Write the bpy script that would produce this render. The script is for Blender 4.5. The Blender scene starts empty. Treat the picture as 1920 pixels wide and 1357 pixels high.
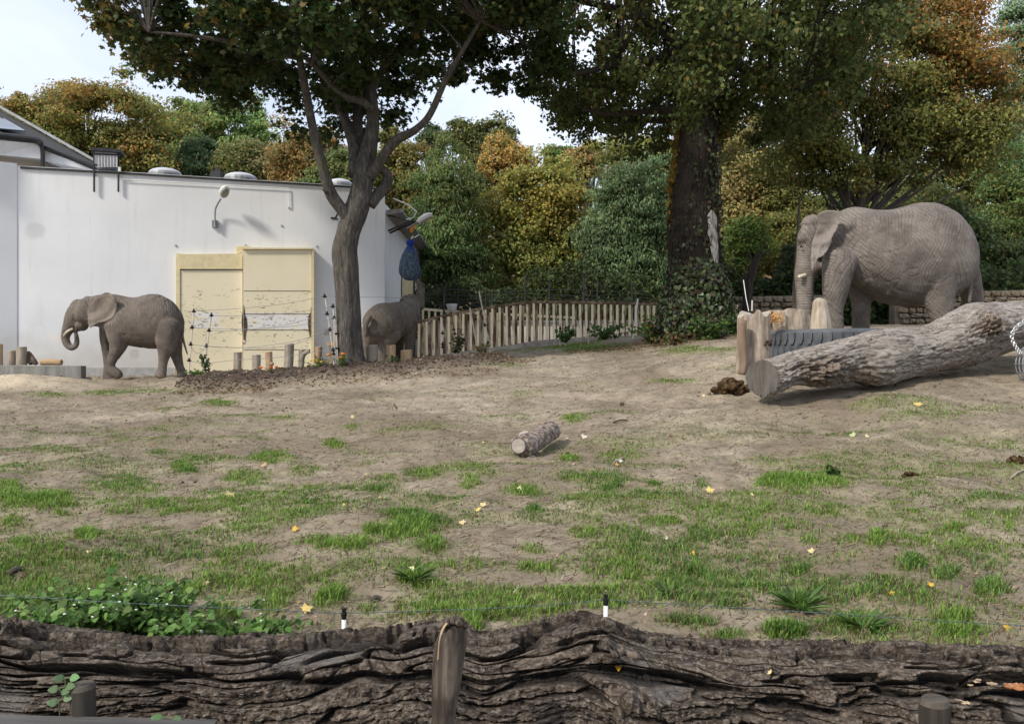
import bpy, math, random
import numpy as np
from mathutils import Vector, Matrix

random.seed(7)
RNG = np.random.default_rng(11)
SC = bpy.context.scene
COL = SC.collection
EYE = 1.65            # eye height above the ground where the viewer stands
FPX = 1500.0          # focal length in photo pixels (1920 wide)
CX, CY = 960.0, 678.5

# ------------------------------------------------------------------ camera
cam_d = bpy.data.cameras.new('camera')
cam_d.sensor_width = 36.0
cam_d.lens = FPX / 1920 * 36
cam_d.clip_start = 0.05
cam_d.clip_end = 2000
cam = bpy.data.objects.new('camera', cam_d)
cam.location = (0, 0, EYE)
cam.rotation_euler = (math.pi / 2, 0, 0)
COL.objects.link(cam)
SC.camera = cam

# ------------------------------------------------------------------ world, sun, exposure
SUN_EL, SUN_ROT = math.radians(40), math.radians(228)
world = bpy.data.worlds.new('World')
SC.world = world
world.use_nodes = True
wn, wl = world.node_tree.nodes, world.node_tree.links
wn.clear()
w_out = wn.new('ShaderNodeOutputWorld')
w_bg = wn.new('ShaderNodeBackground')
w_bg.inputs["Strength"].default_value = 0.1
w_sky = wn.new('ShaderNodeTexSky')
w_sky.sky_type = 'NISHITA'
w_sky.sun_disc = False
w_sky.sun_elevation = SUN_EL
w_sky.sun_rotation = SUN_ROT
w_tc = wn.new('ShaderNodeTexCoord')
w_map = wn.new('ShaderNodeMapping')
w_map.inputs['Scale'].default_value = (1.0, 1.0, 2.6)
w_map.inputs['Location'].default_value = (0.35, 0.2, 0.4)
w_n = wn.new('ShaderNodeTexNoise')
w_n.inputs['Scale'].default_value = 2.3
w_n.inputs['Detail'].default_value = 7
w_n.inputs['Roughness'].default_value = 0.52
w_n.inputs['Distortion'].default_value = 0.5
w_r = wn.new('ShaderNodeValToRGB')
w_r.color_ramp.elements[0].position = 0.30
w_r.color_ramp.elements[0].color = (0.56, 0.56, 0.56, 1)
w_r.color_ramp.elements[1].position = 0.62
w_r.color_ramp.elements[1].color = (1, 1, 1, 1)
w_mix = wn.new('ShaderNodeMix')
w_mix.data_type = 'RGBA'
w_mix.inputs['B'].default_value = (6.1, 6.6, 7.7, 1)
wl.new(w_tc.outputs['Generated'], w_map.inputs['Vector'])
wl.new(w_map.outputs['Vector'], w_n.inputs['Vector'])
wl.new(w_n.outputs['Fac'], w_r.inputs['Fac'])
wl.new(w_r.outputs['Color'], w_mix.inputs['Factor'])
wl.new(w_sky.outputs['Color'], w_mix.inputs['A'])
wl.new(w_mix.outputs['Result'], w_bg.inputs['Color'])
wl.new(w_bg.outputs['Background'], w_out.inputs['Surface'])

sun_d = bpy.data.lights.new('sun', 'SUN')
sun_d.energy = 2.3
sun_d.angle = math.radians(8)
sun_d.color = (1.0, 0.93, 0.82)
sun = bpy.data.objects.new('sun', sun_d)
_sd = Vector((math.sin(SUN_ROT) * math.cos(SUN_EL), math.cos(SUN_ROT) * math.cos(SUN_EL), math.sin(SUN_EL)))
sun.rotation_euler = _sd.to_track_quat('Z', 'Y').to_euler()
sun.location = (-20, -20, 30)
COL.objects.link(sun)

SC.view_settings.view_transform = 'Standard'
SC.view_settings.look = 'None'
SC.view_settings.exposure = 0.77
SC.view_settings.gamma = 1.0
SC.view_settings.use_curve_mapping = False
SC.render.engine = 'CYCLES'
SC.cycles.max_bounces = 6
SC.cycles.diffuse_bounces = 3
SC.cycles.transmission_bounces = 4
SC.cycles.use_denoising = True

# ------------------------------------------------------------------ helpers
def P(px, py, D):
    return np.array([(px - CX) * D / FPX, D, EYE - (py - CY) * D / FPX])

def hash2(ix, iy, iz, seed):
    h = (ix.astype(np.int64) * 374761393 + iy.astype(np.int64) * 668265263 + iz.astype(np.int64) * 1274126177 + seed * 974634777) & 0xffffffff
    h = ((h ^ (h >> 13)) * 1274126177) & 0xffffffff
    h = ((h ^ (h >> 16)) * 2246822519) & 0xffffffff
    h = h ^ (h >> 15)
    return (h & 0xffffff) / float(0xffffff)

def vnoise(x, y, z=None, seed=0):
    x = np.asarray(x, float); y = np.asarray(y, float)
    z = np.zeros_like(x) if z is None else np.asarray(z, float)
    x, y, z = np.broadcast_arrays(x, y, z)
    ix, iy, iz = np.floor(x), np.floor(y), np.floor(z)
    fx, fy, fz = x - ix, y - iy, z - iz
    fx = fx * fx * fx * (fx * (fx * 6 - 15) + 10); fy = fy * fy * fy * (fy * (fy * 6 - 15) + 10); fz = fz * fz * fz * (fz * (fz * 6 - 15) + 10)
    r = 0
    for dx in (0, 1):
        for dy in (0, 1):
            for dz in (0, 1):
                w = (fx if dx else 1 - fx) * (fy if dy else 1 - fy) * (fz if dz else 1 - fz)
                r = r + w * hash2(ix + dx, iy + dy, iz + dz, seed)
    return r * 2 - 1

def fbm(x, y, z=None, seed=0, octv=4, gain=0.5, lac=2.03):
    a, s, t = 1.0, 0.0, 0.0
    z = np.zeros_like(np.asarray(x, float)) if z is None else z
    for o in range(octv):
        s = s + a * vnoise(x, y, z, seed + o * 17)
        t += a
        a *= gain
        x, y, z = x * lac + 3.7, y * lac + 1.3, z * lac + 5.1
    return s / t

def sstep(a, b, x):
    t = np.clip((x - a) / (b - a), 0, 1)
    return t * t * (3 - 2 * t)

def catmull(pts, n):
    pts = np.asarray(pts, float)
    if len(pts) < 3:
        t = np.linspace(0, 1, n * (len(pts) - 1) + 1)[:, None]
        return pts[0] * (1 - t) + pts[-1] * t
    p = np.vstack([2 * pts[0] - pts[1], pts, 2 * pts[-1] - pts[-2]])
    out = []
    for i in range(1, len(p) - 2):
        t = np.linspace(0, 1, n, endpoint=False)[:, None]
        a, b, c, d = p[i - 1], p[i], p[i + 1], p[i + 2]
        out.append(0.5 * (2 * b + (c - a) * t + (2 * a - 5 * b + 4 * c - d) * t ** 2 + (3 * b - a - 3 * c + d) * t ** 3))
    out.append(pts[-1:])
    return np.vstack(out)

class MB:
    """collects vertices and faces of one mesh"""
    def __init__(s):
        s.v, s.f, s.n = [], [], 0
    def add(s, V, *Fs):
        V = np.asarray(V, float).reshape(-1, 3)
        for F in Fs:
            F = np.asarray(F, dtype=np.int64)
            if F.size:
                s.f.append(F + s.n)
        s.v.append(V)
        s.n += len(V)
        return s
    def box(s, c, size, rot=None):
        h = np.asarray(size, float) / 2
        V = np.array([(x, y, z) for x in (-1, 1) for y in (-1, 1) for z in (-1, 1)], float) * h
        if rot is not None:
            V = V @ np.array(rot).T
        return s.add(V + np.asarray(c, float), [(0, 1, 3, 2), (4, 6, 7, 5), (0, 4, 5, 1), (2, 3, 7, 6), (0, 2, 6, 4), (1, 5, 7, 3)])
    def beam(s, a, b, w, h, up=(0, 0, 1)):
        a, b = np.asarray(a, float), np.asarray(b, float)
        d = b - a; L = np.linalg.norm(d); d = d / L
        up = np.asarray(up, float)
        x = np.cross(d, up)
        if np.linalg.norm(x) < 1e-4:
            x = np.cross(d, (0, 1, 0))
        x /= np.linalg.norm(x); u = np.cross(x, d)
        return s.box((a + b) / 2, (w, L, h), np.stack([x, d, u], 1))
    def tube(s, pts, rad, sides=8, caps=True, squash=None):
        pts = np.asarray(pts, float); n = len(pts)
        rad = np.broadcast_to(np.asarray(rad, float), (n,))
        tan = np.gradient(pts, axis=0); tan /= np.linalg.norm(tan, axis=1)[:, None] + 1e-9
        ref = np.array((0, 0, 1.0)) if abs(tan[0][2]) < 0.9 else np.array((0, 1.0, 0))
        u = np.cross(tan[0], ref); u /= np.linalg.norm(u)
        a = np.linspace(0, 2 * math.pi, sides, endpoint=False)
        V = np.empty((n, sides, 3))
        for i in range(n):
            u = u - tan[i] * np.dot(u, tan[i]); u /= np.linalg.norm(u) + 1e-9
            w = np.cross(tan[i], u)
            V[i] = pts[i] + rad[i] * (np.cos(a)[:, None] * u + np.sin(a)[:, None] * w)
        i, j = np.meshgrid(np.arange(n - 1), np.arange(sides), indexing='ij')
        j2 = (j + 1) % sides
        F = np.stack([i * sides + j, i * sides + j2, (i + 1) * sides + j2, (i + 1) * sides + j], -1).reshape(-1, 4)
        Fs = [F]
        if caps:
            Fs.append(np.arange(sides)[::-1][None, :])
            Fs.append((np.arange(sides) + (n - 1) * sides)[None, :])
        return s.add(V.reshape(-1, 3), *Fs)
    def ell(s, c, r, nu=12, nv=8, rot=None):
        th = np.linspace(0, math.pi, nv + 1)[1:-1]; ph = np.linspace(0, 2 * math.pi, nu, endpoint=False)
        T, Q = np.meshgrid(th, ph, indexing='ij')
        V = np.stack([np.sin(T) * np.cos(Q), np.sin(T) * np.sin(Q), np.cos(T)], -1).reshape(-1, 3)
        V = np.vstack([V, [(0, 0, 1), (0, 0, -1)]]) * np.asarray(r, float)
        if rot is not None:
            V = V @ np.array(rot).T
        m = nv - 1
        i, j = np.meshgrid(np.arange(m - 1), np.arange(nu), indexing='ij'); j2 = (j + 1) % nu
        F = np.stack([i * nu + j, (i + 1) * nu + j, (i + 1) * nu + j2, i * nu + j2], -1).reshape(-1, 4)
        k = np.arange(nu); k2 = (k + 1) % nu
        T1 = np.stack([np.full(nu, m * nu), k, k2], -1)
        T2 = np.stack([np.full(nu, m * nu + 1), (m - 1) * nu + k2, (m - 1) * nu + k], -1)
        return s.add(V + np.asarray(c, float), F, T1, T2)
    def prism(s, A, B):
        """closed slab between two matching polygons"""
        A, B = np.asarray(A, float), np.asarray(B, float); n = len(A)
        k = np.arange(n); k2 = (k + 1) % n
        return s.add(np.vstack([A, B]), k[::-1][None, :], (k + n)[None, :], np.stack([k, k2, k2 + n, k + n], -1))
    def lathe(s, prof, c=(0, 0, 0), sides=16, wob=0.0, caps=True):
        prof = np.asarray(prof, float); n = len(prof)
        a = np.linspace(0, 2 * math.pi, sides, endpoint=False)
        R = prof[:, 0][:, None] * (1 + wob * vnoise(np.cos(a)[None, :] * 1.7 + 9, np.sin(a)[None, :] * 1.7, prof[:, 1][:, None] * 2, 3))
        V = np.stack([R * np.cos(a), R * np.sin(a), np.repeat(prof[:, 1][:, None], sides, 1)], -1)
        i, j = np.meshgrid(np.arange(n - 1), np.arange(sides), indexing='ij'); j2 = (j + 1) % sides
        F = np.stack([i * sides + j, i * sides + j2, (i + 1) * sides + j2, (i + 1) * sides + j], -1).reshape(-1, 4)
        Fs = [F] + ([np.arange(sides)[::-1][None, :], (np.arange(sides) + (n - 1) * sides)[None, :]] if caps else [])
        return s.add(V.reshape(-1, 3) + np.asarray(c, float), *Fs)

def np_mesh(name, V, Fs, tint=None, attrs=None, smooth=True):
    me = bpy.data.meshes.new(name)
    V = np.asarray(V, np.float32)
    me.vertices.add(len(V)); me.vertices.foreach_set('co', V.ravel())
    loops = np.concatenate([F.ravel() for F in Fs]).astype(np.int32)
    tot = np.concatenate([np.full(len(F), F.shape[1]) for F in Fs]).astype(np.int32)
    start = np.concatenate([[0], np.cumsum(tot)[:-1]]).astype(np.int32)
    me.loops.add(len(loops)); me.loops.foreach_set('vertex_index', loops)
    me.polygons.add(len(tot)); me.polygons.foreach_set('loop_start', start)
    try:
        me.polygons.foreach_set('loop_total', tot)
    except Exception:
        pass
    me.polygons.foreach_set('use_smooth', np.full(len(tot), bool(smooth)))
    if tint is not None:
        a = me.attributes.new('tint', 'FLOAT_COLOR', 'POINT')
        c = np.ones((len(V), 4), np.float32); c[:, :3] = tint
        a.data.foreach_set('color', c.ravel())
    for k, vals in (attrs or {}).items():
        a = me.attributes.new(k, 'FLOAT', 'POINT')
        a.data.foreach_set('value', np.asarray(vals, np.float32).ravel())
    me.update(calc_edges=True)
    me.validate()
    return me

def wloc(o):
    v = np.zeros(3)
    while o is not None:
        v += np.array(o.location); o = o.parent
    return v

def link(name, me, mat, parent=None, loc=None):
    o = bpy.data.objects.new(name, me)
    COL.objects.link(o)
    if mat is not None:
        for m in (mat if isinstance(mat, (list, tuple)) else [mat]):
            me.materials.append(m)
    if parent is not None:
        o.parent = parent
    if loc is not None:
        o.location = loc
    return o

def obj(name, mb, mat, parent=None, tint=None, attrs=None, smooth=False, origin=None):
    """one mesh object from world coordinates; children share their thing's origin"""
    if isinstance(mb, MB):
        V, Fs = np.vstack(mb.v), mb.f
    else:
        V, Fs = mb
    V = np.asarray(V, float)
    if parent is not None:
        o0 = wloc(parent)
    elif origin is not None:
        o0 = np.asarray(origin, float)
    else:
        lo, hi = V.min(0), V.max(0)
        o0 = np.array([(lo[0] + hi[0]) / 2, (lo[1] + hi[1]) / 2, lo[2]])
    me = np_mesh(name, V - o0, Fs, tint, attrs, smooth)
    return link(name, me, mat, parent, None if parent is not None else o0)

def tag(o, label, cat, group=None):
    o['label'] = label; o['category'] = cat
    if group: o['group'] = group
    return o

def thing(name, loc, label, cat, group=None):
    o = bpy.data.objects.new(name, None)
    o.empty_display_size = 0.3
    COL.objects.link(o); o.location = loc
    return tag(o, label, cat, group)

def struct(o, kind='structure'):
    o['kind'] = kind
    return o

# ------------------------------------------------------------------ materials
class NT:
    def __init__(s, name):
        s.m = bpy.data.materials.new(name); s.m.use_nodes = True
        s.n, s.l = s.m.node_tree.nodes, s.m.node_tree.links
        s.b = s.n['Principled BSDF']
        s.b.inputs['Roughness'].default_value = 0.85
        s.b.inputs['Specular IOR Level'].default_value = 0.25
    def new(s, t, **kw):
        n = s.n.new(t)
        for k, v in kw.items():
            if k.startswith('_'):
                setattr(n, k[1:], v)
            else:
                n.inputs[k].default_value = v if not hasattr(n.inputs[k].default_value, '__len__') or hasattr(v, '__len__') else (v, v, v, 1)[:len(n.inputs[k].default_value)]
        return n
    def coord(s, scale=(1, 1, 1), rot=(0, 0, 0), loc=(0, 0, 0), kind='Object'):
        t = s.new('ShaderNodeTexCoord'); m = s.new('ShaderNodeMapping')
        m.inputs['Scale'].default_value = scale; m.inputs['Rotation'].default_value = rot; m.inputs['Location'].default_value = loc
        s.l.new(t.outputs[kind], m.inputs['Vector'])
        return m.outputs['Vector']
    def noise(s, vec, scale, detail=5, rough=0.55, dist=0.0):
        n = s.new('ShaderNodeTexNoise', Scale=scale, Detail=detail, Roughness=rough, Distortion=dist)
        s.l.new(vec, n.inputs['Vector'])
        return n.outputs['Fac']
    def ramp(s, fac, *stops):
        r = s.new('ShaderNodeValToRGB')
        e = r.color_ramp.elements
        while len(e) < len(stops):
            e.new(0.5)
        for k, (p, c) in enumerate(stops):
            e[k].position = p
            c = (c, c, c) if isinstance(c, (int, float)) else c
            e[k].color = (*c[:3], 1)
        s.l.new(fac, r.inputs['Fac'])
        return r.outputs['Color']
    def mix(s, fac, a, b, mode='MIX'):
        n = s.new('ShaderNodeMix', _data_type='RGBA', _blend_type=mode)
        for k, v in (('Factor', fac), ('A', a), ('B', b)):
            if isinstance(v, (int, float)):
                n.inputs[k].default_value = v if not hasattr(n.inputs[k].default_value, '__len__') or hasattr(v, '__len__') else (v, v, v, 1)[:len(n.inputs[k].default_value)]
            elif isinstance(v, (tuple, list)):
                n.inputs[k].default_value = (*v[:3], 1)
            else:
                s.l.new(v, n.inputs[k])
        return n.outputs['Result']
    def math(s, op, a, b=0.0):
        n = s.new('ShaderNodeMath', _operation=op)
        for k, v in ((0, a), (1, b)):
            if isinstance(v, (int, float)):
                n.inputs[k].default_value = v if not hasattr(n.inputs[k].default_value, '__len__') or hasattr(v, '__len__') else (v, v, v, 1)[:len(n.inputs[k].default_value)]
            else:
                s.l.new(v, n.inputs[k])
        return n.outputs[0]
    def attr(s, name, out='Color'):
        a = s.new('ShaderNodeAttribute'); a.attribute_name = name
        return a.outputs[out]
    def bump(s, h, strength=0.5, dist=0.02, prev=None):
        n = s.new('ShaderNodeBump', Strength=strength, Distance=dist)
        s.l.new(h, n.inputs['Height'])
        if prev is not None:
            s.l.new(prev, n.inputs['Normal'])
        return n.outputs['Normal']
    def out(s, color=None, normal=None, rough=None):
        if color is not None:
            if isinstance(color, (tuple, list)):
                s.b.inputs['Base Color'].default_value = (*color[:3], 1)
            else:
                s.l.new(color, s.b.inputs['Base Color'])
        if normal is not None:
            s.l.new(normal, s.b.inputs['Normal'])
        if rough is not None:
            if isinstance(rough, (int, float)):
                s.b.inputs['Roughness'].default_value = rough
            else:
                s.l.new(rough, s.b.inputs['Roughness'])
        return s.m

def mat_plain(name, c, rough=0.7, var=0.12, scale=6, metal=0.0, spec=0.3):
    t = NT(name)
    v = t.coord()
    n = t.noise(v, scale, 6, 0.6)
    lo = tuple(x * (1 - var * 1.6) for x in c); hi = tuple(min(1, x * (1 + var)) for x in c)
    t.b.inputs['Metallic'].default_value = metal
    t.b.inputs['Specular IOR Level'].default_value = spec
    return t.out(t.ramp(n, (0.3, lo), (0.7, hi)), t.bump(t.noise(v, scale * 6, 4), 0.15, 0.005), rough)

def mat_leaf(name='leaf', trans=0.42, rough=0.55, spec=0.25):
    t = NT(name)
    c = t.attr('tint')
    t.b.inputs['Specular IOR Level'].default_value = spec
    t.out(c, None, rough)
    tr = t.new('ShaderNodeBsdfTranslucent')
    t.l.new(c, tr.inputs['Color'])
    mx = t.new('ShaderNodeMixShader'); mx.inputs[0].default_value = trans
    t.l.new(t.b.outputs[0], mx.inputs[1]); t.l.new(tr.outputs[0], mx.inputs[2])
    t.l.new(mx.outputs[0], t.n['Material Output'].inputs['Surface'])
    return t.m

def mat_bark(name, c1, c2, sx=14, sz=2.5, strength=0.9, dist=0.03, moss=None):
    t = NT(name)
    n = t.noise(t.coord((sx, sx, sz)), 1.0, 7, 0.65, 0.6)
    nf = t.noise(t.coord((sx * 2.4, sx * 2.4, sz * 2.0)), 1.0, 6, 0.7, 0.4)
    v2 = t.coord((1, 1, 1))
    big = t.noise(v2, 1.3, 3)
    both = t.math('ADD', t.math('MULTIPLY', n, .5), t.math('MULTIPLY', nf, .5))
    c = t.ramp(both, (0.38, c1), (0.52, tuple((a + b) * .42 for a, b in zip(c1, c2))), (0.62, c2))
    c = t.mix(t.ramp(big, (0.4, 0.0), (0.7, 0.35)), c, tuple(x * 0.6 for x in c2))
    if moss:
        c = t.mix(t.ramp(t.noise(v2, 2.0, 5), (0.52, 0.0), (0.7, 0.4)), c, moss)
    return t.out(c, t.bump(both, strength, dist), 0.92)

def mat_wood(name, c1, c2, along='z', fine=30, dist=0.008, strength=0.7):
    t = NT(name)
    sc = {'z': (fine, fine, 1.6), 'x': (1.6, fine, fine), 'y': (fine, 1.6, fine)}[along]
    v = t.coord(sc)
    n = t.noise(v, 1.0, 6, 0.6, 0.4)
    n2 = t.noise(t.coord(), 4.0, 4)
    c = t.ramp(n, (0.35, c1), (0.65, c2))
    c = t.mix(t.ramp(n2, (0.4, 0.0), (0.75, 0.55)), c, tuple(x * 0.62 for x in c1))
    return t.out(c, t.bump(n, strength, dist), 0.85)

M_LEAF = mat_leaf()
M_GLOSSLEAF = mat_leaf('glossy_leaf', 0.15, 0.38, 0.4)
M_GRASS = mat_leaf('grass_blade', 0.35, 0.5, 0.3)
# ------------------------------------------------------------------ terrain
COLS = [
    (-600, [(5, 1160), (8, 950), (12, 820), (16, 757), (20, 720), (24, 707), (32, 700)]),
    (0,    [(5, 1160), (8, 950), (12, 820), (16, 757), (20, 716), (24, 705), (32, 698)]),
    (330,  [(5, 1160), (8, 948), (12, 818), (16, 755), (18, 733), (21, 712), (24, 704), (32, 698)]),
    (560,  [(5, 1160), (8, 945), (12, 815), (16, 745), (18, 719), (20, 701), (26, 694), (32, 690)]),
    (760,  [(5, 1160), (8, 942), (12, 808), (16, 736), (18, 707), (20, 692), (25, 684), (32, 676)]),
    (960,  [(5, 1160), (8, 938), (12, 800), (16, 724), (20, 680), (24, 660), (27, 649), (34, 640)]),
    (1180, [(5, 1160), (8, 935), (12, 795), (16, 706), (20, 662), (24, 638), (27, 628), (34, 618)]),
    (1400, [(5, 1160), (8, 928), (10, 845), (12.3, 757), (14, 703), (16, 655), (20, 632), (24, 614), (34, 600)]),
    (1700, [(5, 1160), (8, 925), (10, 832), (12.6, 728), (14, 690), (16, 645), (20, 624), (24, 610), (34, 598)]),
    (1920, [(5, 1160), (8, 925), (10, 825), (13.2, 706), (14.5, 680), (16, 645), (20, 622), (24, 608), (34, 596)]),
    (2600, [(5, 1160), (8, 925), (10, 820), (13.2, 700), (16, 645), (20, 622), (24, 608), (34, 596)]),
]
_TD = np.arange(0, 80.01, 0.25)
_TU = np.linspace(-1.2, 1.2, 97)
_tab = []
for px, prof in COLS:
    D = np.array([0, 3.5] + [p[0] for p in prof] + [45, 80.0])
    z = [0.0, 0.0] + [EYE - (p[1] - CY) * p[0] / FPX for p in prof]
    z = np.array(z + [z[-1] + 0.15, z[-1] + 0.3])
    _tab.append(np.interp(_TD, D, z))
_tab = np.array(_tab)
_cu = np.array([(c[0] - CX) / FPX for c in COLS])
_T = np.array([np.interp(_TU, _cu, _tab[:, k]) for k in range(len(_TD))])      # [D, u]
for _ in range(2):
    k = np.ones(5) / 5
    _T = np.apply_along_axis(lambda r: np.convolve(np.pad(r, 2, 'edge'), k, 'valid'), 0, _T)
    _T = np.apply_along_axis(lambda r: np.convolve(np.pad(r, 2, 'edge'), k, 'valid'), 1, _T)

def bed_front(X):        # the near edge of the dug-over bed, as depth for each X
    return np.interp(X, [-8.2, -7.4, -6.2, -4.5, -2.6, -1.0, -0.1, 0.3], [18.9, 17.4, 17.3, 17.9, 18.3, 19.0, 19.6, 20.4])

def bed_h(X, Y):
    f = bed_front(X) + 0.35 * fbm(X * 1.1, Y * 0.0 + 2.0, seed=5)
    side = sstep(-8.2, -7.5, X) * (1 - sstep(-0.5, 0.3, X))
    a = sstep(0, 0.9, Y - f) * (1 - sstep(1.7, 2.9, Y - f)) * side
    return a

def ground_z(X, Y, detail=True):
    X = np.asarray(X, float); Y = np.asarray(Y, float)
    u = np.clip(X / np.maximum(np.abs(Y), 2.5), -1.199, 1.199)
    D = np.clip(Y, 0, 79.9)
    fi = D / 0.25; i = np.floor(fi).astype(int); i = np.clip(i, 0, len(_TD) - 2); a = fi - i
    fj = (u + 1.2) / 2.4 * 96; j = np.floor(fj).astype(int); j = np.clip(j, 0, 95); b = fj - j
    z = _T[i, j] * (1 - a) * (1 - b) + _T[i + 1, j] * a * (1 - b) + _T[i, j + 1] * (1 - a) * b + _T[i + 1, j + 1] * a * b
    z = z + 0.22 * bed_h(X, Y)
    # the sand heap by the ledge, a worn bank at the left, low mounds in the foreground
    z = z + 0.26 * np.exp(-(((X + 12.4) / 1.9) ** 2 + ((Y - 19.3) / 0.8) ** 2))
    z = z - 0.16 * np.exp(-(((X + 6.9) / 1.6) ** 2 + ((Y - 12.6) / 1.0) ** 2)) + 0.10 * np.exp(-(((X + 5.6) / 1.4) ** 2 + ((Y - 13.6) / 0.8) ** 2))
    z = z + 0.12 * np.exp(-(((X + 3.6) / 0.7) ** 2 + ((Y - 6.3) / 0.5) ** 2)) + 0.07 * np.exp(-(((X + 1.9) / 0.8) ** 2 + ((Y - 7.2) / 0.35) ** 2))
    z = z - 0.08 * np.exp(-(((X - 3.2) / 0.8) ** 2 + ((Y - 8.9) / 0.35) ** 2))
    z = z + 17.0 * sstep(84, 125, Y)
    if detail:
        near = 1 - sstep(22, 40, Y)
        z = z + near * (0.10 * fbm(X * 0.7, Y * 1.0, seed=1, octv=3) + 0.045 * fbm(X * 2.1, Y * 2.6, seed=2, octv=3) + 0.012 * fbm(X * 6.5, Y * 7.5, seed=3, octv=3))
        bd = bed_h(X, Y)
        z = z + bd * (0.07 * fbm(X * 5, Y * 5, seed=8, octv=4) + 0.025 * np.abs(fbm(X * 16, Y * 16, seed=9, octv=2)))
        # trodden dents
        d = vnoise(X * 5.2, Y * 5.2, seed=21)
        z = z - near * 0.018 * np.clip(d - 0.25, 0, 1)
    return z

def gz(X, Y):
    return float(ground_z(np.array([X]), np.array([Y]))[0])

def PG(px, D, lift=0.0):
    X = (px - CX) * D / FPX
    return np.array([X, D, gz(X, D) + lift])

def to_px(X, Y, Z):
    return CX + FPX * X / Y, CY - FPX * (Z - EYE) / Y

def hit_ground(px, py, D0=4.0, D1=40.0):
    """where the line of sight through a photo point meets the ground"""
    D = np.linspace(D0, D1, 1500)
    X = (px - CX) * D / FPX
    g = ground_z(X, D); r = EYE - (py - CY) * D / FPX
    k = np.argmax(g >= r)
    return np.array([X[k], D[k], g[k]])

# patches of grass: centre, half-widths (photo pixels) and strength
GRASS = [(85,940,95,18,1),(20,925,32,36,.9),(230,912,75,20,.7),(345,878,28,11,1),(370,862,70,13,.6),(460,895,52,15,.7),(505,857,58,13,.75),(290,850,32,8,.6),
(110,845,75,8,.45),(300,805,28,8,.5),(310,766,22,5,.5),(405,757,38,7,.8),(520,784,34,5,.6),(660,800,15,6,.7),(625,832,22,8,.75),(560,880,42,13,.5),(690,915,62,15,.8),
(540,955,42,10,.6),(600,955,32,8,.5),(235,958,38,8,.85),(297,943,14,8,.9),(165,1003,30,10,1),(115,962,20,7,.7),(20,975,26,15,.75),(45,1020,28,11,.7),(330,1040,150,24,.5),
(180,1080,85,18,.5),(430,1032,80,15,.5),(640,1015,100,15,.85),(620,1122,40,22,.95),(590,1093,36,10,.7),(510,1125,38,20,.85),(420,1152,32,15,.85),(490,1172,75,13,.75),
(360,1112,32,15,.8),(780,985,82,26,.95),(700,990,24,11,1),(670,1015,48,13,.9),(810,1025,42,19,.85),(750,1052,42,15,.7),(820,1062,42,12,.6),(775,1084,34,11,.9),
(720,895,42,10,.6),(800,885,42,13,.65),(885,905,24,19,.9),(870,875,62,10,.5),(990,920,42,13,.75),(1125,900,52,22,.85),(1150,907,22,10,.9),(1005,956,20,8,1),(900,970,62,12,.5),
(1065,858,27,10,.75),(1160,855,42,12,.6),(1075,786,28,11,.7),(1225,908,15,7,.8),(1100,970,32,20,.55),(1100,997,32,12,.65),(1245,976,62,15,.65),(1330,945,22,13,.6),(1000,1030,34,9,.6),
(890,1062,42,15,.6),(1020,1066,52,12,.6),(950,1110,42,12,.45),(690,1147,22,11,.7),(890,1166,24,22,1),(980,1157,32,8,.6),(1140,1124,82,12,.75),(1300,1070,20,11,.95),(1250,1112,82,25,.6),
(1500,905,88,17,1),(1460,900,40,14,1),(1530,930,60,8,.4),(1320,906,16,10,.65),(1420,950,44,12,.5),(1400,976,20,9,.75),(1480,985,27,9,.6),(1510,1010,27,11,.65),(1645,1015,24,16,.9),
(1700,945,32,10,.5),(1780,985,27,11,.75),(1880,985,22,12,.75),(1715,1055,32,26,.85),(1780,1072,32,21,.85),(1860,1102,34,16,.85),(1860,1056,52,20,.5),(1490,1072,32,15,.75),(1370,1092,54,26,.6),
(1500,1132,32,17,.95),(1630,1112,62,26,.6),(1610,1162,54,21,.75),(1480,1182,64,17,.95),(1780,1162,44,18,1),(1800,1190,64,13,.85),(1280,1162,54,13,.65),(1350,1190,64,11,.65),(1850,886,38,10,.4),
(210,736,62,6,.55),(90,739,42,5,.6),(290,733,70,8,.45),(1250,715,44,5,.7),(1090,650,85,9,.9),(980,655,60,6,.5),(1050,1180,80,12,.5),(240,1140,140,40,.8),(930,683,50,5,.4),(1300,655,70,10,.6),(1400,690,40,6,.4),(1850,765,70,9,.35),(1890,830,30,7,.45)]

def grass_mask(X, Y, Z):
    Yc = np.maximum(Y, 1.0)
    px, py = to_px(X, Yc, Z)
    nx = 0.75 * fbm(X * 1.9, Y * 2.3, seed=31, octv=4); ny = 0.75 * fbm(X * 1.9, Y * 2.3, seed=47, octv=4)
    m = np.zeros_like(px)
    for cx, cy, rx, ry, s in GRASS:
        sel = (np.abs(px - cx) < rx * 2.2) & (np.abs(py - cy) < ry * 2.2)
        if not sel.any():
            continue
        d = np.hypot((px[sel] - cx) / rx + nx[sel], (py[sel] - cy) / ry + ny[sel])
        m[sel] = np.maximum(m[sel], s * (1 - sstep(0.30, 1.45, d)))
    side = sstep(960, 1150, np.abs(px - CX)) * sstep(3.9, 4.3, Y) * (1 - sstep(9, 12.5, Y))
    m = np.maximum(m, side * sstep(0.0, 0.5, fbm(X * 0.8, Y * 1.1, seed=61, octv=4)) * 0.8)
    thin = sstep(-.18, 0.42, fbm(X * .9, Y * 1.5, seed=71, octv=5, gain=.6)) * 0.60 * (1 - sstep(7.5, 13.5, Y + .25 * np.clip(X - 2, 0, 6))) * sstep(3.9, 4.3, Y)
    thin = np.maximum(thin, sstep(.1, .5, fbm(X * .7, Y * 1.6, seed=73, octv=5, gain=.6)) * .40 * (1 - sstep(13, 19, Y)))
    m = np.maximum(m, thin)
    return m

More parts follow.
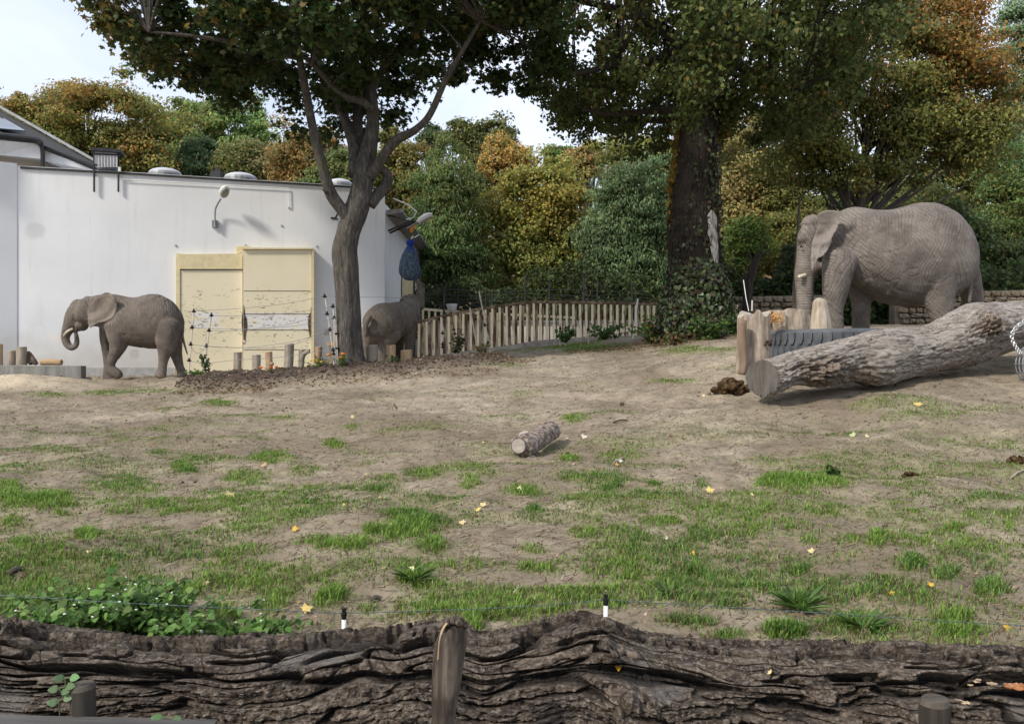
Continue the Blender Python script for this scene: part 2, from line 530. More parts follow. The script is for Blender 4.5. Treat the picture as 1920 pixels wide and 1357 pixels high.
xs = np.concatenate([np.linspace(-320, -30, 24)[:-1], np.linspace(-30, -15.5, 40)[:-1], np.linspace(-15.5, 15.5, 480), np.linspace(15.5, 30, 40)[1:], np.linspace(30, 320, 24)[1:]])
ys = np.concatenate([np.linspace(-120, -2, 14)[:-1], np.linspace(-2, 3.6, 12)[:-1], np.linspace(3.6, 13, 260)[:-1], np.linspace(13, 24, 170)[:-1], np.linspace(24, 45, 60)[:-1], np.linspace(45, 420, 40)])
GX, GY = np.meshgrid(xs, ys)
GXf, GYf = GX.ravel(), GY.ravel()
GZf = ground_z(GXf, GYf)
gm = grass_mask(GXf, GYf, GZf)
nxs, nys = len(xs), len(ys)
i, j = np.meshgrid(np.arange(nys - 1), np.arange(nxs - 1), indexing='ij')
GF = np.stack([i * nxs + j, i * nxs + j + 1, (i + 1) * nxs + j + 1, (i + 1) * nxs + j], -1).reshape(-1, 4)
sandm = np.exp(-(((GXf + 12.6) / 2.0) ** 2 + ((GYf - 19.2) / 1.2) ** 4))
bedm = np.maximum(bed_h(GXf, GYf), (.5 * np.exp(-(((GXf + 7.0) / 1.7) ** 2 + ((GYf - 12.7) / .9) ** 2)) + .35 * np.exp(-(((GXf + 3.2) / 1.0) ** 2 + ((GYf - 15.8) / .8) ** 2))) * (1 + .8 * fbm(GXf * 1.5, GYf * 2, seed=85, octv=4)))
bedm = np.clip(bedm, 0, 1)
pale = sstep(10.5, 15.5, GYf + 1.6 * fbm(GXf * .35, GYf * .5, seed=81, octv=3) - .28 * np.clip(GXf - 3.5, 0, 6))
litter = sstep(27, 30, GYf) + np.exp(-(((GXf - 4.6) / 2.6) ** 2 + ((GYf - 21.8) / 1.0) ** 2))
litter = np.clip(litter, 0, 1)

t = NT('bare_soil')
v = t.coord()
n1 = t.noise(v, 0.55, 6, 0.6, 0.4); n2 = t.noise(v, 3.2, 8, 0.68); n3 = t.noise(v, 22, 6, 0.7); n4 = t.noise(v, 90, 4, 0.6)
c = t.ramp(n2, (0.28, (0.130, 0.105, 0.073)), (0.5, (0.255, 0.210, 0.150)), (0.72, (0.385, 0.325, 0.240)))
c = t.mix(t.math('MULTIPLY', t.attr('pale', 'Fac'), 0.62), c, t.ramp(n2, (0.3, (0.275, 0.230, 0.172)), (0.7, (0.435, 0.372, 0.287))))
c = t.mix(t.ramp(n1, (0.42, 0.0), (0.62, 0.68)), c, (0.150, 0.114, 0.080))
c = t.mix(t.ramp(n3, (0.34, 0.6), (0.48, 0.0)), c, (0.11, 0.083, 0.055))
c = t.mix(t.ramp(n4, (0.66, 0.0), (0.74, 0.75)), c, (0.44, 0.36, 0.26))
gma = t.attr('grass', 'Fac')
gfac = t.math('MULTIPLY', gma, t.ramp(n3, (0.34, 1.0), (0.62, 0.45)))
c = t.mix(gfac, c, t.ramp(n2, (0.35, (0.105, 0.140, 0.032)), (0.65, (0.185, 0.205, 0.062))))
c = t.mix(t.math('MULTIPLY', t.attr('sand', 'Fac'), 0.92), c, t.ramp(n3, (0.3, (0.42, 0.34, 0.235)), (0.7, (0.64, 0.54, 0.40))))
bedc = t.ramp(n3, (0.3, (0.030, 0.021, 0.017)), (0.55, (0.085, 0.062, 0.050)), (0.75, (0.16, 0.118, 0.085)))
c = t.mix(t.attr('bed', 'Fac'), c, bedc)
c = t.mix(t.attr('litter', 'Fac'), c, t.ramp(n3, (0.3, (0.045, 0.03, 0.016)), (0.7, (0.2, 0.12, 0.05))))
hb = t.math('ADD', t.math('MULTIPLY', n2, 0.6), t.math('ADD', t.math('MULTIPLY', n3, 0.35), t.math('MULTIPLY', n4, 0.12)))
M_SOIL = t.out(c, t.bump(hb, 0.75, 0.05), 0.96)
ground = obj('ground', (np.stack([GXf, GYf, GZf], 1), [GF]), M_SOIL, origin=(0, 0, 0), smooth=True,
             attrs={'grass': gm, 'sand': sandm, 'bed': bedm, 'litter': litter, 'pale': pale})
struct(ground)

# ------------------------------------------------------------------ the elephant house
WL = np.array([-14.23, 23.0]); WR = np.array([-4.21, 26.1])
wd = (WR - WL) / np.linalg.norm(WR - WL); wnrm = np.array([wd[1], -wd[0]])
WYAW = math.atan2(wd[1], wd[0])

def onwall(px, py, off=0.0):
    k = (px - CX) / FPX
    D = (off + WL[0] * wnrm[0] + WL[1] * wnrm[1]) / (k * wnrm[0] + wnrm[1])
    return P(px, py, D)

def wslab(poly, o0, o1):
    """closed slab of a traced outline between two offsets from the front wall"""
    A = np.array([onwall(x, y, o1) for x, y in poly])
    n3 = np.array([wnrm[0], wnrm[1], 0])
    return A, A + n3 * (o0 - o1)

house_o = np.array([-9.5, 25.0, 1.2])
house = thing('elephant_house', house_o, 'long white rendered animal house with yellow doors and a flat roof', 'building')

t = NT('white_render')
v = t.coord()
n1 = t.noise(v, 0.5, 5); n2 = t.noise(t.coord((2.5, 2.5, 0.35)), 1.2, 6, 0.6); n3 = t.noise(v, 60, 4)
c = t.ramp(n1, (0.3, (0.68, 0.69, 0.70)), (0.7, (0.77, 0.775, 0.78)))
c = t.mix(t.ramp(n2, (0.55, 0.0), (0.8, 0.28)), c, (0.47, 0.47, 0.455))
tc = t.new('ShaderNodeTexCoord')
dirt_n = t.noise(v, 3, 5)
sep = t.new('ShaderNodeSeparateXYZ'); t.l.new(tc.outputs['Object'], sep.inputs[0])
for (px, py, rad, col, st) in ((103, 635, .16, (0.80, 0.76, 0.68), .75), (252, 664, .15, (0.5, 0.47, 0.41), .6), (65, 432, .27, (0.48, 0.48, 0.48), .45), (420, 425, .01, (0.3, 0.3, 0.3), .1)):
    p = onwall(px, py) - house_o
    dn = t.new('ShaderNodeVectorMath', _operation='DISTANCE'); dn.inputs[1].default_value = tuple(p)
    t.l.new(tc.outputs['Object'], dn.inputs[0])
    dd = t.math('ADD', dn.outputs['Value'], t.math('MULTIPLY', t.math('SUBTRACT', dirt_n, 0.5), rad * 0.9))
    c = t.mix(t.ramp(t.math('DIVIDE', dd, rad * 2), (0.32, st), (0.55, 0.0)), c, col)
# trodden dirt along the foot of the wall
lowz = t.ramp(t.math('ADD', t.math('MULTIPLY', sep.outputs['Z'], 0.4), t.math('MULTIPLY', t.math('SUBTRACT', dirt_n, 0.5), 0.5)), (0.1, 0.5), (0.62, 0.0))
c = t.mix(lowz, c, (0.40, 0.36, 0.29))
run = t.ramp(t.noise(t.coord((5, 5, .22)), 1.0, 5, .6), (.58, 0.0), (.72, .22))
c = t.mix(run, c, (0.42, 0.415, 0.40))
M_WALL = t.out(c, t.bump(n3, 0.2, 0.004), 0.9)
M_GREYBASE = mat_plain('grey_plinth_paint', (0.42, 0.42, 0.41), 0.85, 0.15)
M_DARKMETAL = mat_plain('dark_metal', (0.045, 0.045, 0.048), 0.5, 0.2, metal=0.3)
M_GREYMETAL = mat_plain('grey_metal', (0.30, 0.31, 0.32), 0.5, 0.15, metal=0.5)
M_WHITE = mat_plain('white_plastic', (0.78, 0.78, 0.77), 0.45, 0.05)
M_BLACK = mat_plain('black_plastic', (0.012, 0.012, 0.013), 0.45, 0.2)
M_FELT = mat_plain('roofing_felt', (0.06, 0.058, 0.055), 0.9, 0.2)

LEDGE = [(20, 720), (38, 316), (220, 326), (480, 342), (660, 352.5), (719, 357), (718, 712)]
mb = MB().prism(*wslab(LEDGE, 0.0, -0.35))
obj('wall', mb, M_WALL, house)
# right-hand side wall running away from the viewer and the roof slab
cr = onwall(719, 357); crb = onwall(718, 712)
mb = MB()
A = np.array([[cr[0] - .02, cr[1] + .36, crb[2]], [-4.14, 38.0, crb[2]], [-4.14, 38.0, 6.9], [cr[0] - .02, cr[1] + .36, 6.9]])
mb.prism(A, A - np.array([0.35, 0, 0]))
obj('side_wall', mb, M_WALL, house)
l0 = onwall(38, 316)
mb = MB()
R = np.array([[l0[0], l0[1] + .38, 6.95], [cr[0] - .4, cr[1] + .38, 6.95], [-4.5, 37.8, 6.95], [-14.5, 37.8, 6.95]])
mb.prism(R, R + np.array([0, 0, 0.12]))
roof = obj('roof', mb, M_FELT, house)
mb = MB()
for k in range(4):
    a, b = LEDGE[1 + k], LEDGE[2 + k]
    pa, pb = onwall(*a, 0.03), onwall(*b, 0.03)
    mb.prism(*[np.array([pa, pb, pb + (0, 0, .055), pa + (0, 0, .055)]) + np.array([wnrm[0], wnrm[1], 0]) * o for o in (-.45, 0.03)])
obj('coping', mb, M_DARKMETAL, house)
# eaves and gutter on the side wall
mb = MB()
E = [(cr[0] + .0, cr[1] + .55), (cr[0] + .0, 38.2)]
mb.prism(np.array([[-4.2, 26.7, 6.55], [-3.78, 26.7, 6.62], [-3.78, 26.7, 6.74], [-4.2, 26.7, 6.72]]),
         np.array([[-4.2, 37.0, 6.55], [-3.78, 37.0, 6.62], [-3.78, 37.0, 6.74], [-4.2, 37.0, 6.72]]))
obj('eave', mb, mat_plain('weathered_board', (0.33, 0.30, 0.27), 0.85, 0.25), house)
mb = MB().tube([[-3.72, 26.6, 6.68], [-3.72, 37.1, 6.68]], 0.075, 8)
obj('gutter', mb, M_GREYMETAL, house)
mb = MB().tube([onwall(737, 372, .1), onwall(765, 384, .1), onwall(781, 397, .1), onwall(775, 408, .1), onwall(762, 412, .1)], 0.022, 6)
obj('cable_loop', mb, M_WHITE, house)
# grey plinth in two lengths either side of the doors
for (a, b) in ((20, 329), (592, 717)):
    mb = MB().prism(*wslab([(a, 689), (b, 689), (b, 714), (a, 714)], 0.045, 0.002))
    obj('plinth', mb, M_GREYBASE, house)
# wing wall at the left, turned away from the sun
w0, w1 = np.array([-14.22, 22.98]), np.array([-18.3, 20.45])
wv = (w1 - w0); wq = np.array([-wv[1], wv[0]]) / np.linalg.norm(wv)
if wq[0] > 0: wq = -wq
mb = MB()
A = np.array([[*w0, 1.0], [*w1, 1.0], [*w1, 7.35], [*w0, 7.35]])
mb.prism(A, A + np.array([wq[0] * .4, wq[1] * .4, 0]))
obj('wing_wall', mb, M_WALL, house)
# fascia, gutter and glazed roof of the rotunda
mb = MB()
fas = [P(-160, 252, 21.5), P(0, 263, 22.75), P(76, 270, 23.25), P(78, 298, 23.25), P(0, 291, 22.75), P(-160, 284, 21.5)]
mb.prism(np.array(fas), np.array(fas) + np.array([-.5, 2.2, 0.0]))
obj('fascia', mb, M_WALL, house)
mb = MB().tube(catmull([P(-160, 244, 21.4), P(0, 255, 22.7), P(62, 262, 23.1), P(78, 270, 23.2)], 6), 0.095, 10)
obj('gutter', mb, M_DARKMETAL, house)
mb = MB().tube([P(77, 268, 23.2), P(80, 285, 23.25), P(80, 315, 23.3)], 0.06, 8)
obj('downpipe', mb, M_DARKMETAL, house)
mb = MB()
rf = [P(-200, 96, 27.5), P(0, 208, 27.0), P(205, 320, 26.0), P(86, 274, 23.3), P(0, 252, 22.9), P(-200, 238, 21.8)]
mb.prism(np.array(rf), np.array(rf) + np.array([0, .12, -.12]))
rroof = obj('sloping_roof', mb, M_FELT, house)
t = NT('roof_glass'); t.b.inputs['Specular IOR Level'].default_value = 0.8
M_GLASS = t.out((0.10, 0.125, 0.15), None, 0.2)
g0, g1, g2, g3 = P(-190, 128, 26.8), P(2, 222, 26.2), P(52, 250, 23.6), P(-190, 228, 22.4)
for k in range(4):
    a, b = k / 4 + .01, (k + 1) / 4 - .01
    q = np.array([g0 + (g1 - g0) * a, g0 + (g1 - g0) * b, g3 + (g2 - g3) * b, g3 + (g2 - g3) * a]) + np.array([0, -.05, .06])
    obj('pane', MB().prism(q, q + np.array([0, .02, -.03])), M_GLASS, rroof)
mb = MB().beam(P(-195, 92, 27.4) + (0, 0, .03), P(205, 318, 25.9) + (0, 0, .03), .12, .07)
obj('ridge_capping', mb, M_GREYMETAL, rroof)
mb = MB()
q = np.array([P(84, 281, 23.5), P(196, 325, 24.2), P(130, 321, 23.9), P(84, 302, 23.5)])
mb.prism(q, q + np.array([0, .3, 0]))
obj('sloping_parapet', mb, M_WALL, house)
mb = MB().tube(catmull([P(84, 277, 23.45), P(130, 296, 23.8), P(196, 322, 24.15)], 8), .07, 8)
obj('gutter', mb, M_DARKMETAL, house)
# dome rooflights
for px, w in ((310, 31), (451, 31), (637, 25)):
    b = onwall(px, 330 + (px - 310) * .058, -1.6)
    rw = w * b[1] / FPX
    mb = MB().lathe([(rw, -.3), (rw, .02), (rw * .97, .05)], b, 20)
    sky_l = obj('rooflight', mb, M_GREYMETAL, roof)
    prof = [(rw * .95 * math.cos(a), .05 + .19 * math.sin(a)) for a in np.linspace(0, 1.5, 8)]
    obj('dome', MB().lathe(prof, b, 20), mat_plain('acrylic_dome', (0.50, 0.51, 0.54), 0.3, 0.04), sky_l, smooth=True)
mb = MB().box(onwall(407, 330, -2) , (.32, .3, .28))
mb.box(onwall(407, 322, -2), (.1, .1, .3))
obj('vent_cowl', mb, M_DARKMETAL, roof)
# conduit
mb = MB().tube([onwall(226, 336.5, .05), onwall(541, 353, .05), onwall(542, 388, .05)], .014, 6)
obj('conduit', mb, M_WHITE, house)
for px, py in ((542, 390), (528, 423), (329, 460), (594, 462), (460, 460), (616, 700)):
    obj('wall_bolt', MB().box(onwall(px, py, .012), (.05, .03, .05)), M_GREYMETAL, house)
# small cover plate beside the right-hand door
obj('cover_plate', MB().prism(*wslab([(608, 618), (617, 617), (617, 628), (608, 629)], .03, .001)), mat_plain('old_plate', (.45, .43, .38)), house)

# the two yellow doors
def door_mat(name, xlim=None):
    t = NT(name)
    v = t.coord()
    tc = t.new('ShaderNodeTexCoord'); sep = t.new('ShaderNodeSeparateXYZ'); t.l.new(tc.outputs['Object'], sep.inputs[0])
    n1 = t.noise(v, 0.8, 4); n2 = t.noise(t.coord((1, 1, 2.6)), 5.0, 8, 0.72, 0.5); n3 = t.noise(t.coord((1, 1, 3.2)), 2.1, 7, 0.65)
    n5 = t.noise(t.coord((1.4, 1.4, 1)), 11.0, 3, 0.6)
    c = t.ramp(n1, (0.3, (0.73, 0.65, 0.45)), (0.7, (0.79, 0.72, 0.54)))
    zz = sep.outputs['Z']                     # above the house's base
    def band(lo, hi, soft):
        a = t.new('ShaderNodeMapRange', **{'From Min': lo - soft, 'From Max': lo + soft}); a.interpolation_type = 'SMOOTHSTEP'
        b = t.new('ShaderNodeMapRange', **{'From Min': hi - soft, 'From Max': hi + soft}); b.interpolation_type = 'SMOOTHSTEP'
        t.l.new(zz, a.inputs[0]); t.l.new(zz, b.inputs[0])
        return t.math('MULTIPLY', a.outputs[0], t.math('SUBTRACT', 1.0, b.outputs[0]))
    zof = lambda py, D=25.0: EYE - (py - CY) * D / FPX - house_o[2]
    wb = band(zof(617), zof(588), .05)
    if xlim is not None:
        xx = sep.outputs['X']; a_ = t.new('ShaderNodeMapRange', **{'From Min': xlim[0] - .05, 'From Max': xlim[0] + .05}); b_ = t.new('ShaderNodeMapRange', **{'From Min': xlim[1] - .12, 'From Max': xlim[1] + .12})
        nz_ = t.math('MULTIPLY', t.math('SUBTRACT', t.noise(v, 4, 4), .5), .8); xs_ = t.math('ADD', xx, nz_)
        t.l.new(xs_, a_.inputs[0]); t.l.new(xs_, b_.inputs[0]); wb = t.math('MULTIPLY', wb, t.math('MULTIPLY', a_.outputs[0], t.math('SUBTRACT', 1.0, b_.outputs[0])))
    bare = t.math('MULTIPLY', wb, t.ramp(n3, (0.40, 0.0), (0.45, 1.0)))
    c = t.mix(bare, c, (0.72, 0.705, 0.68))
    bandw = band(zof(660), zof(545), .35)
    chip = t.math('MULTIPLY', bandw, t.ramp(n2, (0.375, 0.95), (0.41, 0.0)))
    c = t.mix(chip, c, (0.13, 0.10, 0.065))
    chip2 = t.math('MULTIPLY', bandw, t.ramp(n5, (0.24, 0.9), (0.29, 0.0)))
    c = t.mix(chip2, c, (0.10, 0.08, 0.055))
    wb2 = band(zof(622), zof(584), .03)
    c = t.mix(t.math('MULTIPLY', wb2, t.ramp(t.noise(t.coord((2.2, 2.2, 5)), 2.6, 6, .6), (0.36, .8), (0.42, 0.0))), c, (0.24, 0.20, 0.16))
    return t.out(c, t.bump(n2, 0.15, 0.004), 0.55)
M_DOOR = door_mat('yellow_door_paint')
M_DOOR1 = door_mat('yellow_door_paint_patched', (onwall(366, 600)[0] - house_o[0], onwall(413, 600)[0] - house_o[0]))
M_DOORTRIM = mat_plain('yellow_trim_paint', (0.70, 0.60, 0.36), 0.55, 0.1)
DTOP = mat_plain('door_shadow_gap', (0.10, 0.085, 0.06), 0.8)
d1 = obj('door', MB().prism(*wslab([(339, 508), (455, 508), (455, 712), (339, 712)], .13, -.02)), M_DOOR1, house)
d1['label'] = 'lower yellow sliding door with a white scuffed patch'
obj('door_frame', MB().prism(*wslab([(331, 476), (338.2, 476), (338.2, 712), (331, 712)], .16, 0)), M_DOORTRIM, d1)
obj('header_panel', MB().prism(*wslab([(333, 478), (455, 477), (455, 505.5), (338.6, 505.5)], .18, 0)), M_DOORTRIM, d1)
d2 = obj('door', MB().prism(*wslab([(456.3, 471), (583, 471), (583, 714), (456.3, 714)], .32, .0)), M_DOOR, house)
d2['label'] = 'taller yellow door with a scraped white band'
obj('door_frame', MB().prism(*wslab([(583.4, 469), (587.5, 469), (587.5, 714), (583.4, 714)], .37, 0)), M_DOORTRIM, d2)
obj('top_rail', MB().prism(*wslab([(455.5, 467.5), (588, 468), (588, 470.6), (455.5, 470.6)], .40, 0)), M_DOORTRIM, d2)
obj('header_panel', MB().prism(*wslab([(443, 462), (467, 461.5), (467, 467), (443, 477)], .03, 0)), M_DOORTRIM, d2)
for k, y in enumerate((545, 588, 618, 655)):
    obj('seam', MB().prism(*wslab([(457, y), (582, y), (582, y + .9), (457, y + .9)], .328, .31)), DTOP, d2)
M_SCRAPE = mat_plain('scraped_edge', (.10, .07, .05), .9, .5, 12)
for poly in ([(456.6, 572), (458.4, 578), (459.6, 590), (463, 598), (464, 616), (461.5, 624), (460, 640), (456.6, 636)], [(583, 575), (582, 586), (578.5, 592), (577, 606), (579, 622), (581, 634), (583, 630)], [(455, 586), (453.4, 592), (452.8, 604), (453.6, 616), (455, 630)]):
    obj('scraped_edge', MB().prism(*wslab(poly, .329, .31)), M_SCRAPE, d2)
# yellow door on the side wall
mb = MB().box((-4.09, 31.4, 3.4), (.12, 2.4, 3.8))
d3 = obj('door', mb, M_DOORTRIM, house); d3['label'] = 'narrow yellow door on the shaded side wall'
obj('door_frame', MB().box((-4.06, 32.8, 3.4), (.16, .14, 3.9)), DTOP, d3)

# ---- lamps on the wall
def lamp_head(mb, tip, dirv, r):
    dirv = np.asarray(dirv, float); dirv /= np.linalg.norm(dirv)
    x = np.cross(dirv, (0, 0, 1)); x /= np.linalg.norm(x); u = np.cross(x, dirv)
    return np.stack([x, dirv, u], 1)
base = onwall(403, 428, .02)
lamp = thing('wall_lamp', base, 'oval floodlight on a bent grey arm in the middle of the white wall', 'lamp', 'lamps on the white house')
obj('bracket', MB().box(onwall(403, 420, .05), (.17, .08, .22), Matrix.Rotation(WYAW, 3, 'Z')), M_GREYMETAL, lamp)
obj('arm', MB().tube(catmull([onwall(403, 426, .12), onwall(403, 405, .13), onwall(404, 392, .16), onwall(409, 381, .26), onwall(414, 373, .36)], 5), .028, 8), M_GREYMETAL, lamp)
hp = onwall(421, 361, .46)
ax = np.array([.42, -.62, .52]); rot = lamp_head(None, hp, ax, 1)
obj('lamp_head', MB().ell(hp + np.array([0, 0, .03]), (.155, .235, .085), 18, 10, rot), M_WHITE, lamp, smooth=True)
obj('lens', MB().ell(hp + rot[:, 2] * -.03, (.125, .20, .07), 18, 8, rot), mat_plain('lamp_lens', (.30, .28, .24), .2), lamp, smooth=True)
# floodlight on the corner bracket
base = P(736, 432, 26.4)
lamp2 = thing('corner_lamp', base, 'white floodlight on black struts at the corner of the house', 'lamp', 'lamps on the white house')
obj('strut', MB().beam(P(728, 433, 26.5), P(776, 412, 26.0), .05, .05), M_BLACK, lamp2)
obj('strut', MB().beam(P(731, 437, 26.7), P(780, 415, 26.2), .05, .05), M_BLACK, lamp2)
obj('strut', MB().beam(P(729, 404, 26.5), P(784, 419, 26.1), .05, .05), M_BLACK, lamp2)
obj('arm', MB().tube([P(764, 428, 26.2), P(785, 416, 26.0)], .03, 8), M_GREYMETAL, lamp2)
hp = P(796, 409, 26.0); rot = lamp_head(None, hp, (.8, -.3, .42), 1)
obj('lamp_head', MB().ell(hp, (.17, .30, .11), 18, 10, rot), M_WHITE, lamp2, smooth=True)
obj('lens', MB().ell(hp + rot[:, 2] * -.05, (.13, .24, .085), 18, 8, rot), mat_plain('lamp_lens_grey', (.34, .33, .31), .2), lamp2, smooth=True)
obj('orange_rag', MB().prism(np.array([P(769, 428, 26), P(781, 420, 26), P(777, 428, 26), P(774, 436, 26), P(768, 435, 26)]), np.array([P(769, 428, 26.05), P(781, 420, 26.05), P(777, 428, 26.05), P(774, 436, 26.05), P(768, 435, 26.05)])), mat_plain('orange_cloth', (.55, .20, .03)), lamp2)
# bracket behind the maple
br = thing('wall_bracket', onwall(640, 405, .05), 'dark angled bracket on the white wall behind the maple trunk', 'bracket')
obj('strut', MB().beam(onwall(629, 409, .3), onwall(641, 386, .3), .05, .05), M_DARKMETAL, br)
obj('strut', MB().beam(onwall(641, 386, .3), onwall(668, 378, .05), .05, .05), M_DARKMETAL, br)
obj('foot_plate', MB().box(onwall(627, 410, .25), (.18, .3, .04)), M_DARKMETAL, br)
# ventilation box above the parapet
vb = onwall(200, 322, -.2)
fan = thing('ventilation_unit', vb, 'louvred grey box in a black frame above the parapet', 'vent unit')
cpt = onwall(201, 302, -.1)
rz = Matrix.Rotation(WYAW, 3, 'Z')
obj('casing', MB().box(cpt, (.60, .42, .42), rz), M_GREYMETAL, fan)
for k in range(7):
    q = onwall(185 + k * 5.6, 303, .13)
    obj('louvre', MB().box(q, (.05, .03, .34), rz), mat_plain('pale_louvre', (.5, .5, .52), .5) if k == 0 else bpy.data.materials['pale_louvre'], fan)
obj('lid', MB().box(onwall(202, 286, -.1), (.82, .62, .09), rz), M_DARKMETAL, fan)
for px in (176.5, 222):
    obj('post', MB().beam(onwall(px, 288, .08), onwall(px, 360, .08), .04, .04), M_BLACK, fan)
obj('frame_bar', MB().beam(onwall(176, 309, .1), onwall(223, 312, .1), .04, .04), M_BLACK, fan)
obj('frame_bar', MB().beam(onwall(176, 289, .1), onwall(223, 291, .1), .04, .04), M_BLACK, fan)
obj('junction_box', MB().box(onwall(224, 318, .1), (.07, .08, .13), rz), M_WHITE, fan)

# ------------------------------------------------------------------ ledge with posts at the left
t = NT('old_concrete')
v = t.coord()
c = t.ramp(t.noise(t.coord((3, 3, .8)), 1.6, 7, .65), (.3, (.10, .098, .09)), (.55, (.20, .195, .18)), (.8, (.30, .29, .27)))
M_CONC = t.out(c, t.bump(t.noise(v, 25, 6, .7), .5, .01), .92)
LG = [(-420, 20.6), (150, 20.2)]
def ledge_pt(px, py, dd=0.0):
    return P(px, py, 20.3 + dd)
mb = MB()
a0, a1 = P(-420, 684, 20.2), P(152, 686.5, 20.2); b1 = P(161.5, 686, 20.75)
zt, zb = 1.55, .75
top = np.array([[a0[0], a0[1], zt], [a1[0], a1[1], zt], [b1[0], b1[1], zt], [a0[0], 20.9, zt]])
bot = top.copy(); bot[:, 2] = zb
mb.prism(bot, top)
led = obj('concrete_ledge', mb, M_CONC)
tag(led, 'low stained concrete ledge behind the sand heap', 'ledge')
# ------------------------------------------------------------------ elephants
def skin_mat(name, dark, lite, rot):
    t = NT(name)
    v = t.coord()
    wz = t.new('ShaderNodeTexNoise', Scale=.75, Detail=2.0, Roughness=.5); t.l.new(v, wz.inputs['Vector'])
    wm = t.new('ShaderNodeVectorMath', _operation='MULTIPLY_ADD'); t.l.new(wz.outputs['Color'], wm.inputs[0]); wm.inputs[1].default_value = (.7, .7, .7); t.l.new(v, wm.inputs[2]); vw = wm.outputs[0]
    def folds(scale, ang, w, dist, seed):
        """long creases: warped bands running across the given direction"""
        m = t.new('ShaderNodeMapping'); m.inputs['Rotation'].default_value = (0, ang, 0); m.inputs['Location'].default_value = (seed, seed * .7, seed * .3); m.inputs['Scale'].default_value = (1, .6, 1)
        t.l.new(vw, m.inputs['Vector'])
        wv_ = t.new('ShaderNodeTexWave', Scale=scale, Distortion=dist, Detail=3.0); wv_.wave_type = 'BANDS'; wv_.bands_direction = 'X'
        wv_.inputs['Detail Scale'].default_value = .42 * 3.2 / scale * 1.6; wv_.inputs['Detail Roughness'].default_value = .55
        t.l.new(m.outputs[0], wv_.inputs['Vector'])
        return t.ramp(wv_.outputs['Fac'], (0.0, 0.0), (w, 1.0))
    a = folds(4.4, rot[1], .26, 5.5, 0.0)              # long creases down and across the flank
    a2 = folds(7.5, rot[1] * .6, .24, 6.0, 3.0)
    b = folds(5.2, rot[1] - 1.15, .22, 6.0, 5.0)      # crossing creases
    fine = t.noise(v, 26, 5, .6)
    patch = t.ramp(t.noise(v, 1.3, 3), (.40, .05), (.62, .95)); patch2 = t.ramp(t.noise(t.coord(loc=(7, 3, 1)), 1.6, 3), (.42, .1), (.60, .85))
    body = t.math('MULTIPLY', t.math('MULTIPLY', t.mix(patch, 1.0, a), t.mix(.5, 1.0, a2)), t.mix(patch2, 1.0, b))
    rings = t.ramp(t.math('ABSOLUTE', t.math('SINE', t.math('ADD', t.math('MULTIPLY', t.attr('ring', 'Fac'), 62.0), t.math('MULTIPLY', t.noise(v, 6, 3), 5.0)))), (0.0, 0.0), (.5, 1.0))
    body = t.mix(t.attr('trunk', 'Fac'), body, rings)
    earf = t.attr('ear', 'Fac')
    crease = t.mix(t.math('MULTIPLY', earf, .85), body, 1.0)
    dust = t.noise(v, 1.2, 5, .6)
    dust2 = t.noise(v, 4.5, 6, .7)
    c = t.ramp(dust, (.36, dark), (.60, lite))
    c = t.mix(t.ramp(dust2, (.48, 0.0), (.66, .5)), c, tuple(x * 1.25 for x in lite))
    c = t.mix(t.ramp(t.noise(t.coord(loc=(3, 9, 4)), 2.6, 5, .65), (.50, 0.0), (.66, .5)), c, tuple(x * .7 for x in dark))
    c = t.mix(t.ramp(fine, (.35, .22), (.6, 0.0)), c, tuple(x * .6 for x in dark))
    c = t.mix(t.math('MULTIPLY', earf, .25), c, tuple(x * 1.08 for x in lite))
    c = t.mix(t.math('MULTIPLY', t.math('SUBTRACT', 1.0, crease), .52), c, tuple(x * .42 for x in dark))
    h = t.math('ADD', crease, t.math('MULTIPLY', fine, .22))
    t.b.inputs['Specular IOR Level'].default_value = .22
    return t.out(c, t.bump(h, .5, .028), .8)

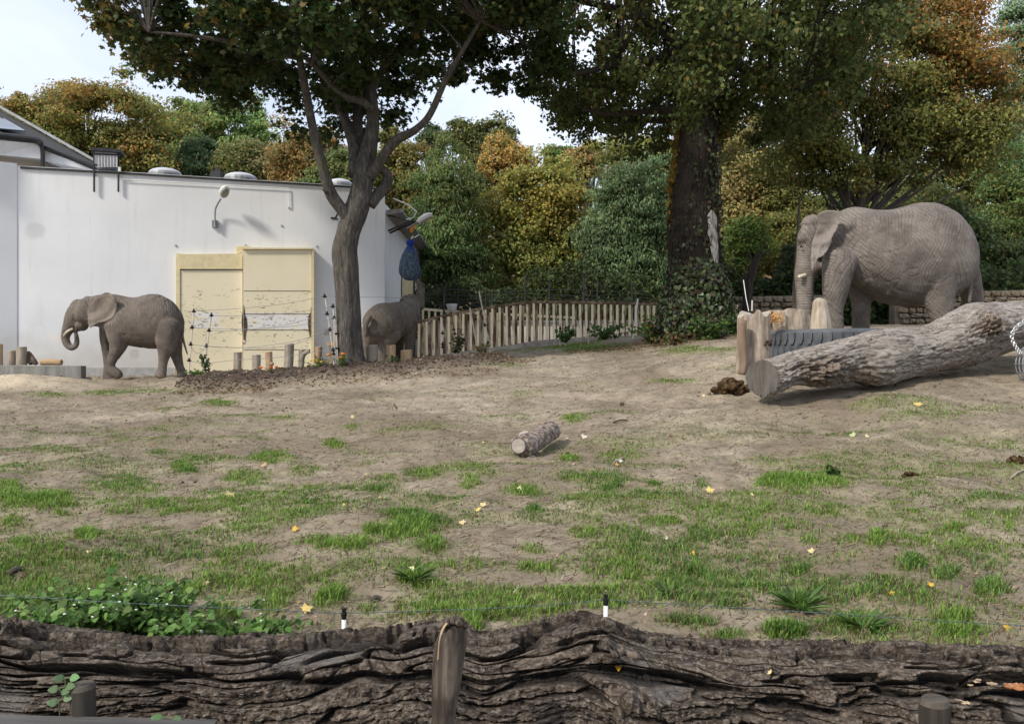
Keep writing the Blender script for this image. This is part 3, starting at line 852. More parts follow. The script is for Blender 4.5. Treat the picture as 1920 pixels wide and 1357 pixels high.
def build_elephant(conv, s, D, torso, chains, balls, ears, voxel, smooth_it=6):
    """one closed body from overlapping volumes, fused by a voxel remesh.
    conv: traced outline point -> (X, Z); s: metres per traced unit"""
    mb = MB()
    NS = 28
    a = np.linspace(0, 2 * math.pi, NS, endpoint=False)
    if torso:
        tt = np.array(torso, float)                       # cx, top, bottom, half width
        tt = catmull(tt, 4)
        V = []
        for cx, zt, zb, hw in tt:
            X, Zt = conv(cx, zt); _, Zb = conv(cx, zb)
            zc, hh = (Zt + Zb) / 2, (Zt - Zb) / 2
            sn, cs = np.sin(a), np.cos(a)
            w = hw * s * (1 - .10 * cs)                    # fuller below the middle
            V.append(np.stack([np.full(NS, X), D + w * np.sign(sn) * np.abs(sn) ** .92, zc + hh * np.sign(cs) * np.abs(cs) ** .95], 1))
        n = len(V)
        i, j = np.meshgrid(np.arange(n - 1), np.arange(NS), indexing='ij'); j2 = (j + 1) % NS
        F = np.stack([i * NS + j, i * NS + j2, (i + 1) * NS + j2, (i + 1) * NS + j], -1).reshape(-1, 4)
        mb.add(np.vstack(V), F, np.arange(NS)[::-1][None, :], (np.arange(NS) + (n - 1) * NS)[None, :])
    for pts, lat, k in chains:
        p = np.array(pts, float)
        lat = np.broadcast_to(np.asarray(lat, float), (len(p),))
        q = catmull(np.column_stack([p, lat]), 5)
        C = np.array([[*conv(x, y)] for x, y, *_ in q])
        fp = (D + q[:, 3] * s) / D
        C3 = np.column_stack([C[:, 0] * fp, D + q[:, 3] * s, EYE + (C[:, 1] - EYE) * fp])
        r = np.maximum(q[:, 2] * s, .01)
        # rounded ends
        def cap(p0, dirv, r0):
            th = np.array([.35, .7, .9, .985])
            return p0 + dirv * (r0 * th)[:, None], r0 * np.sqrt(1 - th ** 2)
        d0 = C3[0] - C3[1]; d0 /= np.linalg.norm(d0); d1 = C3[-1] - C3[-2]; d1 /= np.linalg.norm(d1)
        e0, r0 = cap(C3[0], d0, r[0] * .75); e1, r1 = cap(C3[-1], d1, r[-1] * .3)
        r0 = r0 / .75; r1 = r1 / .3
        PT = np.vstack([e0[::-1], C3, e1]); RR = np.concatenate([r0[::-1], r, r1])
        tan = np.gradient(PT, axis=0); tan /= np.linalg.norm(tan, axis=1)[:, None]
        n = len(PT); V = []
        for q_, t_, r_ in zip(PT, tan, RR):
            lv = np.array([0, 1.0, 0]); lv = lv - t_ * np.dot(lv, t_)
            if np.linalg.norm(lv) < .2: lv = np.array([1.0, 0, 0]) - t_ * t_[0]
            lv /= np.linalg.norm(lv); u = np.cross(t_, lv)
            V.append(q_ + r_ * (np.cos(a)[:, None] * u + k * np.sin(a)[:, None] * lv))
        i, j = np.meshgrid(np.arange(n - 1), np.arange(NS), indexing='ij'); j2 = (j + 1) % NS
        F = np.stack([i * NS + j, i * NS + j2, (i + 1) * NS + j2, (i + 1) * NS + j], -1).reshape(-1, 4)
        mb.add(np.vstack(V), F, np.arange(NS)[::-1][None, :], (np.arange(NS) + (n - 1) * NS)[None, :])
    for (cx, cy, rx, rz, lat, ry) in balls:
        X, Z = conv(cx, cy); fp = (D + lat * s) / D; X, Z = X * fp, EYE + (Z - EYE) * fp
        mb.ell((X, D + lat * s, Z), (rx * s, ry * s, rz * s), 24, 16)
    for outline, att, lat0, flare, thick in ears:
        o = np.array(outline, float); att = np.array(att, float)
        cen = o.mean(0)
        rings = []
        o = catmull(np.vstack([o, o[:1]]), 3)[:-1]
        for f in (1.0, .8, .55, .3, .1):
            rings.append(cen + (o - cen) * f)
        for side in (0, 1):
            pass
        m = len(o); Vf, Vb = [], []
        for rg in rings:
            for x, y in rg:
                dd = np.hypot(x - att[0], y - att[1])
                X, Z = conv(x, y)
                yy = D + (lat0 + flare * dd + math.copysign(16, lat0) * math.sin(dd * .030 + y * .022)) * s
                X, Z = X * yy / D, EYE + (Z - EYE) * yy / D
                Vf.append((X, yy - thick / 2, Z)); Vb.append((X, yy + thick / 2, Z))
        nv = len(Vf); F = []
        k = np.arange(m); k2 = (k + 1) % m
        for r in range(len(rings) - 1):
            F.append(np.stack([r * m + k, r * m + k2, (r + 1) * m + k2, (r + 1) * m + k], -1))
            F.append(np.stack([nv + r * m + k, nv + (r + 1) * m + k, nv + (r + 1) * m + k2, nv + r * m + k2], -1))
        F.append(np.stack([k, nv + k, nv + k2, k2], -1))
        mb.add(np.array(Vf + Vb), *F, ((len(rings) - 1) * m + k)[None, :], (nv + (len(rings) - 1) * m + k)[::-1][None, :])
    me = np_mesh('body_src', np.vstack(mb.v), mb.f)
    ob = bpy.data.objects.new('body_src', me); COL.objects.link(ob)
    md = ob.modifiers.new('r', 'REMESH'); md.mode = 'VOXEL'; md.voxel_size = voxel; md.use_smooth_shade = True
    ms = ob.modifiers.new('s', 'SMOOTH'); ms.factor = .5; ms.iterations = smooth_it
    dg = bpy.context.evaluated_depsgraph_get(); dg.update()
    ev = ob.evaluated_get(dg); em = ev.to_mesh()
    nv = len(em.vertices); V = np.empty(nv * 3, np.float32); em.vertices.foreach_get('co', V)
    N = np.empty(nv * 3, np.float32); em.vertices.foreach_get('normal', N)
    npg = len(em.polygons); tot = np.empty(npg, np.int32); em.polygons.foreach_get('loop_total', tot)
    lv = np.empty(len(em.loops), np.int32); em.loops.foreach_get('vertex_index', lv)
    st = np.empty(npg, np.int32); em.polygons.foreach_get('loop_start', st)
    Fs = []
    for kk in np.unique(tot):
        s_ = st[tot == kk]
        Fs.append(lv[s_[:, None] + np.arange(kk)[None, :]])
    V = V.reshape(-1, 3).astype(float); N = N.reshape(-1, 3)
    ev.to_mesh_clear(); bpy.data.objects.remove(ob); bpy.data.meshes.remove(me)
    # slack folds of skin, as real relief
    x, y, z = V[:, 0], V[:, 1], V[:, 2]
    w = fbm(x * 1.3, z * 1.3, y * 1.3, seed=91, octv=3)
    fold = 1 - np.abs(vnoise(x * 5.0 + z * 2.2 + w * 2.2, z * 2.0 - x * .8 + w * 2, y * 3.0, seed=93))
    V = V + N * (-(np.clip(fold, .80, 1) - .80) * .055)[:, None] + N * (.010 * fbm(x * 3, y * 3, z * 3, seed=95, octv=3))[:, None]
    return V, Fs

def conv_for(D, px0, py0, sc):
    k = D / FPX
    return (lambda cx, cy: ((px0 + cx / sc - CX) * k, EYE - (py0 + cy / sc - CY) * k)), k / sc

M_IVORY = mat_plain('ivory', (.62, .54, .40), .45, .15, 9)
M_EYE = mat_plain('dark_eye', (.02, .014, .01), .2, .1)

def elephant(name, label, D, px0, py0, sc, foot, torso, chains, balls, ears, mat, tusks, eyes, voxel=.02, tail=None):
    conv, s = conv_for(D, px0, py0, sc)
    V, Fs = build_elephant(conv, s, D, torso, chains, balls, ears, voxel)
    X, Z = conv(*foot)
    root = thing(name, (X, D, Z), label, 'elephant')
    # which vertices belong to the smooth near ear and to the ringed trunk
    cxv = (V[:, 0] / (V[:, 1] / FPX) + CX - px0) * sc; cyv = (CY - (V[:, 2] - EYE) / (V[:, 1] / FPX) - py0) * sc; lat = (V[:, 1] - D) / s
    ear = np.zeros(len(V))
    for outline, att, lat0, flare, thick in ears:
        o = np.array(outline, float); o = catmull(np.vstack([o, o[:1]]), 3)[:-1]; ins = np.zeros(len(V), bool)
        for q in range(len(o)):
            (x1, y1), (x2, y2) = o[q - 1], o[q]
            ins ^= ((y1 > cyv) != (y2 > cyv)) & (cxv < (x2 - x1) * (cyv - y1) / (y2 - y1 + 1e-9) + x1)
        surf = lat0 + flare * np.hypot(cxv - att[0], cyv - att[1])
        ear = np.maximum(ear, (ins & (np.abs(lat - surf) < 45)).astype(float))
    tr_ = max(chains, key=lambda c: len(c[0]) if c[1] is not None else 0)
    q = catmull(np.column_stack([np.array(tr_[0], float), np.broadcast_to(np.asarray(tr_[1], float), (len(tr_[0]),))]), 5)
    arc = np.concatenate([[0], np.cumsum(np.hypot(np.diff(q[:, 0]), np.diff(q[:, 1])))]) * s
    d2 = (cxv[:, None] - q[None, :, 0]) ** 2 + (cyv[:, None] - q[None, :, 1]) ** 2 + (lat[:, None] - q[None, :, 3]) ** 2
    kq = np.argmin(d2, 1); ont = (np.sqrt(d2[np.arange(len(V)), kq]) < 1.2 * q[kq, 2]) * sstep(.15, .35, kq / len(q))
    k2 = np.clip(kq, 1, len(q) - 2); tg = q[k2 + 1, :2] - q[k2 - 1, :2]; tg = tg / (np.linalg.norm(tg, axis=1)[:, None] + 1e-9)
    arcv = arc[kq] + ((cxv - q[kq, 0]) * tg[:, 0] + (cyv - q[kq, 1]) * tg[:, 1]) * s
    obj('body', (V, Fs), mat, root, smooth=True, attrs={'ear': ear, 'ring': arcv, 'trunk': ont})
    if tail:
        p = np.array(tail[0], float); C = np.array([[*conv(x, y)] for x, y, *_ in p])
        fp = (D + np.array(tail[1]) * s) / D; q = catmull(np.column_stack([C[:, 0] * fp, D + np.array(tail[1]) * s, EYE + (C[:, 1] - EYE) * fp, p[:, 2] * s]), 6)
        tb_ = MB().tube(q[:, :3], q[:, 3], 14); tl = obj('tail', tb_, mat, root, smooth=True, attrs={'ear': np.zeros(tb_.n), 'ring': np.repeat(q[:, 2], 14), 'trunk': np.full(tb_.n, .6)})
    for pts, lat in tusks:
        p = np.array(pts, float); C = np.array([[*conv(x, y)] for x, y, *_ in p])
        L = np.broadcast_to(np.asarray(lat, float), (len(p),))
        fp = (D + L * s) / D; q = catmull(np.column_stack([C[:, 0] * fp, D + L * s, EYE + (C[:, 1] - EYE) * fp, p[:, 2] * s]), 5)
        obj('tusk', MB().tube(q[:, :3], q[:, 3], 12), M_IVORY, root, smooth=True)
    for cx, cy, lat, r in eyes:
        X, Z = conv(cx, cy); fp = (D + lat * s) / D; X, Z = X * fp, EYE + (Z - EYE) * fp
        obj('eye', MB().ell((X, D + lat * s, Z), (r * s, r * s * .7, r * s * .8), 12, 8), M_EYE, root, smooth=True)
    return root

# the young elephant walking left in front of the white wall
SK1 = skin_mat('skin_grey_brown', (.118, .096, .080), (.205, .172, .143), (0, .6, 0))
elephant('elephant', 'smaller elephant walking left along the white wall with its trunk curled', 21.0, 90, 530, 6.786, (1250, 1200),
    [(1700, 440, 560, 60), (1680, 390, 640, 140), (1640, 315, 720, 200), (1560, 225, 800, 250), (1450, 162, 835, 285), (1350, 141, 842, 300), (1250, 153, 840, 305), (1150, 180, 826, 305),
     (1050, 184, 808, 300), (950, 167, 780, 275), (850, 148, 715, 235), (750, 140, 640, 195), (660, 152, 570, 165), (570, 172, 560, 150), (500, 185, 530, 140)],
    [([(530, 360, 190), (450, 350, 178), (395, 330, 135)], 0, .85),
     ([(420, 320, 130), (360, 400, 128), (310, 490, 105), (262, 580, 78), (232, 650, 60), (222, 705, 53), (238, 765, 49), (275, 812, 42), (318, 822, 38), (355, 795, 33), (368, 745, 30), (360, 680, 26), (350, 625, 22), (350, 600, 20)], 0, .92),
     ([(880, 560, 150), (890, 680, 128), (895, 780, 112), (862, 880, 82), (815, 980, 62), (795, 1055, 55), (812, 1105, 62), (850, 1140, 66), (885, 1170, 64), (900, 1205, 50)], [-150, -165, -170, -170, -165, -160, -160, -160, -160, -160], .95),
     ([(760, 560, 110), (735, 720, 72), (748, 860, 62), (765, 1000, 56), (772, 1100, 60), (775, 1190, 74), (778, 1250, 84), (778, 1272, 86)], [120, 150, 160, 160, 160, 160, 160, 160], .95),
     ([(1520, 560, 175), (1515, 700, 150), (1505, 810, 125), (1480, 930, 74), (1462, 1030, 56), (1452, 1110, 58), (1438, 1160, 68), (1428, 1192, 76)], [-120, -140, -150, -155, -160, -160, -160, -160], .9),
     ([(1590, 620, 140), (1612, 800, 98), (1632, 910, 76), (1660, 1020, 58), (1690, 1110, 55), (1704, 1160, 64), (1706, 1186, 70)], [90, 130, 150, 155, 155, 155, 155], .95),
     ],
    [(430, 545, 75, 70, 0, 95), (380, 590, 38, 34, 0, 50), (350, 385, 60, 40, -85, 40), (700, 250, 120, 90, 0, 150)],
    [([(575, 240), (640, 190), (720, 152), (790, 142), (840, 172), (875, 232), (884, 300), (865, 370), (812, 450), (740, 494), (650, 514), (590, 545), (536, 576), (516, 530), (500, 440), (510, 340), (540, 275)], (535, 330), -150, -.42, .055),
     ([(585, 220), (660, 165), (720, 126), (780, 128), (840, 172), (875, 232), (884, 300), (812, 450), (700, 500), (590, 545), (510, 440), (540, 275)], (540, 330), 150, .42, .055)],
    SK1, [([(318, 585, 13), (265, 610, 15), (225, 640, 12), (195, 678, 5)], [-75, -92, -100, -100]), ([(318, 575, 13), (265, 600, 15), (225, 632, 12), (198, 668, 5)], [75, 92, 100, 100])],
    [(332, 406, -118, 13)], .018, tail=([(1668, 400, 34), (1692, 480, 26), (1700, 600, 19), (1715, 700, 16), (1740, 800, 13), (1775, 912, 7)], [-10, -10, -20, -20, -20, -20]))

# the big elephant on the rise at the right
SK2 = skin_mat('skin_pale_dusty', (.112, .093, .079), (.232, .201, .172), (0, .75, 0))
elephant('elephant', 'large dusty elephant with folded ears standing behind the grey fallen trunk', 16.0, 1460, 360, 4.8, (900, 1344),
    [(1755, 470, 640, 70), (1725, 410, 760, 150), (1660, 285, 880, 225), (1560, 178, 955, 280), (1450, 121, 1000, 310), (1350, 96, 1012, 325), (1250, 98, 1030, 330), (1150, 121, 1032, 330),
     (1050, 148, 1022, 325), (950, 164, 1000, 315), (850, 164, 945, 295), (750, 146, 870, 265), (650, 138, 800, 225), (570, 165, 740, 185), (480, 200, 690, 155)],
    [([(480, 400, 205), (390, 380, 175), (310, 340, 125)], 0, .85),
     ([(340, 320, 118), (278, 410, 108), (262, 500, 94), (258, 600, 98), (245, 700, 98), (236, 780, 86), (236, 880, 80), (238, 1000, 74), (236, 1120, 64), (228, 1230, 52), (215, 1290, 44)], 0, .95),
     ([(550, 620, 150), (525, 760, 128), (510, 880, 112), (505, 980, 94), (500, 1070, 80), (505, 1180, 74), (505, 1270, 80), (502, 1330, 92)], [-140, -175, -190, -190, -190, -190, -190, -190], .95),
     ([(700, 750, 120), (735, 900, 98), (742, 1020, 86), (738, 1140, 80), (736, 1260, 82), (734, 1332, 94)], [120, 160, 180, 180, 180, 180], .95),
     ([(1440, 640, 215), (1430, 820, 172), (1440, 960, 135), (1462, 1070, 108), (1478, 1170, 86), (1474, 1270, 80), (1466, 1334, 94)], [-120, -150, -165, -170, -170, -170, -170], .9),
     ([(1620, 560, 150), (1690, 740, 116), (1738, 900, 98), (1752, 1040, 86), (1752, 1180, 80), (1750, 1280, 82), (1746, 1334, 92)], [60, 110, 140, 150, 150, 150, 150], .95),
     ([(1650, 430, 60), (1700, 490, 50), (1718, 550, 40)], [-20, -60, -80], 1)],
    [(315, 680, 75, 70, 0, 95), (300, 285, 95, 80, 0, 110), (225, 420, 60, 50, -50, 45), (560, 330, 150, 130, 0, 200)],
    [([(345, 198), (400, 174), (470, 163), (540, 178), (553, 225), (545, 290), (515, 352), (480, 420), (468, 475), (430, 540), (390, 582), (350, 602), (330, 660), (302, 712), (288, 645), (290, 540), (300, 440), (330, 375), (350, 300), (348, 245)], (335, 330), -170, -.42, .06),
     ([(360, 205), (430, 180), (520, 200), (540, 290), (480, 420), (400, 570), (320, 690), (295, 560), (310, 420)], (335, 330), 160, .42, .06)],
    SK2, [([(240, 748, 18), (205, 757, 17), (182, 764, 15)], [-70, -105, -120])],
    [(204, 492, -92, 12)], .02, tail=([(1690, 470, 52), (1716, 540, 38), (1724, 600, 31), (1728, 720, 25), (1726, 850, 20), (1716, 1000, 13)], [-60, -85, -110, -130, -140, -140]))

# the elephant reaching up to the hay net, seen from behind
SK3 = skin_mat('skin_brown', (.115, .094, .077), (.200, .167, .138), (0, .5, .4))
elephant('elephant', 'elephant seen from behind lifting its trunk up to a blue hay net', 25.0, 660, 520, 7.5375, (520, 1250), None,
    [([(395, 660, 268), (520, 640, 272), (650, 590, 262), (760, 520, 215), (820, 430, 165), (850, 380, 140)], [0, 230, 480, 680, 800, 860], .98),
     ([(760, 350, 105), (840, 350, 128), (930, 380, 100)], [800, 860, 900], .95),
     ([(945, 400, 76), (972, 340, 62), (968, 240, 54), (962, 150, 47), (940, 80, 41), (895, 22, 34), (850, -8, 27), (812, -25, 20)], [900, 900, 890, 870, 850, 830, 800, 780], 1),
     ([(300, 760, 165), (235, 930, 100), (205, 1060, 84), (196, 1180, 84), (194, 1240, 92)], [-60, -20, 0, 0, 0], 1),
     ([(520, 800, 175), (470, 950, 118), (440, 1070, 92), (432, 1180, 86), (430, 1240, 92)], [40, 20, 10, 10, 10], 1),
     ([(780, 640, 165), (818, 850, 92), (812, 980, 74), (808, 1100, 74), (806, 1160, 82)], [560, 560, 560, 560, 560], 1),
     ([(650, 800, 150), (655, 950, 84), (655, 1080, 74), (655, 1170, 82)], [820, 860, 880, 880], 1),
     ([(250, 560, 40), (205, 640, 34), (190, 730, 34), (196, 820, 30), (200, 850, 10)], [-250, -255, -255, -250, -245], 1)],
    [(470, 560, 260, 205, 120, 250), (970, 410, 62, 55, 910, 70)],
    [([(850, 335), (885, 350), (915, 420), (950, 470), (975, 560), (970, 660), (935, 735), (900, 742), (884, 650), (872, 520)], (860, 400), 700, -.35, .06),
     ([(770, 300), (700, 290), (670, 350), (720, 420), (800, 400)], (800, 350), 900, .5, .06)],
    SK3, [], [(985, 385, 850, 12)], .02)

# ------------------------------------------------------------------ hay net under the eave
hx = P(771, 490, 25.2)
kk = 25.2 / FPX
net = thing('hay_net', P(771, 526, 25.2), 'blue hay net hanging from the eave above the lifted trunk', 'hay net')
prof = [(2, 526), (10, 524), (17, 518), (20, 508), (19, 498), (15.5, 484), (11, 472), (6.5, 464), (5, 461), (7.5, 456), (6.5, 452), (2, 449)]
prof = [(r * kk, EYE - (y - CY) * kk) for r, y in prof]
pr = catmull(np.array(prof), 4)
def bag_pt(r, z, a):
    f = (prof[-1][1] - z) / (prof[-1][1] - prof[0][1])
    return np.array([hx[0] + (-.02 - .10 * math.sin(f * math.pi) * .3) + r * math.cos(a), 25.2 + .8 * r * math.sin(a), z])
mb = MB(); NS = 24; V = []
for r, z in pr:
    V.append([bag_pt(r * (1 + .06 * math.sin(a * 3 + z * 5)), z, a) for a in np.linspace(0, 2 * math.pi, NS, endpoint=False)])
n = len(V); i, j = np.meshgrid(np.arange(n - 1), np.arange(NS), indexing='ij'); j2 = (j + 1) % NS
t = NT('hay_in_net'); v = t.coord((9, 9, 5)); nz = t.noise(v, 2.2, 7, .7, .5)
sp = t.new('ShaderNodeSeparateXYZ'); t.l.new(t.coord(), sp.inputs[0])
cc = t.mix(t.ramp(t.math('MULTIPLY', sp.outputs['Z'], .85), (.70, 0.0), (1.0, 1.0)), t.ramp(nz, (.36, (.025, .035, .05)), (.5, (.06, .095, .135)), (.64, (.17, .18, .165))), (.015, .045, .32))
M_HAY = t.out(cc, t.bump(nz, .9, .03), .8)
obj('hay_bag', mb.add(np.array(V).reshape(-1, 3), np.stack([i * NS + j, i * NS + j2, (i + 1) * NS + j2, (i + 1) * NS + j], -1).reshape(-1, 4)), M_HAY, net, smooth=True)
mb = MB()
for k in range(11):
    for sg in (-1, 1):
        a0 = 2 * math.pi * k / 11
        pts = [bag_pt(r * 1.03 + .004, z, a0 + sg * f * 1.6) for f, (r, z) in zip(np.linspace(0, 1, len(pr)), pr)]
        mb.tube(pts, .0035, 4, False)
o = obj('mesh_twine', mb, mat_plain('blue_twine', (.02, .05, .20), .7, .2), net); o['kind'] = 'stuff'
obj('hook', MB().tube(catmull([P(771, 450, 25.2), P(772, 446, 25.2), P(774, 443, 25.3), P(776, 446, 25.6)], 4), .015, 6), M_WHITE, net)
obj('rope', MB().tube([P(776, 446, 25.6), P(786, 440, 27.5)], .012, 6), M_WHITE, net)

# ------------------------------------------------------------------ stumps and posts
M_POSTWOOD = mat_wood('grey_post_wood', (.22, .185, .145), (.37, .315, .25))
M_FRESH = mat_wood('fresh_post_wood', (.33, .22, .125), (.48, .34, .205))
M_CUT = mat_wood('cut_wood', (.42, .31, .20), (.56, .44, .30), 'x', 18)
M_GREYCUT = mat_wood('grey_cut_wood', (.28, .24, .20), (.40, .35, .30), 'x', 18)

def post(name, px, top, bot, wpx, D, label, cat, mat, group, lean=0.0, bumps=None, cut=M_CUT, flare=1.0):
    k = D / FPX
    b = P(px, bot, D); tpt = P(px + lean, top, D)
    r = wpx / 2 * k
    root = thing(name, b, label, cat, group)
    n = 12; sides = 18
    zs = np.linspace(0, 1, n); V = []
    a = np.linspace(0, 2 * math.pi, sides, endpoint=False)
    for f in zs:
        c = b + (tpt - b) * f
        rr = r * (1 + (flare - 1) * (1 - f)) * (1 + .07 * vnoise(np.cos(a) * 1.4 + px, np.sin(a) * 1.4, np.full(sides, f * 2.2), 4) + .02 * vnoise(np.cos(a) * 7 + px, np.sin(a) * 7, np.full(sides, f * 2), 5))
        V.append(np.stack([c[0] + rr * np.cos(a), c[1] + rr * np.sin(a), np.full(sides, c[2]) + (.06 * r * np.cos(a) if f == 1 else 0)], 1))
    mb = MB(); i, j = np.meshgrid(np.arange(n - 1), np.arange(sides), indexing='ij'); j2 = (j + 1) % sides
    mb.add(np.vstack(V), np.stack([i * sides + j, i * sides + j2, (i + 1) * sides + j2, (i + 1) * sides + j], -1).reshape(-1, 4))
    for (dx, fz, br) in (bumps or []):
        mb.ell(b + (tpt - b) * fz + np.array([dx * r, -.3 * r, 0]), (br * r, br * r * .9, br * r * .8), 10, 8)
    obj('stem', mb, mat, root, smooth=True)
    cp = V[-1].copy(); inner = cp.mean(0) + (cp - cp.mean(0)) * .86 + np.array([0, 0, .012])
    m2 = MB().add(np.vstack([cp, inner]), np.stack([np.arange(sides), (np.arange(sides) + 1) % sides, (np.arange(sides) + 1) % sides + sides, np.arange(sides) + sides], -1), (np.arange(sides) + sides)[None, :])
    obj('cut_face', m2, cut, root)
    return root

G_ST = 'short log posts along the flower bed'
for px, top, bot, w, D, lean, mat, cut, lab, bumps in (
    (445, 661, 697, 15, 19.6, 1, M_POSTWOOD, M_GREYCUT, 'grey log post at the left end of the flower bed row', None),
    (481, 666, 695, 15.5, 19.6, 0, M_POSTWOOD, M_GREYCUT, 'low grey log post left of the knotty one in the flower bed', None),
    (505, 660, 694, 13, 19.6, -1, M_FRESH, M_CUT, 'orange brown knotty log post with a bulge at the flower bed', [(.8, .45, .75), (.5, .2, .6)]),
    (540, 645, 692, 17, 19.6, 3, M_POSTWOOD, M_GREYCUT, 'tallest log post in front of the yellow door', None),
    (594, 651, 692, 13, 19.8, 4, M_FRESH, M_CUT, 'orange brown log post beside the right edge of the yellow door', None),
    (698, 648, 690, 22, 19.9, 0, M_POSTWOOD, M_CUT, 'stout pale log post just right of the maple trunk', None),
    (733, 648, 684, 18, 20.2, 0, M_FRESH, M_CUT, 'fresh orange log post behind the elephant seen from behind', [(.1, .5, .35)]),
    (762, 657, 680, 22, 20.6, 0, M_FRESH, M_CUT, 'lowest orange log post right below the raised trunk elephant', None)):
    post('log_post', px, top, bot + 6, w, D, lab, 'log post', mat, G_ST, lean, bumps, cut)
# forked post
r5 = post('forked_post', 564, 656, 698, 11, 19.7, 'grey forked branch stump leaning right in the flower bed', 'stump', M_POSTWOOD, None, 2, None, M_GREYCUT)
obj('fork', MB().tube(catmull([P(565, 676, 19.7), P(570, 664, 19.65), P(577, 659, 19.6), P(581, 658, 19.6)], 4), [.065, .06, .06, .058, .058, .055, .055, .055, .055, .055, .055, .055, .05][:13], 10), M_POSTWOOD, r5, smooth=True)
# low wooden rail between posts by the maple
rl = thing('bench_rail', P(628, 690, 20.6), 'small wooden rail on a post behind the maple trunk', 'rail')
obj('beam', MB().beam(P(614, 645, 20.6), P(642, 645, 20.6), .12, .09), M_FRESH, rl)
obj('post', MB().beam(P(621, 648, 20.6), P(621, 700, 20.6), .1, .1), M_POSTWOOD, rl)
# on the ledge
for px, top, w, lab, ln in ((-3, 646, 15, 'tall pale log post cut by the left edge of the ledge', 0), (21, 658, 15, 'short brown log post standing on the ledge', 0), (41, 651, 18.5, 'grey knotted log post standing on the ledge', -1)):
    post('log_post', px, top, 684.6, w, 20.45, lab, 'log post', M_FRESH if px < 0 else M_POSTWOOD, 'log posts on the concrete ledge', ln, [(-.3, .6, .3)] if px > 40 else None, M_GREYCUT)
# splintered root piece and split log on the ledge
mb = MB()
rg = np.random.default_rng(5)
q = [P(52, 662, 20.6), P(58, 668, 20.55), P(64, 676, 20.5), P(69, 683, 20.5)]
mb.tube(catmull(q, 4), np.interp(np.linspace(0, 1, 13), [0, 1], [.07, .05]), 8)
for k in range(9):
    b = P(50 + k * 2.0, 681, 20.5); mb.tube([b, P(47 + k * 1.9 + rg.uniform(-1, 2), 664 + k * 1.6 + rg.uniform(-2, 2), 20.55 + rg.uniform(-.1, .1))], [.06, .03], 6)
rp = obj('splintered_root', mb, mat_wood('dark_root_wood', (.06, .042, .03), (.16, .11, .08)))
tag(rp, 'dark splintered root lying on the ledge beside the grey post', 'root')
mb = MB().tube(catmull([P(77.5, 679.3, 20.45), P(96, 679, 20.45), P(115.5, 679.5, 20.45)], 4), [.076, .079, .078, .080, .078, .077, .078, .079, .075], 14)
sl = obj('split_log', mb, mat_wood('orange_log', (.30, .19, .095), (.50, .36, .21), 'x'))
tag(sl, 'short orange log lying on the ledge left of the walking elephant', 'log')
st_ = obj('stone', MB().ell(PG(166, 20.6, .06), (.09, .08, .07), 12, 8), M_CONC, smooth=True)
tag(st_, 'rounded stone on the ground at the end of the ledge', 'stone')

# ------------------------------------------------------------------ big stumps and the tyre at the right
M_PALEWOOD = mat_wood('pale_barkless_wood', (.20, .155, .115), (.47, .39, .30), 'z', 12, .03, 1.0)
M_RED = mat_wood('reddish_wood', (.18, .125, .085), (.32, .235, .165), 'z', 12, .02)
def lumpy_stump(name, px, top, bot, wt, wb, D, label, mat, jag=.0, seed=1, topmat=None, ry=1.0):
    k = D / FPX; b = P(px, bot, D); zt = P(px, top, D)[2]
    n, sides = 22, 48; a = np.linspace(0, 2 * math.pi, sides, endpoint=False); V = []
    root = thing(name, b, label, 'stump')
    for f in np.linspace(0, 1, n):
        r = (wb + (wt - wb) * f ** .7) / 2 * k
        rr = r * (1 + .12 * vnoise(np.cos(a) * 1.5 + seed, np.sin(a) * 1.5, np.full(sides, f * 1.5), seed) + .05 * vnoise(np.cos(a) * 4 + seed, np.sin(a) * 4, np.full(sides, f * 2.0), seed + 1) + .03 * vnoise(np.cos(a) * 10, np.sin(a) * 10, np.full(sides, f * 6.0), seed + 2))
        zz = b[2] + (zt - b[2]) * f + (f ** 4) * jag * vnoise(np.cos(a) * 2.1 + seed, np.sin(a) * 2.1, None, seed + 3)
        V.append(np.stack([b[0] + rr * np.cos(a), b[1] + ry * rr * np.sin(a), zz], 1))
    mb = MB(); i, j = np.meshgrid(np.arange(n - 1), np.arange(sides), indexing='ij'); j2 = (j + 1) % sides
    mb.add(np.vstack(V), np.stack([i * sides + j, i * sides + j2, (i + 1) * sides + j2, (i + 1) * sides + j], -1).reshape(-1, 4))
    obj('stem', mb, mat, root, smooth=True)
    cp = V[-1]; cen = cp.mean(0); rings = [cp]
    for f in (.8, .5, .2):
        q = cen + (cp - cen) * f; q[:, 2] += .05 * k * wt * .1 * vnoise(q[:, 0] * 12, q[:, 1] * 12, None, seed + 9)
        rings.append(q)
    m = MB(); i, j = np.meshgrid(np.arange(3), np.arange(sides), indexing='ij'); j2 = (j + 1) % sides
    m.add(np.vstack(rings), np.stack([i * sides + j, i * sides + j2, (i + 1) * sides + j2, (i + 1) * sides + j], -1).reshape(-1, 4), (np.arange(sides) + 3 * sides)[None, :])
    obj('cut_face', m, topmat or M_GREYCUT, root, smooth=True)
    return root
s1 = lumpy_stump('tree_stump', 1413, 590, 700, 58, 64, 13.4, 'broad pale barkless stump left of the tyre', M_PALEWOOD, .10, 3)
c0 = P(1441, 643, 13.08)
mb = MB()
for k in range(14):
    mb.ell(c0 + np.array([rg.uniform(-.05, .05), rg.uniform(-.03, .02), rg.uniform(-.04, .04)]), (.025, .02, .025), 8, 6)
obj('knot', mb, mat_plain('dark_knot', (.05, .03, .02), .8), s1)
mb = MB()
for k in range(16):
    aa = rg.uniform(math.pi, 2 * math.pi) ; 
mb.tube(catmull([P(1393, 600, 13.0), P(1391, 640, 13.0), P(1394, 680, 13.0), P(1390, 702, 13.0)], 5), [.07] * 16, 10)
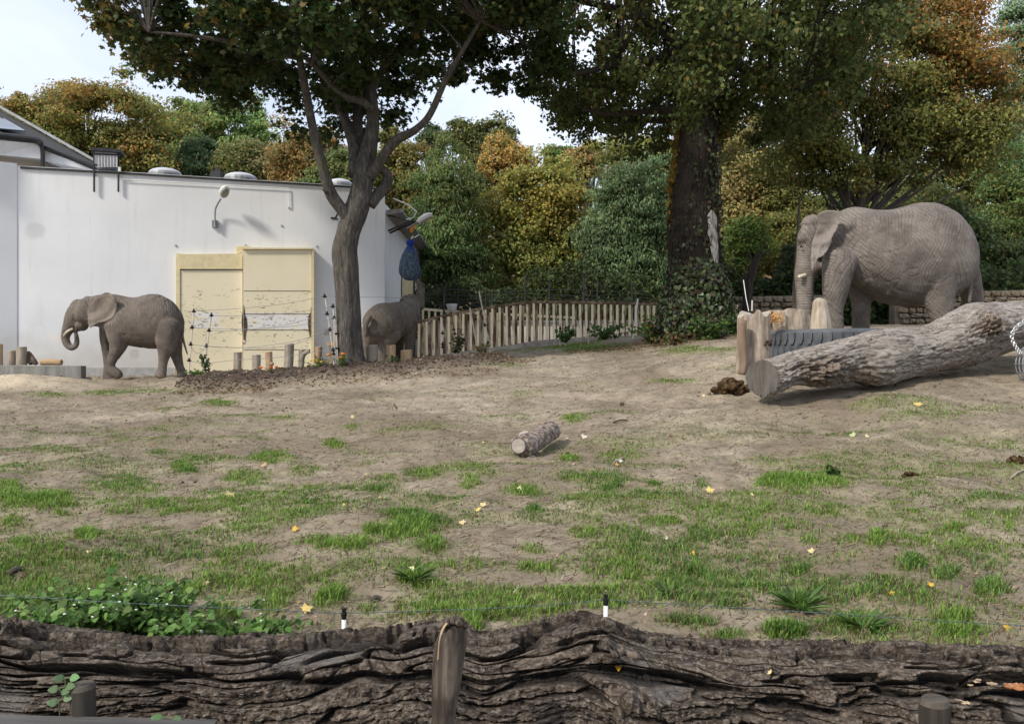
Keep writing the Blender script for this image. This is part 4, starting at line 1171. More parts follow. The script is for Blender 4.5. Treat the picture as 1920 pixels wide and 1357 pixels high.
obj('loose_bark', mb, M_RED, s1, smooth=True)
lumpy_stump('tree_stump', 1488, 584, 625, 76, 80, 15.2, 'wide low stump slab between the pale stump and the pointed one', M_PALEWOOD, .06, 8, None, .8)
lumpy_stump('tree_stump', 1466, 592, 625, 24, 27, 14.6, 'small round stump with fresh chips behind the tyre', M_PALEWOOD, .03, 12)
mb = MB()
for k in range(60):
    c = P(1450 + rg.normal(0, 7), 596 + rg.normal(0, 5), 14.2 + rg.uniform(-.15, .15)); d = rg.normal(0, 1, 3) * .05
    mb.tube([c - d, c + d], [.012, .004], 4)
o = obj('wood_chips', mb, mat_wood('fresh_chips', (.40, .20, .07), (.58, .34, .15))); o['kind'] = 'stuff'
# leaning pointed stump
root = thing('pointed_stump', P(1540, 622, 13.9), 'pale sharpened stump sticking up out of the tyre', 'stump')
prof = [(20, 640), (19.5, 622), (17, 600), (14, 580), (12.5, 568), (10, 563), (5, 559), (1, 558.5)]
pr = catmull(np.array(prof, float), 3); V = []; sides = 24; a = np.linspace(0, 2 * math.pi, sides, endpoint=False); k = 13.9 / FPX
for r, y in pr:
    c = P(1540 - (622 - y) * .05, y, 13.9); rr = r * k * (1 + .06 * np.round(vnoise(np.cos(a) * 1.6, np.sin(a) * 1.6, None, 5) * 3) / 1.5 + .03 * vnoise(np.cos(a) * 8, np.sin(a) * 8, None, 6))
    V.append(np.stack([c[0] + rr * np.cos(a), c[1] + rr * np.sin(a), np.full(sides, c[2])], 1))
n = len(V); i, j = np.meshgrid(np.arange(n - 1), np.arange(sides), indexing='ij'); j2 = (j + 1) % sides
obj('stem', MB().add(np.vstack(V), np.stack([i * sides + j, i * sides + j2, (i + 1) * sides + j2, (i + 1) * sides + j], -1).reshape(-1, 4), (np.arange(sides) + (n - 1) * sides)[None, :]), mat_wood('pale_split_wood', (.31, .25, .18), (.50, .42, .33), 'z', 22, .015), root)

t = NT('tyre_rubber'); v = t.coord()
M_RUBBER = t.out(t.ramp(t.noise(v, 5, 6, .6), (.3, (.060, .064, .071)), (.7, (.120, .127, .138))), t.bump(t.noise(v, 40, 4), .25, .004), .7)
TC = P(1560, 640, 14.6); TR = 1.10; tz0, tz1 = TC[2] - .32, P(1560, 616, 13.6)[2]
tyre = thing('tractor_tyre', (TC[0], TC[1], tz0), 'big dark grey tractor tyre lying flat behind the fallen trunk', 'tyre')
prof = [(TR * .55, tz0), (TR * .93, tz0), (TR, tz0 + .08), (TR, tz1 - .06), (TR * .96, tz1), (TR * .80, tz1 + .012), (TR * .56, tz1 - .02), (TR * .52, tz1 - .08), (TR * .52, tz0)]
obj('carcass', MB().lathe([(r, z) for r, z in prof], (TC[0], TC[1], 0), 72, caps=False), M_RUBBER, tyre, smooth=True)
lug0 = None
hexp = np.array([(-.5, .5), (.5, .5), (.5, .0), (.22, -.42), (-.22, -.42), (-.5, .0)])
for row in (0, 1):
    for kx in range(44):
        th = math.pi + (kx + .5 * row) * (2 * math.pi / 44)
        if math.sin(th) > .35: continue
        hh = (tz1 - tz0)
        zc = tz1 - .045 - hh * .24 if row == 0 else tz0 + hh * .27
        A, B = [], []
        for x, z in hexp:
            z2 = z if row == 0 else -z
            an = th + x * .118
            A.append((TC[0] + (TR - .02) * math.cos(an), TC[1] + (TR - .02) * math.sin(an), zc + z2 * hh * .46))
            an = th + x * .104
            B.append((TC[0] + (TR + .035) * math.cos(an), TC[1] + (TR + .035) * math.sin(an), zc + z2 * hh * .41))
        obj('tread_lug', MB().prism(np.array(A), np.array(B)), M_RUBBER, tyre)

# ------------------------------------------------------------------ grey fallen trunk
LSC = 3.393
tr = [  # crop x, top, bottom, depth
    (238, 1058, 1308, 12.00), (300, 1052, 1300, 12.06), (380, 1030, 1255, 12.16), (470, 1000, 1240, 12.28), (560, 972, 1250, 12.38), (680, 938, 1228, 12.52), (800, 908, 1212, 12.66), (900, 885, 1236, 12.78),
    (1000, 870, 1240, 12.9), (1100, 864, 1208, 13.02), (1200, 860, 1182, 13.14), (1290, 838, 1165, 13.25), (1370, 795, 1150, 13.35), (1450, 755, 1135, 13.45), (1520, 715, 1120, 13.54), (1580, 696, 1108, 13.6), (1660, 697, 1080, 13.7),
    (1760, 690, 1045, 13.82), (1880, 680, 1010, 13.95), (2050, 668, 985, 14.15), (2250, 680, 980, 14.4)]
tr = catmull(np.array(tr, float), 12)
sides = 150; a = np.linspace(0, 2 * math.pi, sides, endpoint=False)
V = []; NX = len(tr)
pxs = 1360 + tr[:, 0] / LSC
for cx, ct, cb, D in tr:
    k = D / FPX
    c = P(1360 + cx / LSC, 360 + (ct + cb) / 2 / LSC, D); h = (cb - ct) / 2 / LSC * k
    V.append(np.stack([c[0] - np.interp(cx, [238, 420, 900, 2300], [.56, .40, .10, -.1]) * h * np.cos(a), D + h * 1.02 * np.cos(a), c[2] + h * np.sin(a)], 1))
V = np.array(V); cen = V.mean(1, keepdims=True)
Nn = V - cen; rad = np.linalg.norm(Nn, axis=2, keepdims=True); Nn = Nn / rad
S = np.linspace(0, 1, NX)[:, None] * 5.4 + 0 * a[None, :]; TH = np.repeat(a[None, :], NX, 0)
wv2 = fbm(S * 1.1, np.cos(TH) * 1.2, np.sin(TH) * 1.2, seed=201, octv=3)
ridge = 1 - np.abs(fbm(S * .9 + wv2 * .7, np.cos(TH) * 5 + wv2 * 1.4, np.sin(TH) * 5 + wv2 * 1.4, seed=203, octv=4)) * 2
disp = .045 * fbm(S * 1.4, np.cos(TH) * 1.6, np.sin(TH) * 1.6, seed=205, octv=3) - .06 * np.clip(.25 - ridge * .3 + .25, 0, .4) - .035 * (ridge > .90) * 1.0
nf1 = vnoise(S * 1.5 + wv2 * .6, np.cos(TH) * 4.5 + wv2, np.sin(TH) * 4.5, seed=221); nf2 = vnoise(S * 2.6, np.cos(TH) * 9 + wv2 * 1.5, np.sin(TH) * 9, seed=223)
fiss = np.clip((1 - sstep(.0, .10, np.abs(nf1))) * sstep(-.1, .3, fbm(S * .8, np.cos(TH), np.sin(TH), seed=225, octv=2)) + .7 * (1 - sstep(.0, .09, np.abs(nf2))), 0, 1)
disp = disp - .028 * fiss
fine_r = .006 * fbm(S * 3, np.cos(TH) * 22, np.sin(TH) * 22, seed=207, octv=2)
# the torn, gnarled root mass at the lower left and the burl at the upper right
front = np.clip(-np.cos(TH), 0, 1)
cxg = np.repeat(tr[:, 0][:, None], sides, 1)
zc = V[:, :, 2]; pyv = (CY - FPX * (zc - EYE) / V[:, :, 1] - 360) * LSC
g1 = np.exp(-(((cxg - 560) / 190) ** 2 + ((pyv - 1150) / 95) ** 2)) * front
g2 = np.exp(-(((cxg - 1570) / 85) ** 2 + ((pyv - 850) / 75) ** 2)) * front
gn = np.abs(fbm(S * 5, np.cos(TH) * 6 + S, np.sin(TH) * 6, seed=211, octv=4))
disp = disp + fine_r + g1 * (.23 - .62 * gn) + g2 * (.19 - .55 * np.abs(fbm(S * 9, np.cos(TH) * 12, np.sin(TH) * 12, seed=213, octv=3)))
g3 = np.exp(-(((cxg - 870) / 150) ** 2 + ((pyv - 1170) / 60) ** 2)) * front
disp = disp + g3 * (.10 - .3 * np.abs(fbm(S * 3, np.cos(TH) * 8, np.sin(TH) * 8, seed=215, octv=3)))
# hollow underside towards the right
under = sstep(.2, .75, -np.sin(TH)) * sstep(1250, 1700, cxg) * front
disp = disp - .16 * under * (1 + fbm(S * 2, TH * 2, None, seed=217))
V = V + Nn * disp[..., None]
i, j = np.meshgrid(np.arange(NX - 1), np.arange(sides), indexing='ij'); j2 = (j + 1) % sides
t = NT('weathered_trunk')
v = t.coord((2.2, 14, 14), (0, math.radians(14), 0)); v1 = t.coord()
n1 = t.noise(v, 1.6, 7, .65, .8); n2 = t.noise(v1, 2.0, 5); n3 = t.noise(v1, 30, 5, .7)
c = t.ramp(n1, (.36, (.095, .082, .070)), (.5, (.27, .24, .212)), (.68, (.40, .365, .325)))
c = t.mix(t.ramp(n2, (.42, 0.0), (.66, .55)), c, (.20, .165, .135))
c = t.mix(t.ramp(t.attr('gnarl', 'Fac'), (.1, 0.0), (.6, .8)), c, t.ramp(n3, (.35, (.07, .05, .034)), (.65, (.26, .20, .145))))
c = t.mix(t.math('MULTIPLY', t.attr('fissure', 'Fac'), .7), c, (.05, .04, .032))
M_TRUNK = t.out(c, t.bump(t.math('ADD', n1, t.math('MULTIPLY', n3, .3)), .9, .02), .92)
froot = thing('weathered_log', (V[0].mean(0)[0], 12.0, V[0][:, 2].min()), 'long grey weathered tree log lying in front of the big elephant', 'log')
obj('trunk', MB().add(V.reshape(-1, 3), np.stack([i * sides + j, i * sides + j2, (i + 1) * sides + j2, (i + 1) * sides + j], -1).reshape(-1, 4)), M_TRUNK, froot, smooth=True,
    attrs={'gnarl': np.clip(g1 + g2 + .5 * g3, 0, 1).ravel(), 'fissure': fiss.ravel()})
# the sawn left end
e = V[0]; ce = e.mean(0); e2 = ce + (e - ce) * .985 + np.array([-.010, -.010, 0])
obj('sawn_face', MB().add(np.vstack([e, e2]), np.stack([np.arange(sides), (np.arange(sides) + 1) % sides, (np.arange(sides) + 1) % sides + sides, np.arange(sides) + sides], -1), (np.arange(sides) + sides)[None, :]),
    mat_wood('grey_sawn_face', (.075, .066, .058), (.145, .130, .113), 'z', 10, .006, .5), froot)
# hollow twig stubs in the burl
M_STUB = mat_plain('stub_rim', (.34, .29, .24), .9, .25)
for (cx, cy, r) in ((1635, 820, 18), (1660, 795, 13), (1600, 760, 10), (1560, 835, 16), (1530, 880, 15), (1580, 890, 13), (1500, 850, 12), (1615, 870, 11)):
    D = 13.08; q = P(1360 + cx / LSC, 360 + cy / LSC, D); rr = r / LSC * D / FPX
    ring = [q + np.array([math.cos(b) * rr, -.03 * (1 + math.sin(b * 2) * .3), math.sin(b) * rr]) for b in np.linspace(0, 2 * math.pi, 15)]
    obj('twig_stub', MB().tube(ring, rr * .24, 6, False), M_STUB, froot, smooth=True)

# wire drum and chain at the right edge
root = thing('wire_drum', PG(1926, 12.7), 'galvanised wire cage drum at the right edge beside the trunk', 'wire cage')
k = 12.7 / FPX; cd = P(1940, 683, 12.7)
for o_ in (-.12, .02, .16):
    ring = [cd + np.array([o_ * .25 + math.cos(b) * .24, o_, math.sin(b) * .30]) for b in np.linspace(0, 2 * math.pi, 29)]
    obj('hoop', MB().tube(ring, .011, 6, False), M_GREYMETAL, root)
for b in np.linspace(0, 2 * math.pi, 15)[:-1]:
    p0 = cd + np.array([-.05 + math.cos(b) * .24, -.17, math.sin(b) * .30]); obj('bar', MB().tube([p0, p0 + np.array([.09, .38, 0])], .008, 5), M_GREYMETAL, root)
obj('core', MB().ell(cd + np.array([.0, .02, 0]), (.16, .12, .2), 14, 10), M_PALEWOOD, root, smooth=True)
root = thing('chain', P(1902, 640, 12.9), 'bright steel chain looped round the right end of the trunk', 'chain')
ch = catmull([P(1926, 598, 12.75), P(1914, 607, 12.72), P(1902, 618, 12.7), P(1897, 630, 12.7), P(1900, 642, 12.7), P(1906, 652, 12.7), P(1911, 659, 12.7), P(1916, 664, 12.7)], 3)
for q in range(len(ch) - 1):
    d = ch[q + 1] - ch[q]; L = np.linalg.norm(d); d = d / L
    s_ = np.cross(d, (0, 1, 0)) if q % 2 else np.array([0, 1.0, 0]); s_ = s_ / np.linalg.norm(s_)
    m_ = (ch[q] + ch[q + 1]) / 2
    obj('link', MB().tube([m_ + d * math.cos(b) * L * .66 + s_ * math.sin(b) * .026 for b in np.linspace(0, 2 * math.pi, 11)], .009, 5, False), mat_plain('bright_steel', (.55, .55, .54), .35, .08, metal=.7) if q == 0 else bpy.data.materials['bright_steel'], root)

# ------------------------------------------------------------------ dung, small log
M_DUNG = mat_plain('dung', (.085, .052, .026), .95, .6, 14, spec=.1)
def clod_heap(name, px, py, w, h, D, n, label, seed):
    r_ = np.random.default_rng(seed); mb = MB(); k = D / FPX
    b = PG(px, D)
    for q in range(n):
        x = r_.normal(0, .33); top = max(0, 1 - (x / .9) ** 2)
        z = r_.uniform(0, 1) * top
        s_ = r_.uniform(.09, .17) * w * k
        mb.ell(b + np.array([x * w * k * .75, r_.normal(0, .2) * w * k * .6, z * h * k * .8 + s_ * .2]), (s_, s_ * r_.uniform(.7, 1), s_ * r_.uniform(.55, .85)), 9, 7, Matrix.Rotation(r_.uniform(-1, 1), 3, 'Y'))
    V = np.vstack(mb.v); V = V + .014 * np.stack([vnoise(V[:, 0] * 22, V[:, 1] * 22, V[:, 2] * 22, s_) for s_ in (1, 2, 3)], 1)
    o = obj(name, (V, mb.f), M_DUNG); tag(o, label, 'dung')
dD = hit_ground(1370, 738)[1]
clod_heap('dung_heap', 1372, 738, 56, 30, dD, 70, 'brown heap of dung left of the sawn trunk end', 1)
clod_heap('dung_heap', 1331, 738, 8, 7, dD, 8, 'single brown dung ball left of the dung heap', 2)
dD2 = hit_ground(1707, 894)[1]
clod_heap('dung_heap', 1707, 894, 28, 11, dD2, 16, 'flat brown dung clod right of the bright green grass patch', 3)
clod_heap('dung_heap', 1912, 862, 40, 16, hit_ground(1912, 870)[1], 20, 'reddish brown dung clod at the right edge of the ground', 4)

sD = hit_ground(985, 858)[1]; k = sD / FPX
slog = thing('short_log', PG(1000, sD), 'short pale barked log with sawn branch stubs on the bare ground', 'log')
axis = catmull([P(978, 838, sD), P(1000, 828, sD + .25), P(1035, 806, sD + .75)], 14)
lift = gz(axis[0][0], axis[0][1]) + .17 - axis[0][2]
lift = max(lift, 0)
sides = 40; a = np.linspace(0, 2 * math.pi, sides, endpoint=False); V = []
tan = np.gradient(axis, axis=0); tan /= np.linalg.norm(tan, axis=1)[:, None]
for q, (c, tv) in enumerate(zip(axis, tan)):
    u = np.cross(tv, (0, 0, 1)); u /= np.linalg.norm(u); w_ = np.cross(u, tv)
    f = q / (len(axis) - 1); r = (.150 - .025 * f)
    rr = r * (1 + .07 * vnoise(np.cos(a) * 2, np.sin(a) * 2, np.full(sides, f * 4), 3) + .08 * vnoise(np.cos(a) * 6, np.sin(a) * 6, np.full(sides, f * 14), 4))
    V.append(c + np.array([0, 0, 0]) + rr[:, None] * (np.cos(a)[:, None] * u + np.sin(a)[:, None] * w_))
n = len(V); i, j = np.meshgrid(np.arange(n - 1), np.arange(sides), indexing='ij'); j2 = (j + 1) % sides
t = NT('scaly_bark'); v = t.coord((18, 18, 18)); nn = t.noise(v, 1, 5, .7)
M_SCALY = t.out(t.ramp(nn, (.36, (.06, .045, .036)), (.5, (.19, .15, .125)), (.64, (.38, .32, .275))), t.bump(nn, .8, .02), .9)
obj('stem', MB().add(np.vstack(V), np.stack([i * sides + j, i * sides + j2, (i + 1) * sides + j2, (i + 1) * sides + j], -1).reshape(-1, 4), (np.arange(sides) + (n - 1) * sides)[None, :], np.arange(sides)[::-1][None, :]), M_SCALY, slog, smooth=True)
for (px, py, r, dv, dd) in ((972, 836, .098, (-.35, -1, .05), -.06), (1000, 834, .075, (.5, -1, .1), .02), (982, 812, .07, (-.3, -.3, 1), .2), (997, 862, .07, (.2, -1, .1), -.02)):
    c = P(px, py, sD + dd); dv = np.array(dv); dv = dv / np.linalg.norm(dv)
    obj('branch_stub', MB().tube([c - dv * .2, c], [r * 1.05, r], 16, False), M_SCALY, slog, smooth=True)
    obj('sawn_face', MB().tube([c - dv * .01, c + dv * .004], [r * .97, r * .9], 16), M_GREYCUT, slog)
# ------------------------------------------------------------------ corral fence
t = NT('cream_rusty_paint'); v = t.coord()
n1 = t.noise(t.coord((3, 3, .9)), 3.0, 6, .65)
M_CREAM = t.out(t.mix(t.ramp(n1, (.56, 0.0), (.66, .85)), (.82, .71, .47), (.24, .13, .07)), t.bump(n1, .2, .005), .7)
n1 = None
t = NT('rusty_paint'); n1 = t.noise(t.coord((3, 3, .8)), 2.4, 6, .65)
M_RUST = t.out(t.mix(t.ramp(n1, (.42, 0.0), (.54, .95)), (.46, .38, .26), (.125, .060, .038)), t.bump(n1, .3, .006), .85)
t = NT('rail_paint'); n1 = t.noise(t.coord((2, 2, 2)), 3, 6, .65)
M_RAIL = t.out(t.mix(t.ramp(n1, (.40, 0.0), (.55, .9)), (.30, .22, .14), (.09, .05, .03)), None, .85)

FT = [(782, 606, 26.0), (800, 601, 26.0), (830, 594, 26.0), (880, 584, 26.0), (930, 575, 26.0), (1003, 567, 26.0), (1060, 568, 26.2), (1140, 569, 26.4), (1232, 571, 26.7)]
FB = [(782, 670), (830, 665), (900, 656), (960, 648), (1003, 640), (1060, 635.5), (1140, 632), (1232, 629)]
fx = [p[0] for p in FT]
ftop = lambda x: np.interp(x, fx, [p[1] for p in FT]); fD = lambda x: np.interp(x, fx, [p[2] for p in FT])
fbot = lambda x: np.interp(x, [p[0] for p in FB], [p[1] for p in FB])
corral = thing('corral_fence', P(1000, 640, 26.0), 'front cream corral fence of rusty upright bars with a sloping top rail', 'fence')
for q in range(len(FT) - 1):
    a_, b_ = P(*FT[q]), P(*FT[q + 1])
    obj('top_rail', MB().beam(a_ + (0, 0, .02), b_ + (0, 0, .02), .14, .085), M_RAIL, corral)
x = 786.0; q = 0
rgf = np.random.default_rng(3)
while x < 1230:
    D = fD(x); a_ = P(x, ftop(x) + 2, D); b_ = P(x + rgf.uniform(-1, 1), fbot(x), D)
    s_ = obj('bar', MB().beam(b_, a_, .075, .11, (0, 1, 0)), M_CREAM, corral)
    w_ = .05 if x < 1010 else .025
    obj('rusty_flange', MB().beam(b_ + (.085, .05, 0), a_ + (.085, .05, 0), w_ * 2, .035, (0, 1, 0)), M_RUST, s_)
    x += np.interp(x, [786, 900, 1010, 1230], [14.2, 13.4, 12.3, 11.4]) + rgf.uniform(-.5, .5); q += 1
mb = MB()
for q in range(len(FB) - 1):
    (xa, ya), (xb, yb) = FB[q], FB[q + 1]
    if xb < 880: continue
    a_, b_ = P(xa, ya, fD(xa) - .1), P(xb, yb, fD(xb) - .1)
    mb.prism(np.array([a_ + (0, -.15, .02), b_ + (0, -.15, .02), b_ + (0, -.15, -.45), a_ + (0, -.15, -.45)]), np.array([a_ + (0, .45, .02), b_ + (0, .45, .02), b_ + (0, .45, -.45), a_ + (0, .45, -.45)]))
obj('kerb', mb, mat_plain('kerb_concrete', (.36, .32, .27), .9, .25), corral)
# the fence and the low white wall behind it
rear = thing('corral_fence', P(930, 605, 29), 'rear cream corral fence glimpsed through the front bars', 'fence')
for (xa, ya, xb, yb) in ((792, 579.5, 870, 586), (870, 586, 960, 590), (960, 590, 1080, 596)):
    obj('top_rail', MB().beam(P(xa, ya, 29.0), P(xb, yb, 29.0), .08, .09), M_CREAM, rear)
for x in np.arange(793, 960, 11.6):
    y0 = np.interp(x, [792, 870, 960], [580, 586.5, 590.5])
    obj('bar', MB().beam(P(x, 652, 29.0), P(x, y0, 29.0), .075, .06, (0, 1, 0)), M_CREAM, rear)
mb = MB(); A = [P(786, 606, 30.5), P(1236, 604, 30.5), P(1236, 650, 30.5), P(786, 668, 30.5)]
mb.prism(np.array(A), np.array(A) + (0, .25, 0))
t = NT('pale_render'); v = t.coord(); n1 = t.noise(v, 1.4, 6, .65)
lw = obj('low_wall', mb, t.out(t.ramp(n1, (.3, (.60, .55, .46)), (.6, (.82, .79, .72))), None, .9)); tag(lw, 'low pale rendered wall behind the corral fences', 'wall')
mb = MB(); A = [P(786, 601.5, 30.4), P(1236, 600, 30.4), P(1236, 604, 30.4), P(786, 605.5, 30.4)]
obj('coping', MB().prism(np.array(A), np.array(A) + (0, .4, 0)), M_GREYMETAL, lw)
# white tub hanging on the rear fence
tb = P(847, 577, 28.6); kb = 28.6 / FPX
tub = obj('tub', MB().lathe([(.8 * 10 * kb, -7 * kb), (10 * kb, 6 * kb), (10.6 * kb, 7 * kb), (9.4 * kb, 6.5 * kb), (8 * kb, -6 * kb)], tb, 20), M_WHITE, smooth=True)
tag(tub, 'white plastic tub on the rear corral fence', 'tub')

# mesh fence with thin dark posts in front of the trees
mf = thing('mesh_fence', P(950, 600, 32), 'thin dark wire fence with slender posts in front of the trees', 'fence')
for px, top in ((833, 541), (859, 545), (911, 541), (923, 549), (985, 520), (1030, 528), (1095, 520), (1120, 528), (1185, 530)):
    obj('post', MB().tube([P(px, 640, 32), P(px, top, 32)], .035, 6), M_DARKMETAL, mf)
for y in (545, 553, 560, 566, 572, 579):
    pts = [P(px, y + 2.0 * math.sin(px * .03 + y), 32) for px in range(780, 1240, 20)]
    obj('wire', MB().tube(pts, .010, 4), M_DARKMETAL, mf)

# ------------------------------------------------------------------ stone wall behind the big elephant
swall = thing('stone_wall', P(1640, 610, 24.5), 'rough brown stone wall behind the big elephant', 'wall')
M_MORTAR = mat_plain('mortar', (.20, .17, .13), .95, .25)
t = NT('field_stone'); v = t.coord(); n1 = t.noise(v, 2.2, 3, .5); n2 = t.noise(v, 14, 6, .65)
M_STONE = t.out(t.mix(t.ramp(n2, (.35, .6), (.6, 0.0)), t.ramp(n1, (.35, (.20, .16, .11)), (.5, (.29, .22, .14)), (.65, (.25, .235, .21))), (.085, .065, .045)), t.bump(n2, .6, .02), .95)
for xa, ya, xb, yb in ((1348, 557, 1556, 553), (1678, 549, 2050, 541)):
    A = [P(xa, ya, 24.6), P(xb, yb, 24.6), P(xb, 640, 24.6), P(xa, 640, 24.6)]
    obj('core', MB().prism(np.array(A), np.array(A) + (0, .4, 0)), M_MORTAR, swall)
rs = np.random.default_rng(17)
stone_me = []
for q in range(6):
    mb = MB().ell((0, 0, 0), (.5, .5, .5), 8, 6)
    V = np.vstack(mb.v); V = np.sign(V) * np.abs(V) ** .55 * .5 ** .45; V = V * (1 + .10 * rs.normal(0, 1, (len(V), 1)))
    me = np_mesh('stone', V, mb.f, smooth=False); me.materials.append(M_STONE); stone_me.append(me)
kw = 24.5 / FPX; row = 0; y = 607.0; nstone = 0
while y > 545:
    h = rs.uniform(8.5, 12.5)
    x = 1346 + rs.uniform(-6, 0)
    while x < 1935:
        w_ = rs.uniform(11, 25); topy = np.interp(x + w_ / 2, [1348, 2050], [558, 542])
        if y - h * .6 > topy and (row > -1) and not (1556 < x < 1680) and nstone < 290:
            c = P(x + w_ / 2, y - h / 2 + rs.uniform(-.8, .8), 24.56)
            s_ = bpy.data.objects.new('stone', stone_me[rs.integers(6)]); COL.objects.link(s_); s_.parent = swall
            s_.location = c - wloc(swall); s_.scale = (w_ * kw * .96, .26 + rs.uniform(0, .10), h * kw * .95); s_.rotation_euler = (0, rs.uniform(-.08, .08), 0)
            nstone += 1
        x += w_
    y -= h; row += 1

# ------------------------------------------------------------------ electric fence rods, insulators, wires
M_ROD = mat_plain('bleached_rod', (.55, .49, .40), .7, .15)
G_ROD = 'slim electric fence rods round the flower bed'
def rod(pts, D, r, ins, label, mat=M_ROD, group=G_ROD, isz=1.0, tip=True):
    C = [P(x, y, D) for x, y in pts]
    root = thing('fence_rod', C[0], label, 'fence rod', group)
    obj('stem', MB().tube(C, r, 8), mat, root)
    for (x, y) in ins:
        c = P(x, y, D - .01)
        mb = MB().ell(c, (.055 * isz, .055 * isz, .028 * isz), 10, 6).ell(c + (0, 0, .035 * isz), (.025 * isz, .025 * isz, .04 * isz), 8, 6)
        obj('insulator', mb, M_BLACK, root, smooth=True)
rod([(354, 702), (358, 650), (364, 582)], 19.4, .016, [(363.5, 584), (360, 614.5), (357.5, 646), (354.5, 676)], 'leftmost slim rod with four black insulators behind the elephant tail')
rod([(384, 700), (388, 650), (397, 589)], 19.5, .016, [(396.5, 591.5), (392, 620), (387, 649), (382, 682)], 'slim rod with black insulators in front of the yellow door')
rod([(386, 696), (385.6, 622)], 19.7, .010, [], 'thin bare cane beside the rod at the yellow door')
rod([(627, 691), (623, 650), (616, 600), (609, 552)], 19.3, .016, [(608.5, 556), (613, 589), (618.5, 618.5), (624, 656)], 'tallest slim rod left of the maple trunk leaning left')
rod([(636, 686), (630, 640), (624, 572)], 19.25, .014, [(624, 575), (626.5, 596.5), (630.5, 625.5), (632, 653)], 'slim leaning rod nearest to the maple trunk')
rod([(626, 690), (627, 596)], 19.2, .012, [(624.5, 656.5), (625, 664)], 'pale bare cane upright beside the maple trunk')
rod([(634, 684), (629, 597)], 19.22, .012, [], 'pale bare cane slanting against the maple trunk')
rod([(829, 664), (831, 620), (827, 594)], 21.5, .020, [(830, 625), (830, 645.5), (830, 651)], 'dark spotted rod left of the leafy stalk by the corral')
rod([(833, 597), (833, 545)], 26.6, .03, [(833, 546), (833, 574)], 'upright dark rod behind the sloping top rail', M_DARKMETAL)
rod([(895, 652), (881, 577)], 24, .022, [], 'pale slanting cane leaning on the corral fence')
rod([(920, 665), (914, 630), (906, 585), (898, 546)], 23.5, .018, [(909, 610), (915, 643)], 'tall slanting rod with two black insulators by the corral')
rod([(854, 642), (849, 592), (844, 580)], 23, .016, [(851, 618), (853, 626)], 'dark slanting rod beside the leafy stalk', M_RUST)
rod([(1050, 648), (1051, 606)], 24, .016, [(1050.5, 616), (1050.5, 621)], 'left one of two short rods in front of the corral bars')
rod([(1061, 648), (1061, 606)], 24, .016, [(1060.5, 615), (1060.5, 620)], 'right one of two short rods in front of the corral bars')
rod([(1074, 630), (1089, 592)], 24, .014, [], 'thin brown stick slanting right before the corral bars', M_RUST)
rod([(1103, 650), (1104, 612)], 24, .014, [(1103, 617), (1103, 619)], 'single short rod with one insulator before the corral bars')
rod([(1185, 648), (1196, 560)], 25.4, .022, [], 'thin white rod at the right end of the corral fence', M_WHITE)
rod([(1404, 583), (1399, 560), (1394, 525)], 13.9, .007, [], 'white rod slanting beside the dead leaning trunk', M_WHITE)
rod([(1410, 583), (1410.5, 563)], 13.9, .014, [], 'short pale stake behind the broad stump')

wires = thing('electric_wire', P(500, 640, 19.4), 'thin electric wires strung along the flower bed', 'wire')
def wire(pts, r=.0055, parent=wires, mat=M_GREYMETAL, name='strand', n=8):
    obj(name, MB().tube(catmull([P(*p) for p in pts], n), r, 4), mat, parent)
wire([(363, 583, 19.4), (440, 579, 19.35), (530, 570, 19.3), (608, 556, 19.3), (640, 557, 19.4), (720, 557.5, 20.5), (760, 559, 21)])
wire([(396, 592, 19.5), (450, 592, 19.4), (530, 588, 19.3), (624, 575, 19.25)])
wire([(360, 614, 19.4), (430, 617, 19.4), (520, 612, 19.3), (613, 589, 19.3), (640, 592, 19.4)])
wire([(392, 620, 19.5), (450, 619.5, 19.4), (560, 610, 19.3), (626, 597, 19.25)])
wire([(357, 646, 19.4), (430, 651.5, 19.4), (480, 650, 19.4), (560, 638, 19.3), (618, 618.5, 19.3)])
wire([(387, 649, 19.5), (420, 651, 19.4), (520, 651, 19.35), (580, 637, 19.3), (630, 625, 19.25)])
wire([(354, 676, 19.4), (385, 681, 19.4), (440, 675, 19.4), (520, 670, 19.4), (600, 658, 19.3), (624, 656, 19.3)])
wire([(364, 590, 19.4), (374, 600, 19.4), (385, 600, 19.4), (396, 592, 19.5)])
wire([(357, 648, 19.4), (367, 661, 19.4), (377, 660, 19.4), (387, 649, 19.5)])
wire([(790, 558, 30), (815, 551, 28), (833, 546, 26.7), (850, 556, 28), (870, 561, 30), (898, 556, 24)], .010, wires, M_BLACK, 'strand')

# foreground white stakes with black caps and the blue-green wire
G_STK = 'white stakes with black caps behind the bark log'
def stake(px, top, bot, D, label, mess):
    k = D / FPX; C0, C1 = P(px - 1, bot + 60, D), P(px, top + 14, D)
    root = thing('wire_stake', C0, label, 'stake', G_STK)
    obj('stem', MB().tube([C0, C1], 4.2 * k, 12), M_WHITE, root, smooth=True)
    mb = MB().lathe([(4.6 * k, 0), (4.8 * k, 6 * k), (5.6 * k, 7 * k), (5.6 * k, 12 * k), (4.2 * k, 13 * k), (4.2 * k, 20 * k), (2, 0)][:-1] + [(0.5 * k, 21 * k)], C1 + (0, 0, -3 * k), 14)
    if mess:
        r_ = np.random.default_rng(2)
        for q in range(14):
            p0 = C1 + np.array([r_.uniform(-4, 4) * k, 0, 14 * k]); mb.tube([p0, p0 + r_.normal(0, 5, 3) * k], .4 * k, 4)
    obj('cap', mb, M_BLACK, root, smooth=False)
stake(645, 1143, 1176, 4.55, 'white stake with a frayed black cap left of the wooden slab', True)
stake(1136, 1117, 1152, 4.75, 'white stake with a clean black cap right of the wooden slab', False)
